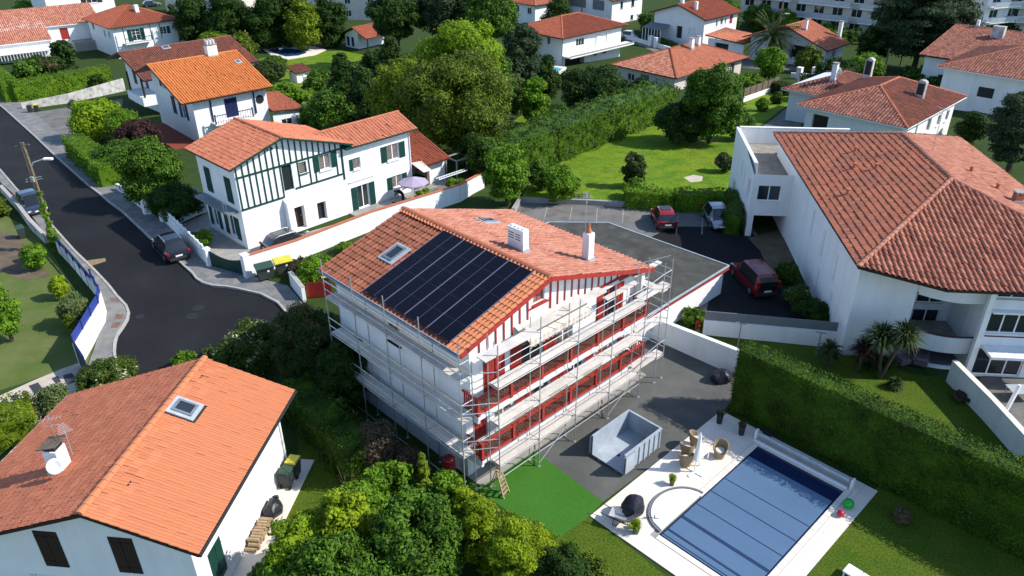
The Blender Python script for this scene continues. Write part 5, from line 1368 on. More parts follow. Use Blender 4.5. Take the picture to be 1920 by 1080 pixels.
wall('retaining_wall', 'pale grey retaining wall sloping along the dark courtyard', [(8.69, 41.85), (13.50, 37.23)], [1.5, 1.75], 0.3, 'white', None, cat='wall')
lw = wall('low_wall', 'low white wall topped with a grey panel before the parked van', [(12.29, 41.93), (20.13, 40.27)], [1.1, 1.15], 0.2, 'white')
a, b = Vector((12.29, 41.93)), Vector((20.13, 40.27))
MB().bar((0, 0, 1.42), (b.x - a.x, b.y - a.y, 1.5), 0.06, 0.62).build('cladding_panel', MAT['slategrey'], lw)
tw_ = wall('terrace_wall', 'tall white garden wall running down beside the right terrace', [(25.5, 36.6), (25.75, 33.0), (25.85, 27.5)], 1.45, 0.25, 'white', 'stone')
for k, (p, lab) in enumerate((((14.17, 40.41), 'grey clothes line post nearer the retaining wall'), ((18.71, 39.28), 'grey clothes line post nearer the palms'))):
    t = thing('clothes_post', lab, 'post', p, group='clothes line posts')
    MB().tube((0, 0, 0), (0, 0, 1.75), 0.045).build('post', MAT['steelpost'], t); MB().bar((-0.3, 0.1, 1.72), (0.3, -0.1, 1.72), 0.05, 0.06).build('cross_arm', MAT['steelpost'], t)
rt = raised('terrace', [(26.23, 35.55), (28.34, 37.62), (32.60, 37.29), (25.90, 26.61), (25.76, 29.16)], 0.06, MAT['lot'])
pp = thing('terrace_post', 'white slanting post on the terrace behind the white wall', 'post', (27.27, 33.73))
MB().bar((0, 0, 0), (0.35, 0.15, 1.7), 0.16, 0.16).build('post', MAT['white'], pp); MB().box(-0.2, 0.2, -0.2, 0.2, 0, 0.06).build('base', MAT['conc'], pp)
tt = thing('garden_table', 'glass garden table on the terrace at the right edge', 'table', (28.72, 34.87))
MB().cbox(-0.8, 0.8, -0.45, 0.45, 0.68, 0.71, 0.01).build('table_top', MAT['zinc'], tt)
for x in (-0.7, 0.7):
    for y in (-0.35, 0.35): MB().tube((x, y, 0.06), (x, y, 0.68), 0.025).build('leg', MAT['galv'], tt)

# ------------------------------------------------------------------ pool and terrace
def PMB(name, mb, mat, parent=None, **tg):
    """build with coordinates in the frame of the main house"""
    o = mb.build(name, mat, parent, **tg)
    if parent is None: o.location = (MX, MY, 0); o.rotation_euler = (0, 0, rad(MR))
    return o
deck_ = PMB('pool_terrace', MB().box(2.3, 3.62, -14.75, -6.0, -0.2, 0.03).box(12.33, 13.45, -14.75, -6.0, -0.2, 0.03).box(3.621, 12.329, -8.92, -6.0, -0.2, 0.03).box(3.621, 12.329, -14.75, -13.62, -0.2, 0.03), MAT['conc'], kind='structure')
nx, ny = 18, 14
sx, sy = 11.15 / nx, 8.75 / ny
for i in range(nx):
    for j in range(ny):
        x0, x1, y0, y1 = 2.3 + i * sx, 2.3 + (i + 1) * sx, -14.75 + j * sy, -14.75 + (j + 1) * sy
        def put(a, b, c, d):
            if b - a > 0.08 and d - c > 0.08:
                h = 0.055 + random.uniform(-0.003, 0.003)
                MB().box(a + 0.004, b - 0.004, c + 0.004, d - 0.004, 0.0, h).build('paving_slab', MAT['stone'], deck_)
        px0, px1, py0, py1 = 3.35, 12.6, -13.9, -8.65
        if x1 <= px0 or x0 >= px1 or y1 <= py0 or y0 >= py1: put(x0, x1, y0, y1)
        else:
            if x0 < px0: put(x0, px0, y0, y1)
            if x1 > px1: put(px1, x1, y0, y1)
            if y0 < py0: put(max(x0, px0), min(x1, px1), y0, py0)
            if y1 > py1: put(max(x0, px0), min(x1, px1), py1, y1)
# pool edge stones
for k in range(15):
    a = 3.37 + k * 9.2 / 15; b = a + 9.2 / 15 - 0.008
    for y0, y1 in ((-13.88, -13.6), (-8.95, -8.67)):
        if y0 > -10 and k < 6: continue
        MB().cbox(a, b, y0, y1, -0.1, 0.075, 0.01).build('edge_stone', MAT['stone'], deck_)
for k in range(8):
    a = -13.59 + k * 4.63 / 8; b = a + 4.63 / 8 - 0.008
    for x0, x1 in ((3.37, 3.65), (12.3, 12.58)):
        MB().cbox(x0, x1, a, b, -0.1, 0.075, 0.01).build('edge_stone', MAT['stone'], deck_)
PMB('pool_water', MB().box(3.66, 12.29, -13.59, -8.96, -0.05, 0.012), MAT['water'], kind='structure')
pc = thing('pool_cover', 'blue slatted roller cover lying over the swimming pool', 'pool cover', (MX, MY, 0), MR)
SP = (11.25 - 3.75) / 110
for k in range(110):
    x = 3.75 + k * SP
    z = 0.048 + 0.008 * math.sin(k * 0.21) + 0.0
    m = MAT['slats']
    if k in (6, 7, 22, 23, 24, 40, 58, 76, 1): m = MAT['slats_dark']
    MB().cbox(x + 0.004, x + SP - 0.006, -13.5, -9.05, z - 0.02, z, 0.008).build('slat', m, pc)
rb = thing('cover_roller', 'pale roller tube of the pool cover in the hedge shade', 'roller', (MX, MY, 0), MR)
MB().lathe([(0.11, -13.6), (0.11, -8.6)], 12, (12.75, 0, 0.42), 'y').build('tube', MAT['zinc'], rb)
for y in (-13.75, -8.55): MB().cbox(12.6, 12.9, y - 0.06, y + 0.06, 0.05, 0.62, 0.03).build('bracket', MAT['plastic'], rb)
MB().cbox(12.45, 12.62, -13.6, -8.6, 0.06, 0.12, 0.02).build('guard_bar', MAT['plastic'], rb)
# rounded step cover at the side of the pool
hs = thing('step_cover', 'milky half-round cover over the pool steps', 'cover', (MX, MY, 0), MR)
cx_, cy_, rr = 5.55, -8.9, 1.62
n = 24
for k in range(4):
    x0, x1 = cx_ - rr + k * rr / 2, cx_ - rr + (k + 1) * rr / 2 - 0.02
    pts = [(x0, cy_)] + [(x1, cy_)]
    arc = [(x, cy_ + math.sqrt(max(0, rr * rr - (x - cx_) ** 2)) * 0.83) for x in np.linspace(x1, x0, 7)]
    MB().prism([(float(p[0]), float(p[1])) for p in pts + arc], 0.07, 0.12).build('cover_panel', MAT['polycarb'], hs)
rim = MB()
for k in range(n):
    a0, a1 = math.pi * k / n, math.pi * (k + 1) / n
    rim.bar((cx_ + (rr + 0.1) * math.cos(a0), cy_ + (rr + 0.1) * math.sin(a0) * 0.83, 0.09), (cx_ + (rr + 0.1) * math.cos(a1), cy_ + (rr + 0.1) * math.sin(a1) * 0.83, 0.09), 0.1, 0.09)
rim.build('rim', MAT['slategrey'], hs)
# parasol, chairs, table
ps = thing('parasol', 'closed white cantilever parasol standing between the wicker chairs', 'parasol', (MX + 0, MY, 0), MR)
PX, PY = 8.25, -7.75
MB().tube((PX, PY, 0.05), (PX + 0.1, PY, 2.5), 0.035).build('pole', MAT['plastic'], ps)
cl = MB(); prof = [(0.05, 0.75), (0.17, 0.8), (0.15, 1.3), (0.11, 1.9), (0.06, 2.4), (0.02, 2.45)]
cl.lathe(prof, 12, (PX + 0.09, PY, 0))
cl.v = [(v[0] + 0.02 * math.sin(7 * math.atan2(v[1] - PY, v[0] - PX)), v[1], v[2]) for v in cl.v]
cl.build('canopy', MAT['plastic'], ps)
MB().box(PX - 0.5, PX + 0.5, PY - 0.06, PY + 0.06, 0.057, 0.11).box(PX - 0.06, PX + 0.06, PY - 0.5, PY - 0.062, 0.057, 0.11).box(PX - 0.06, PX + 0.06, PY + 0.062, PY + 0.5, 0.057, 0.11).build('base', MAT['plastic'], ps)
def wicker_chair(name, label, x, y, rot):
    p = Matrix.Rotation(rad(MR), 3, 'Z') @ Vector((x, y, 0))
    t = thing('wicker_chair', label, 'chair', (MX + p.x, MY + p.y, 0.055), rot, group='wicker chairs on the terrace')
    if wicker_chair.proto is None:
        MB().lathe([(0.24, 0.0), (0.27, 0.2), (0.32, 0.42), (0.3, 0.44), (0.02, 0.4)], 16).build('seat', MAT['wicker'], t, smooth=False)
        b = MB(); vs = []; m = 14
        for k in range(m + 1):
            a = math.pi * (-0.18 + 1.36 * k / m)
            hgt = 0.62 + 0.3 * math.sin(math.pi * k / m)
            for r, z in ((0.33, 0.38), (0.40, hgt), (0.36, hgt), (0.29, 0.38)): vs.append((r * math.cos(a), r * math.sin(a), z))
        fs = []
        for k in range(m):
            for j in range(4): fs.append((4 * k + j, 4 * k + (j + 1) % 4, 4 * k + 4 + (j + 1) % 4, 4 * k + 4 + j))
        fs += [(0, 1, 2, 3), (4 * m + 3, 4 * m + 2, 4 * m + 1, 4 * m)]
        b.add(vs, fs); b.build('backrest', MAT['wicker'], t)
        MB().lathe([(0.25, 0.41), (0.25, 0.47), (0.22, 0.49), (0.01, 0.49)], 14).build('cushion', MAT['beige'], t)
        wicker_chair.proto = t
    else:
        for ch in wicker_chair.proto.children: copy_tree(ch, t)
    return t
wicker_chair.proto = None
wicker_chair('', 'wicker tub chair nearest the skip, left of the parasol', 8.35, -7.15, 190)
wicker_chair('', 'wicker tub chair in the middle of the three left of the parasol', 9.0, -6.75, 150)
wicker_chair('', 'wicker tub chair behind the parasol at the shade edge', 9.95, -6.65, 100)
wicker_chair('', 'wicker tub chair alone on the right of the parasol', 10.1, -8.0, -30)
tb_ = thing('terrace_table', 'small white table under the closed parasol', 'table', (MX, MY, 0), MR)
MB().cbox(8.75, 9.6, -7.75, -7.25, 0.66, 0.7, 0.02).build('table_top', MAT['plastic'], tb_)
for x in (8.82, 9.53):
    for y in (-7.68, -7.32): MB().box(x - 0.025, x + 0.025, y - 0.025, y + 0.025, 0.056, 0.66).build('leg', MAT['plastic'], tb_)
cupp = thing('cup', 'small white cup behind the single wicker chair', 'cup', (MX, MY, 0), MR)
MB().lathe([(0.05, 0.056), (0.07, 0.25), (0.06, 0.25), (0.04, 0.1), (0.001, 0.1)], 12, (10.75, -8.0, 0)).build('cup_body', MAT['plastic'], cupp)
# skip
sk = thing('skip', 'grey steel skip standing open on the dark courtyard', 'skip', (MX, MY, 0), MR)
x0, x1, y0, y1, hh = 5.5, 8.45, -5.42, -3.35, 1.3
MB().box(x0, x1, y0 + 0.05, y1 - 0.05, 0.12, 0.18).build('floor', MAT['skip'], sk)
for ya_, yb_ in ((y0, y0 + 0.05), (y1 - 0.05, y1)): MB().box(x0, x1, ya_, yb_, 0.12, hh).build('side_wall', MAT['skip'], sk)
MB().box(x1 - 0.05, x1, y0 + 0.05, y1 - 0.05, 0.18, hh).build('end_wall', MAT['skip'], sk)
for k in range(6):
    for y in (y0 - 0.06, y1): MB().box(x0 + 0.75 + k * 0.42, x0 + 0.83 + k * 0.42, y, y + 0.06, 0.14, hh - 0.08).build('rib', MAT['skip'], sk)
for y in (y0 - 0.06, y1 - 0.05): MB().box(x0, x1 + 0.05, y, y + 0.11, hh, hh + 0.08).build('top_rail', MAT['skip'], sk)
MB().box(x1 - 0.05, x1 + 0.06, y0 + 0.06, y1 - 0.06, hh, hh + 0.08).build('top_rail', MAT['skip'], sk)
MB().box(x0, x0 + 0.7, y0 - 0.12, y0 - 0.07, 0.2, hh - 0.05).build('door', MAT['skip'], sk)
MB().box(x0 - 0.05, x0 + 0.9, y1 + 0.08, y1 + 0.13, 0.2, hh - 0.02).build('door', MAT['skip'], sk)
MB().box(x0 + 0.8, x0 + 1.0, -4.45, -4.33, 0.181, 0.2).build('drain_plate', MAT['dark'], sk)
for y in (y0 + 0.4, y1 - 0.55): MB().box(x0, x1, y, y + 0.15, 0.0, 0.12).build('skid', MAT['gutter'], sk)
# wheelbarrow
wp = Matrix.Rotation(rad(MR), 3, 'Z') @ Vector((2.95, -7.35, 0))
wb = thing('wheelbarrow', 'grey metal wheelbarrow in front of the covered barbecue', 'wheelbarrow', (MX + wp.x, MY + wp.y, 0.055), -25)
tr = MB(); bt = [(-0.32, -0.2), (0.32, -0.2), (0.42, 0.2), (-0.3, 0.22)]
tr.add([(-0.38, -0.2, 0.36), (0.2, -0.2, 0.34), (0.2, 0.2, 0.34), (-0.38, 0.2, 0.36), (-0.55, -0.33, 0.62), (0.55, -0.3, 0.62), (0.55, 0.3, 0.62), (-0.55, 0.33, 0.62)], [(0, 1, 2, 3), (0, 4, 5, 1), (1, 5, 6, 2), (2, 6, 7, 3), (3, 7, 4, 0)])
tr.build('tray', MAT['galv'], wb)
for s in (-1, 1):
    MB().path([(0.6, s * 0.1, 0.2), (0.1, s * 0.22, 0.32), (-0.5, s * 0.26, 0.45), (-0.95, s * 0.28, 0.6)], 0.02).build('handle', MAT['dark'], wb)
    MB().path([(-0.3, s * 0.24, 0.38), (-0.35, s * 0.24, 0.02), (-0.15, s * 0.23, 0.02), (0.0, s * 0.22, 0.34)], 0.018).build('leg', MAT['dark'], wb)
wh = MB().lathe([(0.06, -0.05), (0.17, -0.05), (0.19, -0.02), (0.19, 0.02), (0.17, 0.05), (0.06, 0.05)], 16, (0.62, 0, 0.19), 'y').build('wheel', MAT['black'], wb)
# covered barbecue
bp = Matrix.Rotation(rad(MR), 3, 'Z') @ Vector((3.75, -7.35, 0))
bq = thing('covered_barbecue', 'tall barbecue under a black tarpaulin beside the pool steps', 'barbecue', (MX + bp.x, MY + bp.y, 0.055), 30)
m = MB(); m.sphere((0, 0, 0.52), 0.62, 18, 12, (0.95, 0.8, 1.0))
m.v = [(v[0] * (1.0 + 0.06 * math.sin(v[2] * 9 + 3 * math.atan2(v[1], v[0]))) * (0.85 if v[2] > 0.85 else 1.0), v[1] * (1.0 + 0.07 * math.sin(5 * math.atan2(v[1], v[0]))), max(0.03, v[2]) * (1.0 + 0.05 * math.sin(4 * v[0]))) for v in m.v]
m.build('tarpaulin', MAT['cover'], bq)
MB().path([(0.3, -0.45, 0.08), (0.75, -0.75, 0.06), (0.85, -0.6, 0.06), (0.72, -0.78, 0.06), (0.9, -0.85, 0.06)], 0.022).build('frame', MAT['dark'], bq)
# balls, bench
def place(x, y):
    p = Matrix.Rotation(rad(MR), 3, 'Z') @ Vector((x, y, 0)); return (MX + p.x, MY + p.y)
for nm, lab, (x, y), r, mt in (('hopper_ball', 'large glossy green ball by the pool edge', (11.35, -14.2), 0.26, 'gball'), ('ball', 'small red ball beside the green one', (10.6, -14.2), 0.17, 'rball')):
    p = place(x, y); t = thing(nm, lab, 'ball', (p[0], p[1], 0.055))
    MB().sphere((0, 0, r * 0.96), r, 24, 14).build('ball_body', MAT[mt], t, smooth=True)
    MB().lathe([(r * 0.18, r * 1.88), (r * 0.15, r * 1.97), (0.01, r * 1.97)], 10).build('valve', MAT[mt], t)
p = place(7.6, -16.0)
bn = thing('sun_lounger', 'white slatted lounger on the grass at the bottom edge', 'lounger', (p[0], p[1], 0), -48)
for k in range(3): MB().cbox(-0.2 + k * 0.66, 0.44 + k * 0.66, -0.3, 0.3, 0.34, 0.4, 0.02).build('top_panel', MAT['plastic'], bn)
for x in (-0.12, 1.7):
    for y in (-0.25, 0.25): MB().box(x - 0.03, x + 0.03, y - 0.03, y + 0.03, 0, 0.34).build('leg', MAT['plastic'], bn)
# wooden trestle / step ladder
p = place(0.35, -1.85)
sl = thing('step_ladder', 'wooden step ladder standing on the artificial grass', 'ladder', (p[0], p[1], 0.012), 60)
for s in (-1, 1):
    MB().bar((s * 0.26, -0.45, 0), (s * 0.16, 0, 1.5), 0.07, 0.04).build('stile', MAT['wood'], sl)
    MB().bar((s * 0.26, 0.5, 0), (s * 0.16, 0.03, 1.48), 0.05, 0.035).build('rear_leg', MAT['wood'], sl)
for k in range(6):
    z = 0.2 + k * 0.22; f = z / 1.5; MB().bar((-0.25 + 0.1 * f, -0.45 * (1 - f), z), (0.25 - 0.1 * f, -0.45 * (1 - f), z), 0.1, 0.03).build('step', MAT['wood'], sl)
MB().box(-0.2, 0.2, -0.1, 0.14, 1.5, 1.54).build('top_step', MAT['wood'], sl)
p = place(-0.75, 0.55)
tk = thing('water_tank', 'dark red cylinder tank at the shaded house corner', 'tank', (p[0], p[1], 0))
MB().lathe([(0.3, 0.08), (0.33, 0.12), (0.33, 1.3), (0.26, 1.38), (0.05, 1.42)], 20).build('tank_body', MAT['tank'], tk, smooth=True); MB().cbox(-0.4, 0.4, -0.4, 0.4, 0, 0.09).build('base_slab', MAT['conc'], tk); MB().bar((-0.12, -0.34, 1.15), (0.12, -0.34, 1.15), 0.02, 0.06).build('label_plate', MAT['red'], tk)
p = place(15.9, -4.4)
bg = thing('tarpaulin_heap', 'black tarpaulin heap with a glinting fold by the retaining wall', 'heap', (p[0], p[1], 0))
m = MB(); m.sphere((0, 0, 0.3), 0.62, 16, 10, (1.1, 0.8, 0.75)); m.v = [(v[0] + 0.05 * math.sin(9 * v[1]), v[1] + 0.05 * math.sin(8 * v[0] + 4 * v[2]), max(0.0, v[2] + 0.05 * math.sin(7 * v[0]))) for v in m.v]
m.build('tarpaulin', MAT['cover'], bg)

# ------------------------------------------------------------------ plants
def leaf_quads(P, N, size, rng, aspect=0.55, fold=0.12):
    n = len(P)
    t = rng.normal(size=(n, 3)); t -= (t * N).sum(1, keepdims=True) * N
    t /= np.linalg.norm(t, axis=1, keepdims=True) + 1e-9
    b = np.cross(N, t)
    s = size[:, None]
    V = np.empty((n, 4, 3))
    V[:, 0] = P - t * s * 0.5
    V[:, 1] = P + b * s * aspect * 0.5 - N * s * fold
    V[:, 2] = P + t * s * 0.5
    V[:, 3] = P - b * s * aspect * 0.5 - N * s * fold
    Q = np.arange(n * 4).reshape(n, 4)
    return V.reshape(-1, 3), Q

def unit(v): return v / (np.linalg.norm(v, axis=-1, keepdims=True) + 1e-9)

ICO = None
def core_mesh(cent, rad_, sc, rng):
    global ICO
    if ICO is None:
        bm = bmesh.new(); bmesh.ops.create_icosphere(bm, subdivisions=2, radius=1.0)
        bm.verts.ensure_lookup_table()
        ICO = (np.array([v.co[:] for v in bm.verts]), np.array([[v.index for v in f.verts] for f in bm.faces])); bm.free()
    V0, F0 = ICO
    n = len(cent)
    V = V0[None] * rad_[:, None, None] * sc * (1 + rng.uniform(-0.18, 0.12, (n, len(V0), 1))) + cent[:, None]
    Fq = F0[None] + (np.arange(n) * len(V0))[:, None, None]
    return V.reshape(-1, 3), Fq.reshape(-1, 3)

def crown(name, cent, rad_, nleaf, leaf, mat, parent, seed, squash=0.8, up=0.25, core=0.58, aspect=0.55, droop=0.0, spread=0.42):
    """foliage: leaf-sized faces over the surface of many clumps"""
    rng = np.random.default_rng(seed)
    w = rad_ ** 2; w = w / w.sum()
    idx = rng.choice(len(cent), nleaf * 2, p=w)
    d = unit(rng.normal(size=(len(idx), 3)) + np.array([0, 0, up]))
    lump = 0.14 * np.sin(d[:, 0] * 5.3 + idx * 1.7) * np.sin(d[:, 1] * 4.7 + idx * 0.9) + 0.1 * np.sin(d[:, 2] * 7.1 + idx)
    r = rad_[idx] * (1 + lump - spread * rng.random(len(idx)) ** 1.2 + 0.32 * rng.random(len(idx)) ** 4)
    P = cent[idx] + d * r[:, None] * np.array([1, 1, squash])
    P[:, 2] -= droop * r * rng.random(len(idx))
    # leave out leaves buried in other clumps
    keep = np.ones(len(P), bool)
    for c, q in zip(cent, rad_):
        e = (P - c) / np.array([1, 1, squash])
        keep &= ~((e * e).sum(1) < (q * 0.55) ** 2)
    P = P[keep][:nleaf]; d = d[keep][:nleaf]
    N = unit(d + rng.normal(scale=0.42, size=P.shape) + np.array([0, 0, 0.35]))
    size = leaf * rng.uniform(0.65, 1.35, len(P))
    V, Q = leaf_quads(P, N, size, rng, aspect)
    me = np_mesh(name, V, Q, mat)
    o = obj(name, me, parent)
    if core > 0:
        cv, cf = core_mesh(cent, rad_ * core, np.array([1, 1, squash]), rng)
        # solid cores added to block light and gaps, joined into the same mesh
        bm = bmesh.new(); bm.from_mesh(me)
        cm = np_mesh('tmp', cv, cf, mat); bm.from_mesh(cm); bm.to_mesh(me); bm.free(); bpy.data.meshes.remove(cm)
    return o

def clumps(rng, n, R, H0, H1, shape='round', rmin=0.22, rmax=0.42):
    """clump centres and radii filling a crown of radius R between heights H0 and H1"""
    C = []; Q = []
    hh = (H1 - H0) / 2; mid = (H0 + H1) / 2
    while len(C) < n:
        p = rng.normal(size=3); p /= np.linalg.norm(p); k = rng.random() ** 0.33
        q = rng.uniform(rmin, rmax) * min(R, hh * 1.3)
        x, y, z = p * k
        if shape == 'cone':
            z = rng.uniform(-1, 0.95); f = (1 - z) / 2 * 0.95 + 0.06; a = rng.uniform(0, 6.283); s = rng.random() ** 0.5
            x, y = f * s * math.cos(a), f * s * math.sin(a); q = min(q, (0.25 + 0.5 * f) * R * 0.55)
        elif shape == 'column':
            z = rng.uniform(-1, 1); f = math.sqrt(max(0.05, 1 - abs(z) ** 3)); a = rng.uniform(0, 6.283); s = rng.random() ** 0.5
            x, y = f * s * math.cos(a), f * s * math.sin(a)
        C.append((x * max(0.05, R - q * 0.85), y * max(0.05, R - q * 0.85), mid + z * max(0.05, hh - q * 0.7))); Q.append(q)
    return np.array(C), np.array(Q)

def trunk(parent, h, r, rng, top=None, limbs=5, R=1.0):
    mb = MB()
    p = Vector((0, 0, -0.3)); n = 4
    pts = [p]
    for k in range(n):
        p = p + Vector((rng.uniform(-0.06, 0.06) * h * 0.5, rng.uniform(-0.06, 0.06) * h * 0.5, (h + 0.3) / n)); pts.append(p)
    for k in range(n): mb.tube(pts[k], pts[k + 1], r * (1 - 0.16 * k), r * (1 - 0.16 * (k + 1)), 8, caps=False)
    for k in range(limbs):
        a = 6.283 * k / limbs + rng.uniform(-0.4, 0.4); s = pts[2 + (k % 2)]
        e = s + Vector((math.cos(a) * R * 0.6, math.sin(a) * R * 0.6, h * rng.uniform(0.25, 0.5)))
        m = (s + e) / 2 + Vector((0, 0, 0.1 * h))
        mb.tube(s, m, r * 0.5, r * 0.32, 6, caps=False); mb.tube(m, e, r * 0.32, r * 0.1, 5)
    return mb.build('trunk', MAT['bark'], parent)

VEG_N = [0]
def tree(name, label, spec, leafmat, kind='round', cat='tree', low=0.25, n=None, clump=None, leafpx=5.2, group=None, squash=0.8, dens=1.0, trunk_r=None, core=0.58, aspect=0.55, rmin=0.2, rmax=0.4, droop=0.0, z=None):
    x, y, h, R, mpp = spec
    VEG_N[0] += 1
    seed = 100 + VEG_N[0]
    rng = np.random.default_rng(seed)
    t = thing(name, label, cat, (x, y, T(y) if z is None else z), group=group)
    leaf = min(0.5, max(0.09, leafpx * mpp))
    area = (2 * R / mpp) * (h / mpp)
    nl = n or int(min(60000, max(3000, area * 1.45 * dens * (5.0 / leafpx) ** 2)))
    nc = int((clump or min(70, max(12, 16 + area / 900))) * 1.9)
    rs = 1.22 * nc ** (-1 / 3)
    C, Q = clumps(rng, nc, R, h * low, h, kind, rs * 0.7, rs * 1.25)
    trunk(t, h * (low + 0.3), trunk_r or max(0.05, 0.035 * h), np.random.default_rng(seed), R=R)
    crown('crown', C, Q, nl, leaf, LEAF[leafmat], t, seed, squash, core=core, aspect=aspect, droop=droop)
    return t

def bush(name, label, spec, leafmat, cat='shrub', **k):
    k.setdefault('low', 0.0); k.setdefault('trunk_r', 0.04)
    t = tree(name, label, spec, leafmat, cat=cat, **k)
    for c in t.children:
        if c.name.startswith('trunk'): c.name = 'stem'
        else: c.name = 'foliage'
    return t

def hedge(label, pts, w, h, leafmat, leaf=0.14, dens=1.0, bumpy=0.12, top_mat=None, group=None, z=None):
    """clipped hedge along a line: leafy surface over a solid body"""
    VEG_N[0] += 1
    rng = np.random.default_rng(500 + VEG_N[0])
    a0 = pts[0]
    t = thing('hedge', label, 'hedge', (a0[0], a0[1], T(a0[1]) if z is None else z), group=group)
    mb = MB(); PP = []; NN = []
    for i in range(len(pts) - 1):
        a = Vector((pts[i][0] - a0[0], pts[i][1] - a0[1], 0)); b = Vector((pts[i + 1][0] - a0[0], pts[i + 1][1] - a0[1], 0))
        za = (T(pts[i][1]) - T(a0[1])) if z is None else 0; zb = (T(pts[i + 1][1]) - T(a0[1])) if z is None else 0
        d = b - a; L = d.length; d.normalize(); s = Vector((-d.y, d.x, 0))
        h0 = h[i] if isinstance(h, (list, tuple)) else h; h1 = h[i + 1] if isinstance(h, (list, tuple)) else h
        iw = w / 2 - 0.2
        vs = []
        for p, zz, hh in ((a, za, h0), (b, zb, h1)):
            for q, zq in ((-iw, -0.2), (iw, -0.2), (iw, hh - 0.22), (-iw, hh - 0.22)): vs.append((p + s * q + Vector((0, 0, zz + zq))))
        mb.add(vs, [(0, 1, 2, 3), (7, 6, 5, 4), (0, 4, 5, 1), (1, 5, 6, 2), (2, 6, 7, 3), (3, 7, 4, 0)])
        A = L * w + 2 * L * max(h0, h1) + 2 * w * max(h0, h1)
        n = int(dens * A * 2.5 / (leaf * leaf))
        f = rng.random(n) * A
        u = rng.random(n); v = rng.random(n)
        hv = h0 + (h1 - h0) * u
        zg = za + (zb - za) * u
        P = np.zeros((n, 3)); N = np.zeros((n, 3))
        D = np.array(d); Sx = np.array(s); Aa = np.array(a)
        top = f < L * w
        sid = (~top) & (f < L * w + 2 * L * max(h0, h1))
        end = ~(top | sid)
        sg = np.where(rng.random(n) < 0.5, -1.0, 1.0)
        P[top] = Aa + D * (u[top] * L)[:, None] + Sx * ((v[top] - 0.5) * w)[:, None]; P[top, 2] = hv[top] + zg[top]; N[top] = (0, 0, 1)
        P[sid] = Aa + D * (u[sid] * L)[:, None] + Sx * (sg[sid] * w / 2)[:, None]; P[sid, 2] = v[sid] * hv[sid] + zg[sid]; N[sid] = Sx * sg[sid][:, None]
        ue = np.where(sg > 0, 1.0, 0.0)
        P[end] = Aa + D * (ue[end] * L)[:, None] + Sx * ((u[end] - 0.5) * w)[:, None]; P[end, 2] = v[end] * np.where(sg[end] > 0, h1, h0) + np.where(sg[end] > 0, zb, za); N[end] = D * sg[end][:, None]
        PP.append(P); NN.append(N)
    P = np.concatenate(PP); N = np.concatenate(NN)
    q = P * 1.7
    bump = bumpy * (np.sin(q[:, 0] * 1.3 + 1.1 * np.sin(q[:, 1])) * np.sin(q[:, 1] * 1.1 + q[:, 2] * 1.5) + 0.5 * np.sin(q[:, 0] * 3.1 + q[:, 2] * 2.7) * np.sin(q[:, 1] * 2.9))
    P = P + N * (bump + rng.normal(-0.05, 0.085, len(P)))[:, None]
    Nn = unit(N + rng.normal(scale=0.45, size=N.shape))
    V, Q = leaf_quads(P, Nn, leaf * rng.uniform(0.7, 1.4, len(P)), rng)
    obj('foliage', np_mesh('foliage', V, Q, LEAF[leafmat]), t)
    mb.build('inner_core', LEAF[leafmat], t)  # solid box added inside the leaf shell, stops light passing through the hedge
    return t

def rosette(parent, c, n, L, mat, rng, width=0.05, up=0.5, name='leaf_rosette'):
    """sword-shaped leaves round a point"""
    V = []; F = []
    for k in range(n):
        a = rng.uniform(0, 6.283); e = rng.uniform(-0.5, 1.3) * up + 0.25
        l = L * rng.uniform(0.75, 1.1)
        d = Vector((math.cos(a) * math.cos(e), math.sin(a) * math.cos(e), math.sin(e))); s = d.cross(Vector((0, 0, 1))).normalized() * width
        p = Vector(c); q = p + d * l * 0.55; r = p + d * l + Vector((0, 0, -0.28 * l))
        n0 = len(V)
        V += [p - s * 0.6, p + s * 0.6, q + s, q - s, r]
        F += [(n0, n0 + 1, n0 + 2, n0 + 3), (n0 + 3, n0 + 2, n0 + 4)]
    return MB().add(V, F).build(name, mat, parent)

def fan_palm(name, label, p, heads, mat, cat='palm'):
    t = thing(name, label, cat, p)
    rng = np.random.default_rng(int(abs(p[0] * 100)))
    for (dx, dy, h, L) in heads:
        MB().tube((0, 0, -0.1), (dx * 0.5, dy * 0.5, h * 0.55), 0.12, 0.1, 8).tube((dx * 0.5, dy * 0.5, h * 0.55), (dx, dy, h), 0.1, 0.08, 8).build('trunk', MAT['bark'], t)
        rosette(t, (dx, dy, h), 170, L, LEAF[mat], rng, 0.035, 0.9)
        rosette(t, (dx, dy, h - 0.25), 110, L * 0.95, LEAF[mat], rng, 0.035, -0.2)
    return t

def date_palm(label, spec):
    x, y, h, R, mpp = spec
    t = thing('palm_tree', label, 'palm', (x, y, T(y)))
    rng = np.random.default_rng(77)
    H_ = h * 0.62
    MB().tube((0, 0, -0.3), (0, 0, H_), 0.42, 0.36, 10).build('trunk', MAT['bark'], t)
    V = []; F = []
    for k in range(70):
        a = rng.uniform(0, 6.283); e = rng.uniform(-0.45, 1.35)
        prev = Vector((0, 0, H_)); d = Vector((math.cos(a) * math.cos(e), math.sin(a) * math.cos(e), math.sin(e)))
        side = Vector((-math.sin(a), math.cos(a), 0)); seg = R / 7
        for j in range(8):
            nxt = prev + d * seg
            for s in (-1, 1):
                for o in (0.0, 0.5):
                    b = prev.lerp(nxt, o); tip = b + side * s * 0.55 * (1 - 0.06 * j) + d * 0.3 + Vector((0, 0, -0.22))
                    n0 = len(V); V += [b, b + d * 0.3, tip]; F.append((n0, n0 + 1, n0 + 2))
            d = (d + Vector((0, 0, -0.16))).normalized(); prev = nxt
    MB().add(V, F).build('crown', LEAF['palm'], t)
    return t

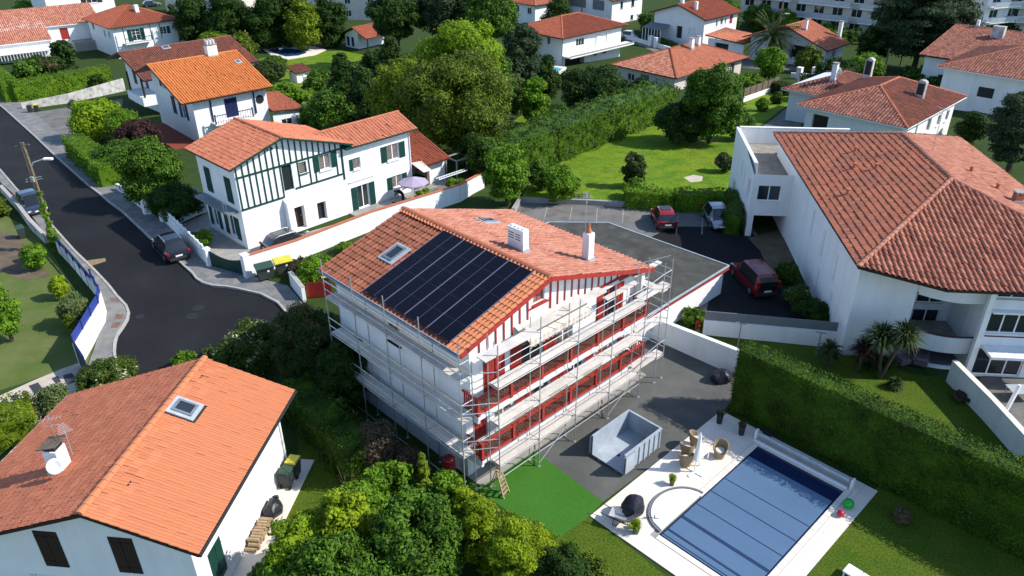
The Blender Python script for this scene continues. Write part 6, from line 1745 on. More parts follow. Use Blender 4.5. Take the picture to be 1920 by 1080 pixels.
# -- centre
tree('broadleaf_tree', 'huge olive-green tree in the middle behind the half-timbered house', (-5.39, 77.22, 11.50, 6.12, 0.0542), 'olive', low=0.06, leafpx=5.0, dens=1.25, clump=70, rmin=0.16, rmax=0.34)
tree('maple_tree', 'bright lime-green tree rising behind the olive-green one', (-5.84, 93.85, 13.06, 5.48, 0.0644), 'lime', low=0.25, dens=1.1, clump=44, rmin=0.16, rmax=0.3)
tree('maple_tree', 'golden-green tree left of the olive-green giant', (-11.01, 81.09, 10.59, 4.26, 0.0568), 'gold', low=0.1, dens=1.1, clump=50, rmin=0.16, rmax=0.32)
tree('conifer', 'dark bushy conifer just left of the golden-green tree', (-16.83, 87.85, 8.52, 3.68, 0.0614), 'dark', 'cone', low=0.02)
tree('conifer', 'dark conifer with upright tips behind the golden-green tree', (-15.25, 100.43, 10.45, 4.14, 0.0690), 'dark', 'cone', low=0.02)
tree('broadleaf_tree', 'dark green tree at the left end of the central wood', (-20.41, 86.93, 6.00, 3.37, 0.0612), 'green', low=0.02)
tree('broadleaf_tree', 'dark shrubby tree below the golden-green tree', (-14.46, 86.74, 6.01, 3.97, 0.0611), 'dark', low=0.0)
tree('broadleaf_tree', 'shaded tree behind the tiled lean-to', (-3.63, 72.61, 4.65, 2.10, 0.0524), 'dark', low=0.0)
tree('pine_tree', 'dark pine at the top edge, left of the three', (-20.16, 141.30, 14.46, 5.41, 0.0942), 'dark', low=0.3, squash=0.6)
tree('pine_tree', 'dark pine at the top edge, middle of the three', (-11.67, 144.01, 15.14, 6.70, 0.0957), 'cedar', low=0.3, squash=0.6)
tree('pine_tree', 'dark green tree at the top edge, right of the three', (-3.46, 137.46, 14.98, 5.27, 0.0916), 'green', low=0.25)
tree('broadleaf_tree', 'grey-green narrow tree in front of the white terrace house', (1.45, 99.81, 11.50, 2.87, 0.0684), 'cedar', 'column', low=0.1)
bush('shrub', 'fresh green round shrub below the grey-green tree', (2.95, 93.54, 6.39, 2.16, 0.0654), 'fresh')
bush('shrub', 'grey-green shrub next to the fresh green round one', (0.31, 96.66, 6.43, 2.02, 0.0673), 'grey')
bush('shrub', 'dark round shrub left of the turquoise pool', (4.77, 108.58, 6.83, 2.62, 0.0748), 'dark')
hedge('tall wavy dark hedge running diagonally to the lawn', [(-1.75, 71.63), (3.48, 77.37), (10.72, 86.94), (19.91, 99.13)], 4.0, [3.6, 3.9, 4.1, 4.0], 'hedge', leaf=0.24, bumpy=0.5, dens=0.9)
bush('shrub', 'dark rounded shrub mass above the diagonal hedge', (10.94, 101.81, 6.21, 4.59, 0.0706), 'dark', clump=26)
bush('shrub', 'low dark shrub behind the diagonal hedge near the bungalow', (17.27, 105.83, 3.75, 3.31, 0.0736), 'dark')
bush('olive_shrub', 'pale grey olive shrub before the diagonal hedge', (9.09, 101.20, 4.12, 2.26, 0.0706), 'grey', dens=0.8)
tree('fig_tree', 'bright green leafy tree at the corner of the car park', (-0.42, 63.22, 5.75, 2.13, 0.0464), 'fresh', low=0.05, leafpx=6)
bush('shrub', 'small green shrub right of the bright leafy tree', (2.56, 67.16, 2.87, 1.48, 0.0493), 'green')
bush('shrub', 'green shrubs beside the wooden bench frame on the lawn', (4.38, 64.22, 3.33, 1.90, 0.0474), 'fresh')
bush('oleander', 'oleander with pink blossom alone on the bright lawn', (11.41, 67.76, 3.65, 1.19, 0.0495), 'pinkfl', kind='column')
bush('shrub', 'low shrub at the foot of the pink oleander', (11.14, 64.58, 1.89, 1.20, 0.0479), 'fresh')
hedge('clipped hedge with big leaves along the car park', [(10.07, 63.01), (14.15, 62.10), (18.91, 61.89)], 1.6, 1.7, 'fresh', leaf=0.2, bumpy=0.15)
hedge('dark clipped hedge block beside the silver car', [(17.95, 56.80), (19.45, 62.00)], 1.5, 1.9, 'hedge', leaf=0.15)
tree('magnolia_tree', 'large glossy dark tree beside the flat-roofed building', (22.49, 84.04, 9.23, 3.71, 0.0589), 'green', low=0.03, leafpx=5.4, clump=54)
bush('shrub', 'brownish bush under the white wall near the lawn', (21.24, 72.48, 2.03, 1.06, 0.0528), 'pinkfl')
tree('broadleaf_tree', 'round fresh green tree in front of the date palm', (40.79, 122.07, 5.96, 2.59, 0.0834), 'fresh', low=0.1)
date_palm('tall date palm with arching fronds beside the salmon roof', (46.60, 141.01, 7.53, 4.76, 0.0951))
bush('shrub', 'round olive-green bush before the salmon-roofed house', (50.44, 131.96, 4.37, 2.61, 0.0900), 'olive')
bush('shrub', 'dark creeper bush at the street corner', (49.02, 117.08, 4.72, 3.62, 0.0805), 'dark')
bush('shrub', 'green bush in front of the cedar', (56.72, 123.79, 4.27, 2.97, 0.0848), 'fresh')
bush('shrub', 'clipped green bushes below the wooden pole', (62.43, 118.76, 3.02, 3.27, 0.0818), 'hedge')
tree('cedar_tree', 'huge dark cedar before the apartment blocks', (69.40, 133.86, 16.05, 8.92, 0.0892), 'cedar', low=0.05, squash=0.35, clump=70, dens=1.1, rmin=0.2, rmax=0.38, core=0.6)
tree('broadleaf_tree', 'dark trees behind the cedar, left', (63.25, 137.10, 7.55, 3.24, 0.0927), 'dark', low=0.05)
tree('cedar_tree', 'dark blue-green tree at the right edge above the big roof', (49.26, 72.06, 8.67, 3.08, 0.0514), 'cedar', low=0.05, squash=0.5, clump=40)
bush('shrub', 'dark bush between the hipped house and the right edge house', (51.05, 82.65, 3.77, 2.06, 0.0589), 'dark')
for k, (px, lab) in enumerate((((93.34, 172.03, 4.54, 4.01, 0.1146), 'dark tree left of the white tower block'), ((98.97, 170.65, 5.03, 3.41, 0.1137), 'dark tree in front of the white tower block'), ((106.25, 170.36, 4.27, 5.12, 0.1137), 'dark tree at the top right edge'))):
    tree('broadleaf_tree', lab, px, 'dark', low=0.02, group='trees before the tower block')
tree('broadleaf_tree', 'green trees at the foot of the grey apartment block, left', (54.79, 176.54, 5.58, 4.69, 0.1172), 'green', low=0.0)
tree('broadleaf_tree', 'lime-green bush before the grey apartment block', (60.28, 173.35, 4.93, 2.88, 0.1154), 'fresh', low=0.0)
tree('broadleaf_tree', 'green tree before the grey apartment block, right', (67.48, 179.09, 4.74, 3.57, 0.1189), 'green', low=0.0)
bush('shrub', 'round dark bush by the veranda house', (30.26, 174.54, 4.78, 2.67, 0.1161), 'green')
hedge('dark hedge in front of the veranda house, left part', [(24.80, 171.28), (29.28, 163.48)], 1.5, 1.2, 'hedge', leaf=0.3); hedge('dark hedge in front of the veranda house, right part', [(30.20, 162.40), (32.86, 157.28)], 1.5, 1.2, 'hedge', leaf=0.3)
bush('topiary', 'lime-green clipped cube on the small lawn', (33.47, 100.96, 1.70, 0.92, 0.0708), 'hedge_bright', kind='column'); bush('topiary', 'dark round clipped bush on the small lawn', (36.80, 105.43, 1.68, 0.88, 0.0737), 'hedge', kind='column')
hedge('dark hedge behind the green gate', [(39.25, 114.44), (40.37, 111.07)], 1.6, 1.6, 'dark', leaf=0.25)
bush('shrub', 'small bushes at the wooden fence', (36.95, 118.96, 1.95, 2.46, 0.0822), 'fresh')
hedge('low dark hedge along the driveway to the hipped house', [(45.80, 119.49), (41.26, 103.44)], 2.0, 1.8, 'dark', leaf=0.25)
tree('broadleaf_tree', 'mid-green tree filling the gap left of the lime-green tree', (-11.13, 100.28, 8.94, 3.80, 0.0692), 'green', low=0.0)
tree('conifer', 'dark conifer at the left flank of the golden-green tree', (-21.81, 100.67, 8.28, 3.82, 0.0695), 'dark', 'cone', low=0.0)
tree('broadleaf_tree', 'dark tree right of the lime-green tree crown', (-1.50, 93.70, 9.10, 2.60, 0.0650), 'green', low=0.0)
bush('shrub', 'bank of dark shrubs at the foot of the golden-green tree', (-9.55, 84.09, 4.10, 3.59, 0.0598), 'dark', clump=40)
bush('shrub', 'dark shrubs at the right foot of the olive-green giant', (-2.21, 68.97, 4.73, 2.00, 0.0501), 'hedge', clump=30)
bush('shrub', 'low dark shrubs along the garden path', (-22.36, 90.16, 3.87, 3.50, 0.0636), 'green', clump=30)
bush('shrub', 'dark bush below the pool house', (-22.00, 135.47, 4.07, 4.15, 0.0922), 'dark', clump=24)
bush('shrub', 'dark shrubs beside the turquoise pool terrace', (9.89, 121.08, 2.65, 2.50, 0.0834), 'dark')
bush('shrub', 'hedge-like bushes between bungalow and street', (28.76, 125.07, 2.12, 3.01, 0.0860), 'green')
tree('broadleaf_tree', 'leafy tree behind the veranda house', (46.47, 173.90, 7.13, 4.04, 0.1153), 'green', low=0.0)
tree('broadleaf_tree', 'dark tree left of the white gabled house at the top', (10.07, 175.34, 7.76, 3.48, 0.1161), 'dark', low=0.0)
bush('shrub', 'green bush wall at the foot of the apartment block', (67.50, 163.09, 3.44, 6.02, 0.1094), 'green', clump=30)
tree('broadleaf_tree', 'dark trees right of the cedar', (85.88, 151.57, 4.38, 4.09, 0.1023), 'dark', low=0.0)
bush('shrub', 'dark shrub bank before the right edge house', (62.79, 112.19, 2.63, 3.50, 0.0778), 'dark', clump=24)
tree('conifer', 'dark conifer between the grey building and the brown roof', (-70.92, 169.95, 7.49, 3.39, 0.1129), 'dark', 'cone', low=0.0)
tree('conifer', 'dark conifer behind the pale yellow-green tree', (-45.01, 162.11, 11.56, 4.30, 0.1075), 'dark', 'column', low=0.0)
bush('shrub', 'dark bushes below the long low house', (-66.91, 122.11, 2.45, 3.36, 0.0841), 'dark', clump=24)
bush('shrub', 'dark shrub bank between the diagonal hedge and the glossy tree', (19.19, 84.15, 4.73, 3.28, 0.0597), 'dark', clump=36)
bush('shrub', 'dark shrub against the white flat-roofed wall', (26.19, 85.41, 3.50, 1.70, 0.0607), 'green', clump=24)
# -- upper left
for k, (s, lab) in enumerate((((-63.14, 160.76, 10.36, 4.27, 0.1068), 'leftmost dark conifer of the row behind the pool garden'), ((-56.00, 160.50, 11.34, 4.79, 0.1065), 'second dark conifer of the row behind the pool garden'), ((-48.88, 160.24, 11.35, 4.79, 0.1064), 'third dark conifer of the row behind the pool garden'), ((-36.20, 161.79, 10.57, 3.76, 0.1074), 'dark conifer right of the pale yellow-green tree'))):
    tree('conifer', lab, s, 'dark', 'column', low=0.0, group='conifer screen behind the pool')
tree('broadleaf_tree', 'pale yellow-green tree among the dark conifers', (-40.90, 158.48, 10.11, 3.96, 0.1055), 'gold', low=0.02)
bush('shrub', 'rounded bright hedge shrub beside the brown roof, left', (-58.28, 154.34, 5.00, 4.15, 0.1039), 'hedge_bright'); bush('shrub', 'rounded olive shrub beside the brown roof, right', (-47.95, 139.66, 6.39, 3.31, 0.0945), 'olive')
bush('shrub', 'dark shrub below the brown roof end', (-38.76, 125.65, 3.64, 3.01, 0.0861), 'pinkfl'); bush('shrub', 'small green shrub near the blue pool', (-41.65, 139.34, 2.58, 2.18, 0.0949), 'green')
bush('shrub', 'green shrubs beside the low salmon wing', (-30.69, 106.23, 3.32, 3.69, 0.0739), 'fresh', clump=24); bush('shrub', 'dark green shrub right of the tiny shed', (-27.47, 111.83, 4.36, 3.09, 0.0772), 'green'); bush('shrub', 'green shrub by the garden path', (-24.33, 120.26, 3.70, 3.31, 0.0827), 'green')
fan_palm('cordyline', 'pale spiky palm in the garden behind the half-timbered house', (-20.26, 94.35), [(0, 0, 2.2, 1.5), (0.5, 0.3, 1.6, 1.2)], 'palm')
hedge('long clipped hedge along the upper left driveway', [(-71.89, 110.86), (-68.15, 117.25), (-64.98, 125.35)], 2.0, 3.0, 'hedge_bright', leaf=0.24, bumpy=0.2)
hedge('clipped hedge at the left edge by the road', [(-71.89, 110.86), (-106.06, 153.70)], 2.4, 3.0, 'hedge_bright', leaf=0.24, bumpy=0.2)
bush('topiary', 'dark dome-shaped topiary before the long low house', (-80.97, 142.51, 5.10, 2.22, 0.0965), 'dark', kind='column'); bush('topiary', 'second dark topiary cone beside the dome', (-78.44, 135.36, 3.11, 1.57, 0.0923), 'dark')
bush('shrub', 'flowering shrub by the balustrade at the left edge', (-80.40, 132.71, 3.89, 3.62, 0.0905), 'pinkfl'); bush('shrub', 'green garden shrub left of the topiary', (-80.73, 130.09, 3.62, 2.67, 0.0889), 'green')
fan_palm('palm_shrub', 'low spreading palm behind the clipped hedge', (-72.21, 129.70), [(0, 0, 1.0, 2.2)], 'palm')
bush('shrub', 'bright green treetop at the top left edge', (-112.93, 193.15, 6.20, 5.09, 0.1271), 'fresh')
# -- by the road
tree('broadleaf_tree', 'lime-green leafy shrub tree beside the driveway', (-48.24, 87.83, 4.84, 3.41, 0.0620), 'lime', low=0.0, leafpx=6)
bush('shrub', 'feathery green shrub between the lime and purple bushes', (-43.26, 84.43, 4.48, 2.40, 0.0599), 'fresh', aspect=0.3); bush('shrub', 'purple-leaved shrub before the navy-shuttered house', (-40.39, 81.99, 3.69, 2.93, 0.0585), 'purple')
hedge('green clipped hedge along the pavement', [(-47.32, 80.62), (-42.12, 74.26), (-38.05, 69.07)], 2.2, 2.3, 'hedge_bright', leaf=0.2, bumpy=0.2)
bush('shrub', 'large dark green rounded shrub by the pavement', (-31.69, 63.85, 6.41, 3.03, 0.0467), 'green', clump=44); bush('shrub', 'dark shrub behind the clipped hedge', (-38.51, 72.64, 3.61, 2.89, 0.0526), 'green')
bush('shrub', 'shaded dark shrubs behind the shell-shaped gate pillar', (-28.58, 60.66, 3.26, 2.49, 0.0453), 'dark')
bush('shrub', 'small bright bush inside the white garden wall', (-24.79, 55.40, 1.45, 1.02, 0.0424), 'fresh')
bush('shrub', 'bush mass beside the two bins', (-14.31, 49.22, 2.23, 1.54, 0.0385), 'fresh'); bush('shrub', 'brownish bush behind the bins', (-15.66, 50.48, 1.31, 0.99, 0.0394), 'brush'); bush('shrub', 'small bushes behind the roof on the wall foot', (-13.01, 53.96, 0.91, 0.83, 0.0416), 'fresh')
# -- garden on the left
tree('broadleaf_tree', 'young leafy tree on the dry lawn at the left edge', (-32.24, 41.69, 4.30, 1.26, 0.0336), 'fresh', low=0.1, dens=0.8)
bush('shrub', 'leafy shrub beside the utility pole', (-35.84, 51.67, 2.32, 1.00, 0.0400), 'fresh'); bush('shrub', 'yellow-green sapling on the dry lawn', (-31.71, 47.17, 1.84, 0.67, 0.0373), 'yellow', dens=0.6); bush('shrub', 'grey-green shrub behind the white wall panels', (-28.83, 43.58, 2.56, 1.02, 0.0351), 'grey'); bush('shrub', 'small shrub at the wall corner', (-28.70, 42.59, 1.51, 0.45, 0.0346), 'olive')
bush('shrub', 'shrub covered in white flowers beside the orange roof', (-23.37, 36.45, 2.01, 1.85, 0.0308), 'flower', clump=30, leafpx=5.5); bush('shrub', 'pale airy shrub on the gravel path', (-25.49, 34.26, 2.00, 1.06, 0.0295), 'grey', dens=0.55, core=0.4); bush('shrub', 'bush just beyond the ridge of the orange roof', (-19.73, 38.28, 1.28, 0.83, 0.0321), 'fresh')
hedge('reddish-green hedge at the left edge beyond the roof', [(-28.03, 31.60), (-25.86, 33.10)], 2.4, 1.7, 'gold', leaf=0.14, bumpy=0.2)
bush('shrub', 'small bush at the upper left bend of the pavement', (-44.47, 61.75, 1.74, 1.15, 0.0462), 'olive')
# -- shade between the road and the scaffold
bush('oleander', 'big dark flowering shrub beside the scaffold, upper', (-11.66, 36.82, 5.39, 2.29, 0.0305), 'pinkfl', clump=50, leafpx=5); bush('oleander', 'big dark flowering shrub beside the scaffold, lower', (-9.40, 34.77, 4.28, 1.62, 0.0294), 'dark', clump=40)
bush('shrub', 'dark shrubs along the asphalt edge behind the orange roof', (-15.60, 38.50, 2.96, 2.39, 0.0319), 'flower', clump=40); bush('shrub', 'rounded shrub at the corner of the asphalt', (-17.39, 38.52, 1.82, 1.45, 0.0321), 'flower')
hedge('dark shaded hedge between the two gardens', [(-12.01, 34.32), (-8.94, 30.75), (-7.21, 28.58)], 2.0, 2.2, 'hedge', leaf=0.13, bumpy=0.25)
bush('shrub', 'dry brownish brush beneath the scaffold', (-6.77, 29.53, 3.07, 1.19, 0.0265), 'brush', core=0.5); bush('shrub', 'second dry brush tuft nearer the tank', (-5.31, 29.32, 1.74, 0.80, 0.0266), 'brush', core=0.5)
# -- foreground
FG = dict(leafpx=9.5, rmin=0.14, rmax=0.3)
bush('shrub', 'rounded bright green shrub at the head of the foreground bushes', (-5.74, 26.44, 3.73, 1.35, 0.0245), 'fresh', clump=40, **FG)
tree('cypress', 'small pale green cypress next to the rounded shrub', (-4.12, 26.59, 3.77, 0.71, 0.0246), 'gold', 'cone', low=0.0, leafpx=5)
bush('shrub', 'yellow-green leafy shrub at the left of the foreground', (-8.76, 22.10, 4.28, 1.52, 0.0218), 'lime', clump=44, **FG); bush('shrub', 'yellow-tipped shrub in front left of centre', (-7.00, 22.91, 4.83, 1.44, 0.0222), 'yellow', clump=44, **FG)
bush('shrub', 'large dark glossy shrub in the foreground centre', (-3.92, 22.05, 5.41, 2.05, 0.0216), 'green', clump=60, **FG); bush('shrub', 'dark glossy shrub at the bottom, left of centre', (-7.00, 20.53, 4.79, 2.07, 0.0207), 'green', clump=60, **FG)
bush('shrub', 'glossy green shrub beside the step ladder', (-3.00, 24.95, 3.90, 1.30, 0.0236), 'fresh', clump=44, **FG)
tree('cypress', 'golden cypress at the edge of the artificial lawn', (-1.36, 22.99, 4.66, 1.00, 0.0223), 'yellow', low=0.0, leafpx=5.5, clump=40); tree('cypress', 'second golden cypress nearer the bottom edge', (-0.10, 21.48, 4.73, 1.07, 0.0213), 'yellow', low=0.0, leafpx=5.5, clump=40)
tree('cypress', 'tall yellow-green cypress right of the glossy shrub', (-2.00, 24.32, 3.98, 0.97, 0.0232), 'yellow', low=0.0, leafpx=5.5, clump=40)
tree('cypress', 'yellow-green cypress at the lower lawn corner', (0.82, 22.69, 3.17, 1.07, 0.0223), 'yellow', low=0.0, leafpx=5.5, clump=40)
bush('shrub', 'fresh green shrub behind the yellow-tipped one', (-6.64, 24.99, 3.64, 1.30, 0.0236), 'fresh', clump=40, **FG)
bush('shrub', 'fresh leafy shrub at the bottom left of the foreground', (-8.98, 20.67, 3.48, 1.58, 0.0210), 'fresh', clump=50, **FG)
hedge('yellow-green cypress hedge along the bottom of the lawn', [(-0.82, 25.08), (1.09, 23.99), (2.52, 22.54)], 1.5, 1.1, 'gold', leaf=0.1, bumpy=0.2); bush('shrub', 'dark conifer bush at the bottom centre', (1.89, 21.46, 3.12, 1.30, 0.0216), 'dark', clump=40, leafpx=6)
bush('shrub', 'green bush cut by the bottom edge left of centre', (-4.36, 20.01, 3.90, 2.68, 0.0206), 'green', clump=60, **FG); bush('shrub', 'low olive bush at the bottom edge of the lawn', (3.26, 21.98, 1.90, 0.99, 0.0221), 'olive', clump=30, leafpx=6)
bush('shrub', 'small dark bush on the lawn strip at the left', (-10.20, 21.58, 2.01, 0.98, 0.0218), 'green', clump=30, **FG)
st = thing('dry_sticks', 'bundle of bare dry sticks standing among the foreground bushes', 'sticks', (-7.94, 27.50))
for k in range(14):
    a_ = k * 0.9; MB().tube((0.12 * math.cos(a_), 0.12 * math.sin(a_), 0), (0.55 * math.cos(a_ * 1.3), 0.5 * math.sin(a_ * 1.7), 1.3 + 0.5 * math.sin(k * 2.1)), 0.016, 0.008, 5).build('stick', MAT['oldwood'], st)
# -- right
hedge('very tall clipped hedge shading the swimming pool', [(12.45, 34.55), (32.0, 14.1)], 1.3, 4.15, 'hedge', leaf=0.095, bumpy=0.08, dens=1.0)
fan_palm('yucca', 'tall twin-headed yucca against the white wall', (21.6, 36.9), [(-0.4, 0.2, 2.8, 1.35), (0.8, -0.1, 3.1, 1.35)], 'palm')
fan_palm('cordyline', 'red-leaved cordyline beside the twin yucca', (20.6, 37.6), [(0, 0, 1.8, 1.0)], 'redpalm')
fan_palm('yucca', 'small fan palm by the corner of the white building', (19.0, 38.3), [(0, 0, 1.1, 1.0)], 'palm')
fan_palm('agave', 'low variegated spiky plant below the twin yucca', (22.1, 36.0), [(0, 0, 0.3, 0.6)], 'palm')
bush('shrub', 'low dark planting at the foot of the cordyline', (21.79, 37.99, 0.89, 1.44, 0.0320), 'dark'); bush('shrub', 'dead brown plant lying on the shaded grass', (25.46, 34.81, 0.49, 0.66, 0.0301), 'brush', dens=0.5)
bush('shrub', 'clipped round bush beside the maroon van', (19.75, 48.67, 1.67, 0.88, 0.0383), 'hedge'); bush('shrub', 'pale flowering bush along the white building', (19.45, 45.63, 1.61, 0.91, 0.0365), 'flower'); bush('shrub', 'dark bush strip along the white building', (19.84, 43.52, 1.56, 1.41, 0.0352), 'dark')
bush('shrub', 'green bush at the right edge of the terrace', (26.45, 30.34, 1.80, 0.68, 0.0272), 'fresh'); bush('flower_bed', 'yellow flowers at the right edge beside the wall', (25.68, 29.16, 0.71, 0.53, 0.0266), 'yellowfl')
bush('shrub', 'green ground plants behind the red gate', (11.99, 43.30, 1.01, 1.05, 0.0351), 'green'); bush('shrub', 'dry brown tuft on the shaded lawn by the hedge', (17.95, 25.76, 0.82, 0.42, 0.0246), 'brush')

# ------------------------------------------------------------------ walls and gates along the road
bw = wall('garden_wall', 'tall white wall with bright blue panels on the pavement bend', [(-29.39, 47.43), (-27.81, 45.21), (-27.24, 43.82), (-26.47, 38.99)], 1.55, 0.2, 'white')
PTS = [(-29.39, 47.43), (-27.81, 45.21), (-27.24, 43.82), (-26.47, 38.99)]
for i in range(3):
    q = resample([PTS[i], PTS[i + 1]], 1.7); a0 = PTS[0]
    for k in range(len(q) - 1):
        MB().bar((q[k][0] - a0[0], q[k][1] - a0[1], 1.85), (q[k + 1][0] - a0[0], q[k + 1][1] - a0[1], 1.85), 0.05, 0.58).build('blue_panel', MAT['royal'], bw)
        MB().box(q[k][0] - a0[0] - 0.05, q[k][0] - a0[0] + 0.05, q[k][1] - a0[1] - 0.05, q[k][1] - a0[1] + 0.05, 1.5, 2.2).build('panel_post', MAT['blue'], bw)
b2 = wall('garden_wall', 'low white wall with navy rail along the pavement', [(-37.18, 56.21), (-33.20, 51.88), (-29.46, 47.59)], 0.95, 0.2, 'white')
a0 = (-37.18, 56.21)
for k, q in enumerate(resample([(-37.18, 56.21), (-33.20, 51.88), (-29.46, 47.59)], 1.6)):
    MB().box(q[0] - a0[0] - 0.05, q[0] - a0[0] + 0.05, q[1] - a0[1] - 0.13, q[1] - a0[1] - 0.03, 0.0, 1.35).build('rail_post', MAT['blue'], b2)
q = resample([(-37.18, 56.21), (-33.20, 51.88), (-29.46, 47.59)], 1.6)
for k in range(len(q) - 1):
    for z in (1.05, 1.3): MB().bar((q[k][0] - a0[0], q[k][1] - a0[1], z), (q[k + 1][0] - a0[0], q[k + 1][1] - a0[1], z), 0.07, 0.1).build('rail', MAT['blue'], b2)
b3 = wall('fence_panel', 'dark navy fence panel in shade beside the flowering shrub', [(-26.47, 38.99), (-25.14, 37.42)], 1.7, 0.1, 'blue', cat='fence')
wall('garden_wall', 'grey-white wall beside the parked dark car', [(-47.51, 67.32), (-43.23, 62.54), (-40.04, 58.71), (-37.58, 56.22)], [0.75, 0.8, 1.0, 0.8], 0.22, 'grimy', 'kerb')
wall('garden_wall', 'low white wall in shade before the dark shrubs', [(-36.99, 67.86), (-33.12, 63.52), (-31.35, 61.61)], [0.7, 0.9, 1.2], 0.25, 'white')
def pillar(label, p, w=0.45, h=1.7, mat='white', cap='dome'):
    t = thing('gate_pillar', label, 'pillar', p, 44)
    MB().cbox(-w / 2, w / 2, -w / 2, w / 2, -0.2, h, 0.02).build('shaft', MAT[mat], t)
    if cap == 'dome': MB().sphere((0, 0, h + 0.02), w * 0.5, 12, 8, (1, 0.6, 0.7)).build('cap', MAT[mat], t)
    else: MB().cbox(-w / 2 - 0.04, w / 2 + 0.04, -w / 2 - 0.04, w / 2 + 0.04, h, h + 0.08, 0.02).build('cap', MAT[mat], t)
    return t
pillar('rounded white gate pillar by the dark shrubs', (-31.77, 61.85), 0.5, 1.25); pillar('rounded white gate pillar before the parked black car', (-29.66, 60.23), 0.5, 1.25)
pillar('white gate pillar left of the dark green gate', (-22.91, 51.88), 0.4, 1.5, cap='flat'); pillar('tall white gate pillar right of the dark green gate', (-19.45, 50.04), 0.5, 1.9, cap='flat')
gw = wall('garden_wall', 'white wall with openwork panels behind the black car', [(-29.39, 60.01), (-23.05, 52.06)], [1.0, 1.0], 0.2, 'white')
q = resample([(0, 0), ((-23.05, 52.06)[0] - (-29.39, 60.01)[0], (-23.05, 52.06)[1] - (-29.39, 60.01)[1])], 0.9)
for k in range(len(q) - 1):
    for z in (1.1, 1.25, 1.4): MB().bar((q[k][0], q[k][1], z), (q[k + 1][0], q[k + 1][1], z), 0.08, 0.09).build('slat', MAT['white'], gw)
    MB().box(q[k][0] - 0.08, q[k][0] + 0.08, q[k][1] - 0.08, q[k][1] + 0.08, 1.0, 1.5).build('panel_post', MAT['white'], gw)
gg = thing('gate', 'dark green double gate between white pillars', 'gate', ((-22.72, 51.79)[0], (-22.72, 51.79)[1], 0))
e = Vector(((-19.66, 50.21)[0] - (-22.72, 51.79)[0], (-19.66, 50.21)[1] - (-22.72, 51.79)[1], 0)); L = e.length; e.normalize()
nb = 16
for k in range(nb):
    a = e * (L * (k + 0.04) / nb); b = e * (L * (k + 0.96) / nb)
    hz = 1.35 - 0.35 * math.sin(math.pi * (k + 0.5) / nb)
    MB().bar((a.x, a.y, hz / 2 + 0.06), (b.x, b.y, hz / 2 + 0.06), 0.05, hz).build('board', MAT['green'], gg)
wall('boundary_wall', 'long white wall with pink coping beside the half-timbered house', [(-19.34, 50.21), (-16.46, 53.01), (-11.51, 58.38), (-7.39, 61.83), (-4.64, 64.16), (-2.63, 67.80)], [1.75, 1.6, 1.6, 1.6, 1.6, 1.5], 0.25, 'white', 't_salmon')
wall('garden_wall', 'low white wall with tiled coping by the shaded side of the half-timbered house', [(-28.64, 59.24), (-27.28, 61.76), (-26.33, 62.55)], 0.9, 0.2, 'white', 't_salmon')
sheet('yard', [(-28.27, 59.23), (-26.30, 62.44), (-21.33, 55.53), (-17.51, 57.46), (-10.34, 63.06), (-5.02, 69.05), (-3.84, 65.77), (-11.55, 58.60), (-16.50, 53.20), (-19.53, 50.29), (-22.81, 52.06)], 0.012, MAT['conc'])
wall('garden_wall', 'short white wall beside the red slatted gate', [(-15.93, 48.85), (-14.45, 46.45)], 1.1, 0.25, 'white', 'kerb')
rg = thing('gate', 'bright red slatted gate below the roof corner', 'gate', ((-14.33, 46.89)[0], (-14.33, 46.89)[1], 0))
e = Vector(((-12.62, 47.17)[0] - (-14.33, 46.89)[0], (-12.62, 47.17)[1] - (-14.33, 46.89)[1], 0)); L = e.length; e.normalize()
for k in range(12): MB().bar(e * (L * (k + 0.2) / 12) + Vector((0, 0, 0.08)), e * (L * (k + 0.2) / 12) + Vector((0, 0, 1.25)), 0.14, 0.03, up=(0, 1, 0)).build('slat', MAT['red'], rg)
for z in (0.35, 1.0): MB().bar(Vector((0, 0.05, z)), e * L + Vector((0, 0.05, z)), 0.05, 0.08).build('rail', MAT['red'], rg)
og = thing('gate', 'orange-red low gate beside the retaining wall', 'gate', ((11.83, 42.19)[0], (11.83, 42.19)[1], 0))
for k in range(6): MB().bar((0.05 + k * 0.13, 0.12 * k, 0.05), (0.05 + k * 0.13, 0.12 * k, 0.8), 0.09, 0.03).build('slat', MAT['red'], og)
MB().bar((0, 0, 0.6), (0.8, 0.72, 0.6), 0.04, 0.06).build('rail', MAT['red'], og)
wall('retaining_wall', 'grimy white wall below the clipped hedge along the driveway', [(-67.93, 105.85), (-63.63, 110.14), (-59.82, 119.53)], [0.9, 1.3, 1.9], 0.25, 'grimy')
wall('kerb_wall', 'dark stone wall edging the car park', [(0.14, 61.45), (0.78, 63.93), (6.70, 63.32), (12.78, 62.25)], 0.45, 0.3, 'conc')
wall('kerb_wall', 'low kerb wall beyond the lawn hedge', [(20.15, 61.29), (19.72, 58.86)], 0.4, 0.25, 'conc')
wall('garden_wall', 'low white street wall with pillars by the round bush', [(45.92, 126.82), (49.50, 125.12), (52.41, 127.55)], 0.75, 0.3, 'white')
for p, lab in (((46.70, 125.25), 'white street wall pillar left of the gap'), ((49.16, 125.14), 'white street wall pillar right of the gap')): pillar(lab, p, 0.8, 1.8, cap='flat')
wall('garden_wall', 'low white wall before the veranda house, left of its gate', [(24.36, 167.95), (28.57, 160.42)], 0.8, 0.3, 'white'); wall('garden_wall', 'low white wall before the veranda house, right of its gate', [(29.48, 159.38), (32.00, 154.42)], 0.8, 0.3, 'white')
for p, lab in (((28.46, 160.42), 'white gatepost left of the veranda house gate'), ((29.29, 158.89), 'white gatepost right of the veranda house gate')): pillar(lab, p, 0.7, 1.9, cap='flat')
wf = thing('wooden_fence', 'weathered plank fence on a white base by the small lawn', 'fence', ((32.50, 106.71)[0], (32.50, 106.71)[1], T((32.50, 106.71)[1])))
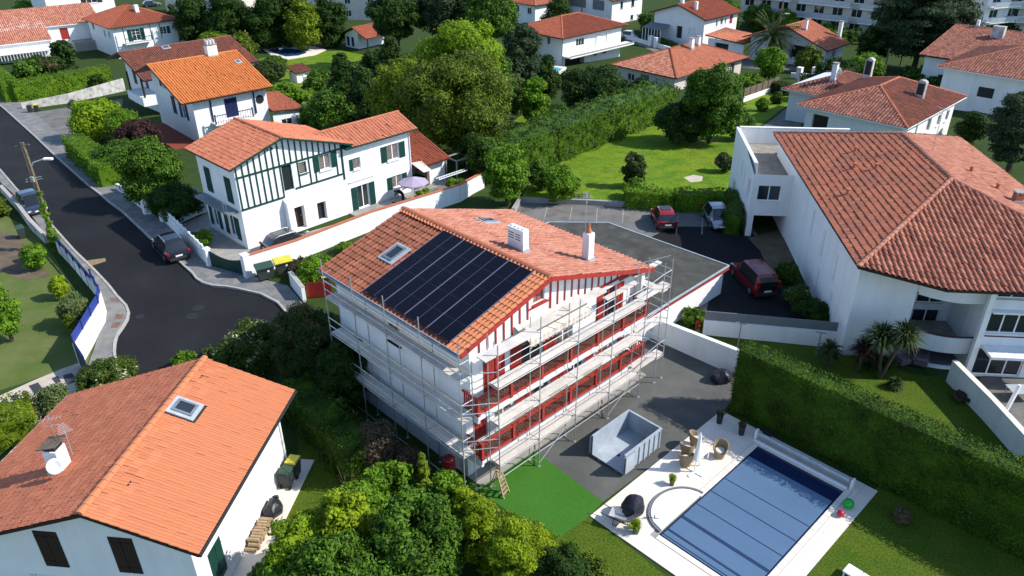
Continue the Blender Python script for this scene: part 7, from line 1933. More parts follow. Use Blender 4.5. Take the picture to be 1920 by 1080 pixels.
q = resample([(0, 0), ((40.42, 116.12)[0] - (32.50, 106.71)[0], (40.42, 116.12)[1] - (32.50, 106.71)[1])], 2.0)
zt = T((40.42, 116.12)[1]) - T((32.50, 106.71)[1])
for k in range(len(q) - 1):
    s0, s1 = zt * k / (len(q) - 1), zt * (k + 1) / (len(q) - 1)
    MB().bar((q[k][0], q[k][1], s0 + 0.35), (q[k + 1][0], q[k + 1][1], s1 + 0.35), 0.2, 0.75).build('wall_base', MAT['white'], wf)
    for j in range(4): MB().bar((q[k][0], q[k][1], s0 + 0.9 + j * 0.3), (q[k + 1][0], q[k + 1][1], s1 + 0.9 + j * 0.3), 0.05, 0.27).build('board', MAT['oldwood'], wf)
    MB().box(q[k][0] - 0.07, q[k][0] + 0.07, q[k][1] - 0.07, q[k][1] + 0.07, s0, s0 + 2.1).build('post', MAT['oldwood'], wf)
tg = thing('gate', 'turquoise green metal gate at the end of the driveway', 'gate', ((38.84, 106.46)[0], (38.84, 106.46)[1], T((38.84, 106.46)[1])))
d_ = ((40.86, 110.25)[0] - (38.84, 106.46)[0], (40.86, 110.25)[1] - (38.84, 106.46)[1])
for k in range(8): MB().bar((d_[0] * k / 8, d_[1] * k / 8, 0.95), (d_[0] * (k + 0.9) / 8, d_[1] * (k + 0.9) / 8, 0.95), 0.05, 1.8).build('board', MAT['binlid'] if k % 2 else MAT['greenpot'], tg)

# ------------------------------------------------------------------ cars
def car(label, p, rot, L, Wd, Hh, paint, rails=False, roof=None, van=False, group=None, cat='car', tilt=True):
    t = thing('parked_car' if not van else 'parked_van', label, cat, (p[0], p[1], T(p[1]) + 0.015), rot, group, tilt=tilt)
    hw = Wd / 2
    b = 0.52 * Hh if not van else 0.50 * Hh      # belt line
    hood = 0.47 * Hh if not van else 0.46 * Hh
    # x/L, bottom, belt, top, half width factor, roof half width factor
    if van: st = [(-.5, .32, .55, .56, .86, .80), (-.49, .24, .95, 1.3, .95, .76), (-.46, .22, b, Hh * .93, .99, .72), (-.40, .20, b, Hh * .985, 1, .74), (-.1, .20, b, Hh, 1, .75), (.12, .20, b, Hh * .97, 1, .73), (.27, .20, b * .98, hood * 1.25, 1, .72), (.34, .20, hood * 1.02, hood * 1.06, 1, .80), (.45, .22, hood * .85, hood * .9, .94, .78), (.5, .3, hood * .6, hood * .62, .8, .7)]
    else: st = [(-.5, .36, .58, .60, .84, .78), (-.485, .26, .80, .84, .94, .82), (-.45, .22, b, b * 1.12, .98, .78), (-.36, .20, b, Hh * .90, 1, .70), (-.26, .19, b, Hh * .985, 1, .69), (-.05, .19, b, Hh, 1, .70), (.09, .19, b * .99, Hh * .955, 1, .67), (.25, .19, b * .96, hood * 1.18, 1, .74), (.31, .19, hood, hood * 1.05, .99, .82), (.44, .21, hood * .86, hood * .93, .93, .78), (.485, .26, hood * .66, hood * .74, .84, .74), (.5, .33, hood * .55, hood * .57, .76, .7)]
    body = MB(); glass = {'windscreen': MB(), 'rear_window': MB(), 'side_window': MB(), 'side_window_': MB()}
    def sec(s):
        x = s[0] * L; w = hw * s[4]; r = hw * s[5]
        return [(x, w * 0.9, s[1]), (x, w, s[1] + (s[2] - s[1]) * 0.55), (x, w * 0.965, s[2]), (x, r, s[3]), (x, r * 0.5, s[3] + 0.025 * Hh / 1.5), (x, 0, s[3] + 0.03 * Hh / 1.5)]
    S_ = [sec(s) for s in st]
    for i in range(len(st) - 1):
        A, B = S_[i], S_[i + 1]
        tall = min(st[i][3] - st[i][2], st[i + 1][3] - st[i + 1][2])
        dz = (st[i + 1][3] - st[i][3]) / ((st[i + 1][0] - st[i][0]) * L)
        for j in range(5):
            for sg in (1, -1):
                m = lambda q: (q[0], q[1] * sg, q[2])
                f = [m(A[j]), m(B[j]), m(B[j + 1]), m(A[j + 1])]
                fc = (0, 1, 2, 3) if sg < 0 else (3, 2, 1, 0)
                tgt = body
                if j == 2 and tall > 0.2 and -0.44 < st[i][0] < 0.22: tgt = glass['side_window' if sg > 0 else 'side_window_']
                if j >= 3 and dz < -0.35 and st[i][0] > 0 and st[i][3] > hood * 1.15: tgt = glass['windscreen']
                if j >= 3 and dz > 0.5 and st[i][0] < -0.3 and st[i + 1][3] > b * 1.05: tgt = glass['rear_window']
                tgt.add(f, [fc])
    for s, rev in ((S_[0], False), (S_[-1], True)):
        lp = [(q[0], q[1], q[2]) for q in s] + [(q[0], -q[1], q[2]) for q in s[:-1][::-1]]
        body.add(lp, [tuple(range(len(lp)))] if not rev else [tuple(range(len(lp) - 1, -1, -1))])
    bo = body.build('body', MAT[paint], t)
    for nm, g in glass.items():
        if g.v: g.build(nm.rstrip('_'), MAT['carglass'], t)
    # pillars, sills, roof
    for sg in (1, -1):
        MB().box(-0.30 * L, 0.30 * L, sg * hw - 0.03, sg * hw + 0.005, 0.17, 0.30).build('sill', MAT['dark'], t)
        for x in (-0.31, 0.315):
            wl = MB().lathe([(0.10, -0.1), (0.31, -0.1), (0.335, -0.06), (0.335, 0.06), (0.31, 0.1), (0.10, 0.1)], 18, (x * L, sg * (hw - 0.09), 0.335), 'y').build('wheel', MAT['black'], t)
            MB().lathe([(0.02, -0.02), (0.2, -0.02), (0.2, 0.0), (0.02, 0.012)], 14, (x * L, sg * (hw + 0.018), 0.335), 'y').build('rim', MAT['rim'], wl)
        MB().sphere((0.16 * L, sg * (hw + 0.09), b * 1.08), 0.11, 10, 6, (0.7, 1, 0.7)).build('door_mirror', MAT[paint], t)
        MB().box(-0.502 * L, -0.47 * L, sg * hw * 0.84 - 0.12, sg * hw * 0.84 + 0.06, 0.78 if not van else 0.9, 0.95 if not van else 1.35).build('tail_lamp', MAT['lamp'], t)
        MB().box(0.455 * L, 0.487 * L, sg * hw * 0.72 - 0.14, sg * hw * 0.72 + 0.12, hood * .68, hood * .84).build('headlight', MAT['headlamp'], t)
        if rails: MB().path([(-0.30 * L, sg * hw * 0.66, Hh * 0.97), (-0.25 * L, sg * hw * 0.66, Hh * 1.025), (0.03 * L, sg * hw * 0.66, Hh * 1.03), (0.08 * L, sg * hw * 0.66, Hh * 0.985)], 0.022).build('roof_rail', MAT['galv'], t)
    MB().box(-0.508 * L, -0.5 * L, -0.26, 0.26, 0.58, 0.69).build('number_plate', MAT['plate'], t)
    MB().box(0.5 * L, 0.506 * L, -0.26, 0.26, 0.42, 0.53).build('number_plate', MAT['plate'], t)
    MB().cbox(-0.515 * L, -0.46 * L, -hw * 0.8, hw * 0.8, 0.3, 0.5, 0.03).build('bumper', MAT['dark'], t)
    MB().cbox(0.46 * L, 0.508 * L, -hw * 0.7, hw * 0.7, 0.26, 0.40, 0.03).build('bumper', MAT['dark'], t)
    if roof: MB().box(-0.2 * L, 0.04 * L, -hw * 0.5, hw * 0.5, Hh + 0.03, Hh + 0.05).build('sunroof', MAT[roof], t)
    return t
car('black estate car with silver roof rails on the right pavement', (-26.75, 54.30), 128, 4.5, 1.86, 1.62, 'car_black', rails=True)
car('dark blue car parked on the left pavement behind the pole', (-42.47, 63.23), -47, 4.3, 1.8, 1.5, 'car_navy')
car('small red hatchback seen from behind in the car park', (12.74, 59.10), 92, 3.6, 1.68, 1.5, 'car_red', roof='carglass')
car('silver hatchback facing the viewer in the car park', (17.23, 59.12), -88, 3.8, 1.68, 1.48, 'car_silver', rails=True)
car('maroon people carrier in the shade beside the white building', (17.30, 48.47), 100, 4.5, 1.82, 1.75, 'car_maroon', van=True, cat='van')
car('dark grey car half hidden behind the white boundary wall', (-17.6, 55.0), 42, 4.2, 1.75, 1.5, 'car_black', rails=True)
car('dark car in the street at the top left', (-94.21, 213.45), 30, 4.4, 1.8, 1.5, 'car_navy'); car('white car at the end of the white terrace house', (25.48, 167.91), -30, 4.2, 1.8, 1.55, 'car_white'); car('black car behind the white terrace house at the top', (9.25, 187.97), 20, 4.4, 1.8, 1.5, 'car_black')

# ------------------------------------------------------------------ bins
def big_bin(label, p, rot, lid, sc=1.0):
    t = thing('wheeled_bin', label, 'bin', (p[0], p[1], T(p[1]) + 0.13), rot, group='large wheeled bins by the gate'); t.scale = (sc, sc, sc)
    MB().add([(-0.5, -0.3, 0.16), (0.5, -0.3, 0.16), (0.5, 0.3, 0.16), (-0.5, 0.3, 0.16), (-0.62, -0.38, 1.05), (0.62, -0.38, 1.05), (0.62, 0.38, 1.05), (-0.62, 0.38, 1.05)], [(3, 2, 1, 0), (4, 5, 6, 7), (0, 1, 5, 4), (1, 2, 6, 5), (2, 3, 7, 6), (3, 0, 4, 7)]).build('body', MAT['binbody'], t)
    MB().add([(-0.66, -0.44, 1.05), (0.66, -0.44, 1.05), (0.66, 0.42, 1.05), (-0.66, 0.42, 1.05), (-0.64, -0.42, 1.12), (0.64, -0.42, 1.12), (0.64, 0.4, 1.22), (-0.64, 0.4, 1.22)], [(3, 2, 1, 0), (4, 5, 6, 7), (0, 1, 5, 4), (1, 2, 6, 5), (2, 3, 7, 6), (3, 0, 4, 7)]).build('lid', MAT[lid], t)
    for x in (-0.42, 0.42):
        for y in (-0.24, 0.24): MB().lathe([(0.02, -0.03), (0.09, -0.03), (0.09, 0.03), (0.02, 0.03)], 10, (x, y, 0.09), 'y').build('wheel', MAT['black'], t)
    MB().tube((-0.5, -0.42, 0.95), (0.5, -0.42, 0.95), 0.025).build('handle', MAT['dark'], t)
    MB().box(0.1, 0.25, -0.385, -0.36, 0.7, 0.85).build('sticker', MAT['plate'], t)
    return t
big_bin('large grey bin with dark green lid at the gate pillar', (-18.00, 49.61), 30, 'binlid'); big_bin('large grey bin with yellow lid by the white wall', (-16.89, 50.50), 30, 'yellow')
def small_bin(label, p, rot, lid, z=0.0):
    t = thing('wheelie_bin', label, 'bin', (p[0], p[1], T(p[1]) + z), rot, group='small wheelie bins')
    MB().add([(-0.22, -0.24, 0.06), (0.22, -0.24, 0.06), (0.22, 0.24, 0.06), (-0.22, 0.24, 0.06), (-0.28, -0.34, 0.95), (0.28, -0.34, 0.95), (0.28, 0.3, 0.95), (-0.28, 0.3, 0.95)], [(3, 2, 1, 0), (4, 5, 6, 7), (0, 1, 5, 4), (1, 2, 6, 5), (2, 3, 7, 6), (3, 0, 4, 7)]).build('body', MAT['binbody'], t)
    MB().add([(-0.3, -0.37, 0.95), (0.3, -0.37, 0.95), (0.3, 0.35, 0.95), (-0.3, 0.35, 0.95), (-0.27, -0.34, 1.0), (0.27, -0.34, 1.0), (0.27, 0.33, 1.06), (-0.27, 0.33, 1.06)], [(3, 2, 1, 0), (4, 5, 6, 7), (0, 1, 5, 4), (1, 2, 6, 5), (2, 3, 7, 6), (3, 0, 4, 7)]).build('lid', MAT[lid], t)
    for x in (-0.24, 0.24): MB().lathe([(0.02, -0.03), (0.11, -0.03), (0.11, 0.03), (0.02, 0.03)], 12, (x, 0.26, 0.11), 'x').build('wheel', MAT['black'], t)
    MB().tube((-0.2, 0.38, 0.97), (0.2, 0.38, 0.97), 0.02).build('handle', MAT['dark'], t)
    return t
small_bin('grey wheelie bin with green lid beside the near house wall', (-11.12, 28.4), 170, 'binlid', 0.04); small_bin('wheelie bin with yellow lid beside the near house wall', (-10.95, 29.15), 170, 'yellow', 0.04)
small_bin('black wheelie bin at the upper left driveway', (-65.29, 103.30), 20, 'dark'); small_bin('yellow-lidded wheelie bin at the upper left driveway', (-65.00, 104.33), 20, 'yellow')
small_bin('green-lidded bin in shade at the left garden wall', (-40.09, 57.26), 40, 'binlid'); small_bin('yellow-lidded bin behind the leafy shrub by the pole', (-37.05, 53.01), 40, 'yellow'); small_bin('yellow-lidded bin just behind the red slatted gate', (-13.40, 48.57), 20, 'yellow')

# ------------------------------------------------------------------ log pile by the near house
lp = thing('log_pile', 'stack of split logs against the near white house wall', 'log pile', (-12.0, 24.2, 0.045), -6.4)
rl = np.random.default_rng(3)
for row in range(3):
    for k in range(12 - row * 2):
        y = 0.1 + k * 0.17 + row * 0.15; z = 0.1 + row * 0.15
        m = MB().lathe([(0.085, -0.26), (0.09, 0.26)], 6, (0.3 + rl.uniform(-0.06, 0.1), y, z + rl.uniform(-0.01, 0.01)), 'x'); m.build('log', MAT['wood'], lp)
lt = thing('tarpaulin_sheet', 'black tarpaulin thrown over the end of the log pile', 'tarpaulin', (-11.45, 26.5, 0.045), -6.4)
m = MB(); m.sphere((0.1, 0.1, 0.22), 0.5, 14, 8, (0.85, 1.25, 0.9)); m.v = [(v[0] + 0.05 * math.sin(8 * v[1]), v[1], max(0.0, v[2] + 0.04 * math.sin(9 * v[0] + 5 * v[1]))) for v in m.v]; m.build('tarpaulin', MAT['cover'], lt)
bk = thing('bucket', 'dark bucket at the end of the log pile', 'bucket', (-11.4, 27.25, 0.045)); MB().lathe([(0.14, 0), (0.18, 0.32), (0.16, 0.32), (0.12, 0.05), (0.001, 0.05)], 14).build('bucket_body', MAT['dark'], bk)
MB().path([(0.17, 0, 0.3), (0.1, 0, 0.42), (-0.1, 0, 0.42), (-0.17, 0, 0.3)], 0.012).build('handle', MAT['galv'], bk)

# ------------------------------------------------------------------ utility poles and lamps
up_ = thing('utility_pole', 'leaning wooden utility pole with ivy and a street lamp', 'utility pole', (-36.0, 54.8, 0))
for dx in (-0.12, 0.12): MB().tube((dx, 0, -0.3), (dx * 0.6, 0, 8.9), 0.11, 0.085, 8).build('pole_shaft', MAT['pole'], up_)
MB().bar((-0.6, 0, 8.6), (0.5, 0, 8.75), 0.09, 0.1).build('cross_arm', MAT['oldwood'], up_)
MB().path([(0, 0, 6.8), (0.25, 0.15, 7.3), (0.9, 0.5, 7.45)], 0.035).build('lamp_arm', MAT['galv'], up_)
MB().cbox(0.85, 1.55, 0.4, 0.7, 7.38, 7.52, 0.04).build('lamp_head', MAT['plastic'], up_)
MB().cbox(-0.13, 0.13, -0.28, -0.1, 5.9, 6.3).build('junction_box', MAT['steelpost'], up_)
riv = np.random.default_rng(9); zc = riv.uniform(0, 5.2, 60)
crown('ivy', np.stack([riv.normal(0, 0.1, 60), riv.normal(0, 0.1, 60), zc], 1), np.full(60, 0.3) * (1.1 - zc / 7), 3500, 0.14, LEAF['fresh'], up_, 9, core=0.5)
def wpole(label, p, h, lamp=False):
    t = thing('utility_pole', label, 'utility pole', p)
    MB().tube((0, 0, -0.3), (0.15, 0, h), 0.16, 0.11, 8).build('pole_shaft', MAT['pole'], t); MB().bar((-0.3, 0, h - 0.3), (0.5, 0, h - 0.3), 0.08, 0.08).build('cross_arm', MAT['oldwood'], t)
    if lamp: MB().path([(0, 0, h * 0.75), (0.9, -0.3, h * 0.78)], 0.05).build('lamp_arm', MAT['galv'], t); MB().cbox(0.8, 1.5, -0.5, -0.2, h * 0.77, h * 0.77 + 0.15).build('lamp_head', MAT['plastic'], t)
    return t
wpole('leaning bare wooden pole before the cedar', (69.39, 138.60), 8.6); wpole('wooden pole with lamp among the palm fronds', (49.56, 147.39), 10.5, True); wpole('thin grey pole beside the vaulted chimney', (61.19, 127.14), 4.5); wpole('street pole behind the white terrace house', (16.72, 187.66), 9.0)
def cable(label, a, b, sag=0.6, r=0.025):
    a = Vector(a); b = Vector(b)
    pts = [a.lerp(b, k / 12) - Vector((0, 0, sag * 4 * (k / 12) * (1 - k / 12))) for k in range(13)]
    m = MB().path(pts, r, 4); o = m.build('cable', MAT['dark']); tag(o, label, 'cable')
cA_, cB_ = (69.39, 138.60), (71.30, 167.24)
cable('overhead cable from the leaning pole to the salmon-roofed house', (cA_[0] + 0.15, cA_[1], T(cA_[1]) + 8.3), (63.8, 142.5, -0.5), 0.9, 0.05)

# ------------------------------------------------------------------ half-timbered house yard: parasol, person, ladders
hp = thing('parasol', 'open lilac parasol beside the half-timbered house wing', 'parasol', (*(-8.67, 64.24), 0.08))
MB().tube((0, 0, 0), (0, 0, 2.25), 0.025).build('pole', MAT['galv'], hp)
nn = 8; vs = [(0, 0, 2.3)] + [(1.35 * math.cos(6.283 * k / nn), 1.35 * math.sin(6.283 * k / nn), 1.8) for k in range(nn)] + [(1.35 * math.cos(6.283 * k / nn), 1.35 * math.sin(6.283 * k / nn), 1.68) for k in range(nn)]
MB().add(vs, [(0, 1 + k, 1 + (k + 1) % nn) for k in range(nn)] + [(1 + k, 9 + k, 9 + (k + 1) % nn, 1 + (k + 1) % nn) for k in range(nn)]).build('canopy', MAT['purple'], hp)
for k in range(nn): MB().tube((0, 0, 2.26), (1.33 * math.cos(6.283 * k / nn), 1.33 * math.sin(6.283 * k / nn), 1.78), 0.01, 0.01, 4).build('rib', MAT['galv'], hp)
MB().lathe([(0.3, 0), (0.3, 0.06), (0.05, 0.12)], 14).build('base', MAT['conc'], hp)

def person(label, p, rot):
    t = thing('person', label, 'person', p, rot)
    J = {'pel': (0, 0, 0.88), 'sp': (0.18, 0, 1.08), 'ch': (0.40, 0, 1.17), 'nk': (0.55, 0, 1.16), 'hd': (0.66, 0, 1.12), 'ht': (0.75, 0, 1.05)}
    V = []; E = []; R = []; ix = {}
    def add(n, co, r): ix[n] = len(V); V.append(co); R.append(r)
    for n, r in (('pel', 0.15), ('sp', 0.14), ('ch', 0.16), ('nk', 0.06), ('hd', 0.10), ('ht', 0.075)): add(n, J[n], r)
    for a, b in (('pel', 'sp'), ('sp', 'ch'), ('ch', 'nk'), ('nk', 'hd'), ('hd', 'ht')): E.append((ix[a], ix[b]))
    for s, k in ((1, 'l'), (-1, 'r')):
        add('hip' + k, (0.0, 0.1 * s, 0.82), 0.11); add('kn' + k, (0.04, 0.11 * s, 0.46), 0.075); add('an' + k, (-0.02, 0.11 * s, 0.08), 0.05); add('to' + k, (0.16, 0.12 * s, 0.04), 0.04)
        add('sh' + k, (0.42, 0.19 * s, 1.15), 0.075); add('el' + k, (0.55, 0.22 * s, 0.9), 0.05); add('wr' + k, (0.74, 0.14 * s, 0.78), 0.035); add('ha' + k, (0.82, 0.08 * s, 0.76), 0.04)
        for a, b in (('pel', 'hip' + k), ('hip' + k, 'kn' + k), ('kn' + k, 'an' + k), ('an' + k, 'to' + k), ('ch', 'sh' + k), ('sh' + k, 'el' + k), ('el' + k, 'wr' + k), ('wr' + k, 'ha' + k)): E.append((ix[a], ix[b]))
    me = bpy.data.meshes.new('body'); me.from_pydata(V, E, []); me.update()
    o = bpy.data.objects.new('body', me); link(o, t); me.materials.append(MAT['cloth_dark'])
    sk_ = o.modifiers.new('skin', 'SKIN'); ss_ = o.modifiers.new('sub', 'SUBSURF'); ss_.levels = 2; ss_.render_levels = 2
    if not me.skin_vertices: bpy.context.view_layer.objects.active = o
    for i, r in enumerate(R):
        d = me.skin_vertices[0].data[i]; d.radius = (r, r); d.use_root = (i == 0)
    MB().sphere((0.70, 0, 1.10), 0.118, 12, 8, (1, 0.9, 1)).build('hair', MAT['dark'], t)
    for s in (1, -1):
        MB().sphere((0.83, 0.08 * s, 0.76), 0.05, 8, 6, (1.2, 0.6, 0.8)).build('hand', MAT['skin'], t)
        MB().cbox(-0.08, 0.2, 0.12 * s - 0.05, 0.12 * s + 0.05, 0.0, 0.08, 0.02).build('shoe', MAT['plastic'], t)
    return t
pr0 = (-9.61, 63.65)
person('person in dark clothes bending forward beside the lilac parasol', (pr0[0], pr0[1], 0.085), 170)
br = thing('broom', 'thin upright broom handle held by the bending person', 'broom', (pr0[0] - 0.85, pr0[1] + 0.12, 0.085))
MB().tube((0, 0, 0.08), (0.02, 0, 1.5), 0.02).build('handle', MAT['galv'], br); MB().box(-0.18, 0.18, -0.04, 0.04, 0, 0.1).build('brush', MAT['dark'], br)
ld = thing('ladder', 'pale ladder lying along the white boundary wall', 'ladder', (*(-6.65, 65.44), 1.62), 44)
for y in (-0.2, 0.2): MB().bar((0, y, 0.05), (3.4, y, 0.05), 0.05, 0.07).build('stile', MAT['plastic'], ld)
for k in range(11): MB().bar((0.2 + k * 0.3, -0.2, 0.05), (0.2 + k * 0.3, 0.2, 0.05), 0.05, 0.04).build('rung', MAT['plastic'], ld)
pg = thing('pergola_frame', 'grey steel frame with ladder beyond the tiled lean-to', 'frame', (*(-5.12, 69.05), 0), 44)
for x in (0, 2.6):
    for y in (0, 1.6): MB().box(x - 0.06, x + 0.06, y - 0.06, y + 0.06, 0, 2.0).build('post', MAT['conc'], pg)
for y in (0, 1.6): MB().bar((-0.05, y, 2.05), (2.65, y, 2.05), 0.12, 0.1).build('beam', MAT['conc'], pg)
for x in (0.0, 2.6): MB().bar((x, 0.06, 2.05), (x, 1.54, 2.05), 0.1, 0.1).build('beam', MAT['conc'], pg)
bush('shrub', 'bright bush growing over the white boundary wall', (-4.90, 65.41, 1.96, 1.06, 0.0483), 'fresh'); bush('shrub', 'low bush between the parasol and the ladder', (-7.37, 64.21, 1.13, 1.43, 0.0478), 'fresh')
gt = thing('garden_table', 'pale green table under the tiled lean-to', 'table', (*(-7.47, 69.11), 0), 44)
MB().cbox(-0.7, 0.7, -0.4, 0.4, 0.68, 0.72, 0.01).build('table_top', MAT['polycarb'], gt)
for x in (-0.6, 0.6):
    for y in (-0.3, 0.3): MB().box(x - 0.03, x + 0.03, y - 0.03, y + 0.03, 0, 0.68).build('leg', MAT['polycarb'], gt)
wbch = thing('bench_frame', 'low wooden frame standing on the bright lawn', 'frame', (6.05, 64.19), 5)
for x in (-0.9, 0.0, 0.9): MB().bar((x, 0, 0), (x, 0, 0.6), 0.06, 0.06).build('post', MAT['oldwood'], wbch)
for z in (0.2, 0.4, 0.58): MB().bar((-1.0, 0, z), (1.0, 0, z), 0.05, 0.08).build('rail', MAT['oldwood'], wbch)

# ------------------------------------------------------------------ potted plants
def potted(label, p, z, pot, r, h, leafm, fr_, grp='potted plants by the pool'):
    t = thing('potted_plant', label, 'potted plant', (p[0], p[1], z), group=grp)
    MB().lathe([(r * 0.75, 0), (r, h), (r * 1.08, h), (r * 1.08, h + 0.03), (r * 0.9, h + 0.03), (r * 0.88, h - 0.04), (0.001, h - 0.04)], 16).build('pot', MAT[pot], t)
    rg_ = np.random.default_rng(int(p[0] * 50) % 1000)
    C = rg_.normal(0, r * 0.5, (12, 3)); C[:, 2] = h + fr_ * rg_.uniform(0.2, 0.9, 12)
    crown('foliage', C, np.full(12, fr_ * 0.4), 700, 0.07, LEAF[leafm], t, 5, core=0.5, aspect=0.25)
    return t
potted('small bright plant in a brown pot between parasol and pool steps', place(6.7, -7.5), 0.055, 'oldwood', 0.13, 0.26, 'lime', 0.34)
potted('bright plant in a green pot beside the wheelbarrow', place(3.0, -8.15), 0.055, 'greenpot', 0.17, 0.34, 'lime', 0.42)
potted('tall dark planter with white flowers farther from the roller', place(12.45, -6.5), 0.055, 'pot', 0.19, 0.62, 'flower', 0.25); potted('tall dark planter with dark foliage nearer the roller', place(12.45, -7.85), 0.055, 'pot', 0.19, 0.62, 'pinkfl', 0.25)
bx = thing('control_box', 'small black box behind the pool roller', 'box', (*place(13.2, -8.9), 0.055), 44); MB().cbox(-0.18, 0.18, -0.18, 0.18, 0, 0.4, 0.02).build('case', MAT['dark'], bx); MB().cbox(-0.2, 0.2, -0.2, 0.2, 0.4, 0.43, 0.01).build('lid', MAT['dark'], bx)

# ------------------------------------------------------------------ slate pavers on the gravel path
for q in ([(-29.24, 35.17), (-29.21, 35.77), (-28.54, 35.01), (-28.84, 34.63)], [(-28.99, 35.81), (-28.79, 36.06), (-28.18, 35.40), (-28.41, 35.21)], [(-28.54, 36.16), (-28.34, 36.36), (-27.76, 35.70), (-27.96, 35.50)], [(-28.47, 36.83), (-28.10, 37.14), (-27.51, 36.51), (-27.73, 36.05)], [(-27.50, 37.56), (-27.29, 37.78), (-26.79, 37.23), (-26.96, 37.02)], [(-26.99, 37.83), (-26.58, 38.09), (-25.86, 37.27), (-26.28, 36.91)]):
    MB().prism(q if sum((q[i][0] * q[(i + 1) % 4][1] - q[(i + 1) % 4][0] * q[i][1]) for i in range(4)) > 0 else q[::-1], 0.0, 0.05).build('paver', MAT['slate'], gp)

# ------------------------------------------------------------------ far garden: sheds and pools
s1 = thing('pool_house', 'small white pool house with a red roof and blue shutters', 'shed', (*(-28.42, 157.54), -6.7), -40)
gable_roof(s1, -7.5, 2.6, -3.6, 4.2, 0.4, 2.5, -0.6, 8.0, 'flat', 't_brick', tw=0.4, tl=0.45)
facade(s1, (-7, 0.2), (-2.9, 0.2), -0.3, [(0, 2.5), (3.4, 3.9), (4.1, 3.7)], [op(0.6, 0.3, 0.7, 1.8, 'closed', shut_mat='blue'), op(2.0, 0.3, 0.7, 1.8, 'closed', shut_mat='blue')]); facade(s1, (-2.9, 0.2), (-2.9, 7.4), -0.3, 3.6); facade(s1, (-2.9, 7.4), (-7, 7.4), -0.3, 2.5)
for y in (0, 7.2): MB().box(-0.1, 0.1, y, y + 0.2, -0.2, 2.4).build('post', MAT['green'], s1)
s2 = thing('tool_shed', 'tiny white shed with a brown tiled roof in the garden', 'shed', (*(-34.42, 124.97), T((-34.42, 124.97)[1])), 44)
facade(s2, (0, 0), (2.6, 0), -0.3, 1.5, [op(0.3, 0.1, 0.9, 1.2, 'door', frame='plastic'), op(1.5, 0.1, 0.9, 1.2, 'door', frame='plastic')]); facade(s2, (0, 2.4), (0, 0), -0.3, 1.5); facade(s2, (2.6, 0), (2.6, 2.4), -0.3, 1.5); facade(s2, (2.6, 2.4), (0, 2.4), -0.3, 1.5)
sr = MB().slab([(-0.3, -0.3, 1.6), (2.9, -0.3, 1.6), (2.9, 2.7, 2.3), (-0.3, 2.7, 2.3)], 0.1).build('roof', MAT['brown'], s2); tiles(sr, [(-0.3, -0.3, 1.6), (2.9, -0.3, 1.6), (2.9, 2.7, 2.3), (-0.3, 2.7, 2.3)], 'canal', MAT['t_brown'], 0.3, 0.4)
raised('pool_surround', [(-50.06, 159.79), (-45.82, 163.16), (-40.05, 161.93), (-37.00, 158.83), (-38.33, 154.10), (-42.69, 150.61), (-46.65, 153.93)], 0.1, MAT['stone'])
sheet('garden_pool', [(-48.80, 158.76), (-46.83, 160.67), (-45.06, 160.10), (-41.66, 158.50), (-40.34, 156.05), (-41.38, 153.74), (-43.67, 152.91), (-45.97, 155.30)], 0.11, MAT['bluewater'])
raised('pool_surround', [(5.91, 136.41), (7.49, 139.91), (9.95, 137.98), (9.56, 132.27), (7.42, 129.67), (5.88, 131.35)], 0.25, MAT['stone'])
sheet('garden_pool', [(6.85, 136.36), (7.68, 138.09), (9.08, 136.25), (8.54, 133.43), (7.20, 132.38)], 0.26, MAT['turqwater'])
sheet('garden_path', [(-30.51, 109.98), (-28.65, 111.88), (-22.72, 101.71), (-21.18, 97.43), (-22.77, 98.43), (-27.48, 106.84)], 0.012, MAT['conc'])

# ------------------------------------------------------------------ buildings along the top edge
def block(name, label, p, rot, wx, dy, h, floors, cols, mat, cat='building', z=-6.72, win='glass', balc=None, winw=1.4, winh=1.4, roof=True):
    t = thing(name, label, cat, (p[0], p[1], z), rot)
    fh = h / floors
    ops = [op(wx * (c + 0.5) / cols - winw / 2, 0.8 + f * fh, winw, min(winh, fh - 1.2), bars=1) for f in range(floors) for c in range(cols)]
    facade(t, (0, 0), (wx, 0), -0.5, h, ops, mat)
    ops2 = [op(dy * 0.5 - 0.7, 0.8 + f * fh, 1.2, min(winh, fh - 1.2)) for f in range(floors)]
    facade(t, (wx, 0), (wx, dy), -0.5, h, ops2, mat); facade(t, (wx, dy), (0, dy), -0.5, h, (), mat); facade(t, (0, dy), (0, 0), -0.5, h, ops2, mat)
    if balc:
        for f in range(1, floors):
            for (x0, x1) in balc:
                b_ = MB().box(x0, x1, -1.5, -0.02, f * fh - 0.1, f * fh + 0.12).build('balcony', MAT['white'], t)
                MB().box(x0, x1, -1.5, -1.44, f * fh + 0.12, f * fh + 1.05).build('balustrade', MAT['zinc'], b_)
    if roof: MB().box(-0.3, wx + 0.3, -0.3, dy + 0.3, h, h + 0.3).build('roof', MAT['conc'], t)
    return t
ap0, ap1 = (53.15, 186.11), (80.48, 162.60)
block('apartment_block', 'grey apartment block with long balconies at the top edge', ap0, math.degrees(math.atan2(ap1[1] - ap0[1], ap1[0] - ap0[0])), math.dist(ap0, ap1), 12, 17, 6, 9, 'cream', balc=[(1, 12), (14, 25), (27, 35)], winw=2.2, winh=1.7)
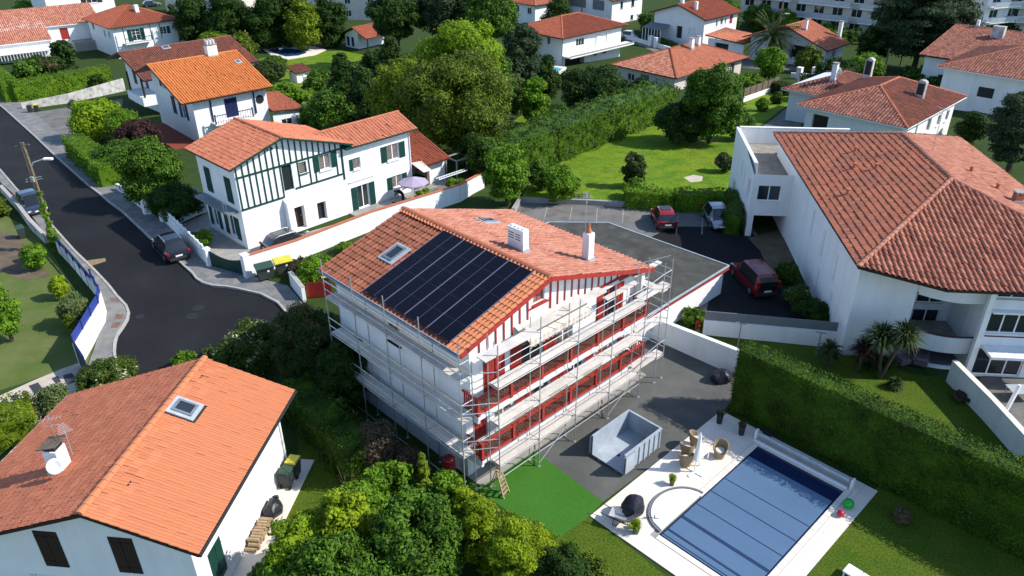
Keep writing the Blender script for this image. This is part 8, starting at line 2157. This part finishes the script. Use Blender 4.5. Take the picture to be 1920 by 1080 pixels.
block('apartment_block', 'second grey apartment block partly hidden by the cedar', (92, 172), -14, 24, 12, 17, 6, 6, 'cream', balc=[(1, 9), (12, 22)], winw=2.0, winh=1.7)
block('apartment_block', 'white apartment block at the top right corner', (98, 166), 18, 30, 14, 18, 6, 6, 'white', balc=[(0.5, 10)], winw=2.2, winh=1.6)
block('house', 'beige building behind the little pool house', (-52, 193), -6, 22, 10, 8.5, 3, 4, 'cream')
block('house', 'grey-beige building at the top edge behind the conifers', (-84, 198), -18, 20, 10, 9, 3, 5, 'cream')
hH = thing('house', 'white house with a red hip roof behind the central trees', 'house', (*(5.68, 181.62), -6.7), 43)
hip_roof(hH, -0.5, 12, -0.5, 10, 4.6, 6.8, (4.5, 4.75), (7.5, 4.75), 'canal', ['t_salmon', 't_salmon', None, 't_brick'], tw=0.4, tl=0.5)
facade(hH, (0.3, 0.3), (11.3, 0.3), -0.5, 4.5, [op(5, 2.6, 1.2, 1.3)]); facade(hH, (0.3, 9.3), (0.3, 0.3), -0.5, 4.5, [op(2.5, 2.4, 1.3, 1.4), op(6.5, 2.4, 1.3, 1.4)]); facade(hH, (11.3, 0.3), (11.3, 9.3), -0.5, 4.5)
hI = thing('house', 'white gabled house with a garage front at the top edge', 'house', (*(22.96, 182.18), -6.7), -46)
gable_roof(hI, -16.5, 5.6, -8, 8.0, 0.6, 5.4, -0.6, 12, 'flat', 't_brick', thick=0.18, tw=0.4, tl=0.5)
facade(hI, (-15.5, 0.4), (-0.2, 0.4), -0.5, [(0, 5.7), (7.5, 7.8), (15.3, 5.5)], [op(2, 2.8, 5.5, 2.2, 'roller', frame='slategrey'), op(9.5, 2.8, 3.5, 2.2, 'roller', frame='slategrey')]); facade(hI, (-0.2, 0.4), (-0.2, 11.5), -0.5, 5.4, [op(3, 3.2, 0.9, 1.5, frame='green'), op(7, 3.2, 1.1, 1.6, frame='green'), op(7, 0.3, 1.0, 1.0, frame='dark')]); facade(hI, (-0.2, 11.5), (-15.5, 11.5), -0.5, [(0, 5.5), (7.8, 7.8), (15.3, 5.7)])
chimney(hI, -3.5, 2.5, 6.4, 8.2, 0.6, 0.6)
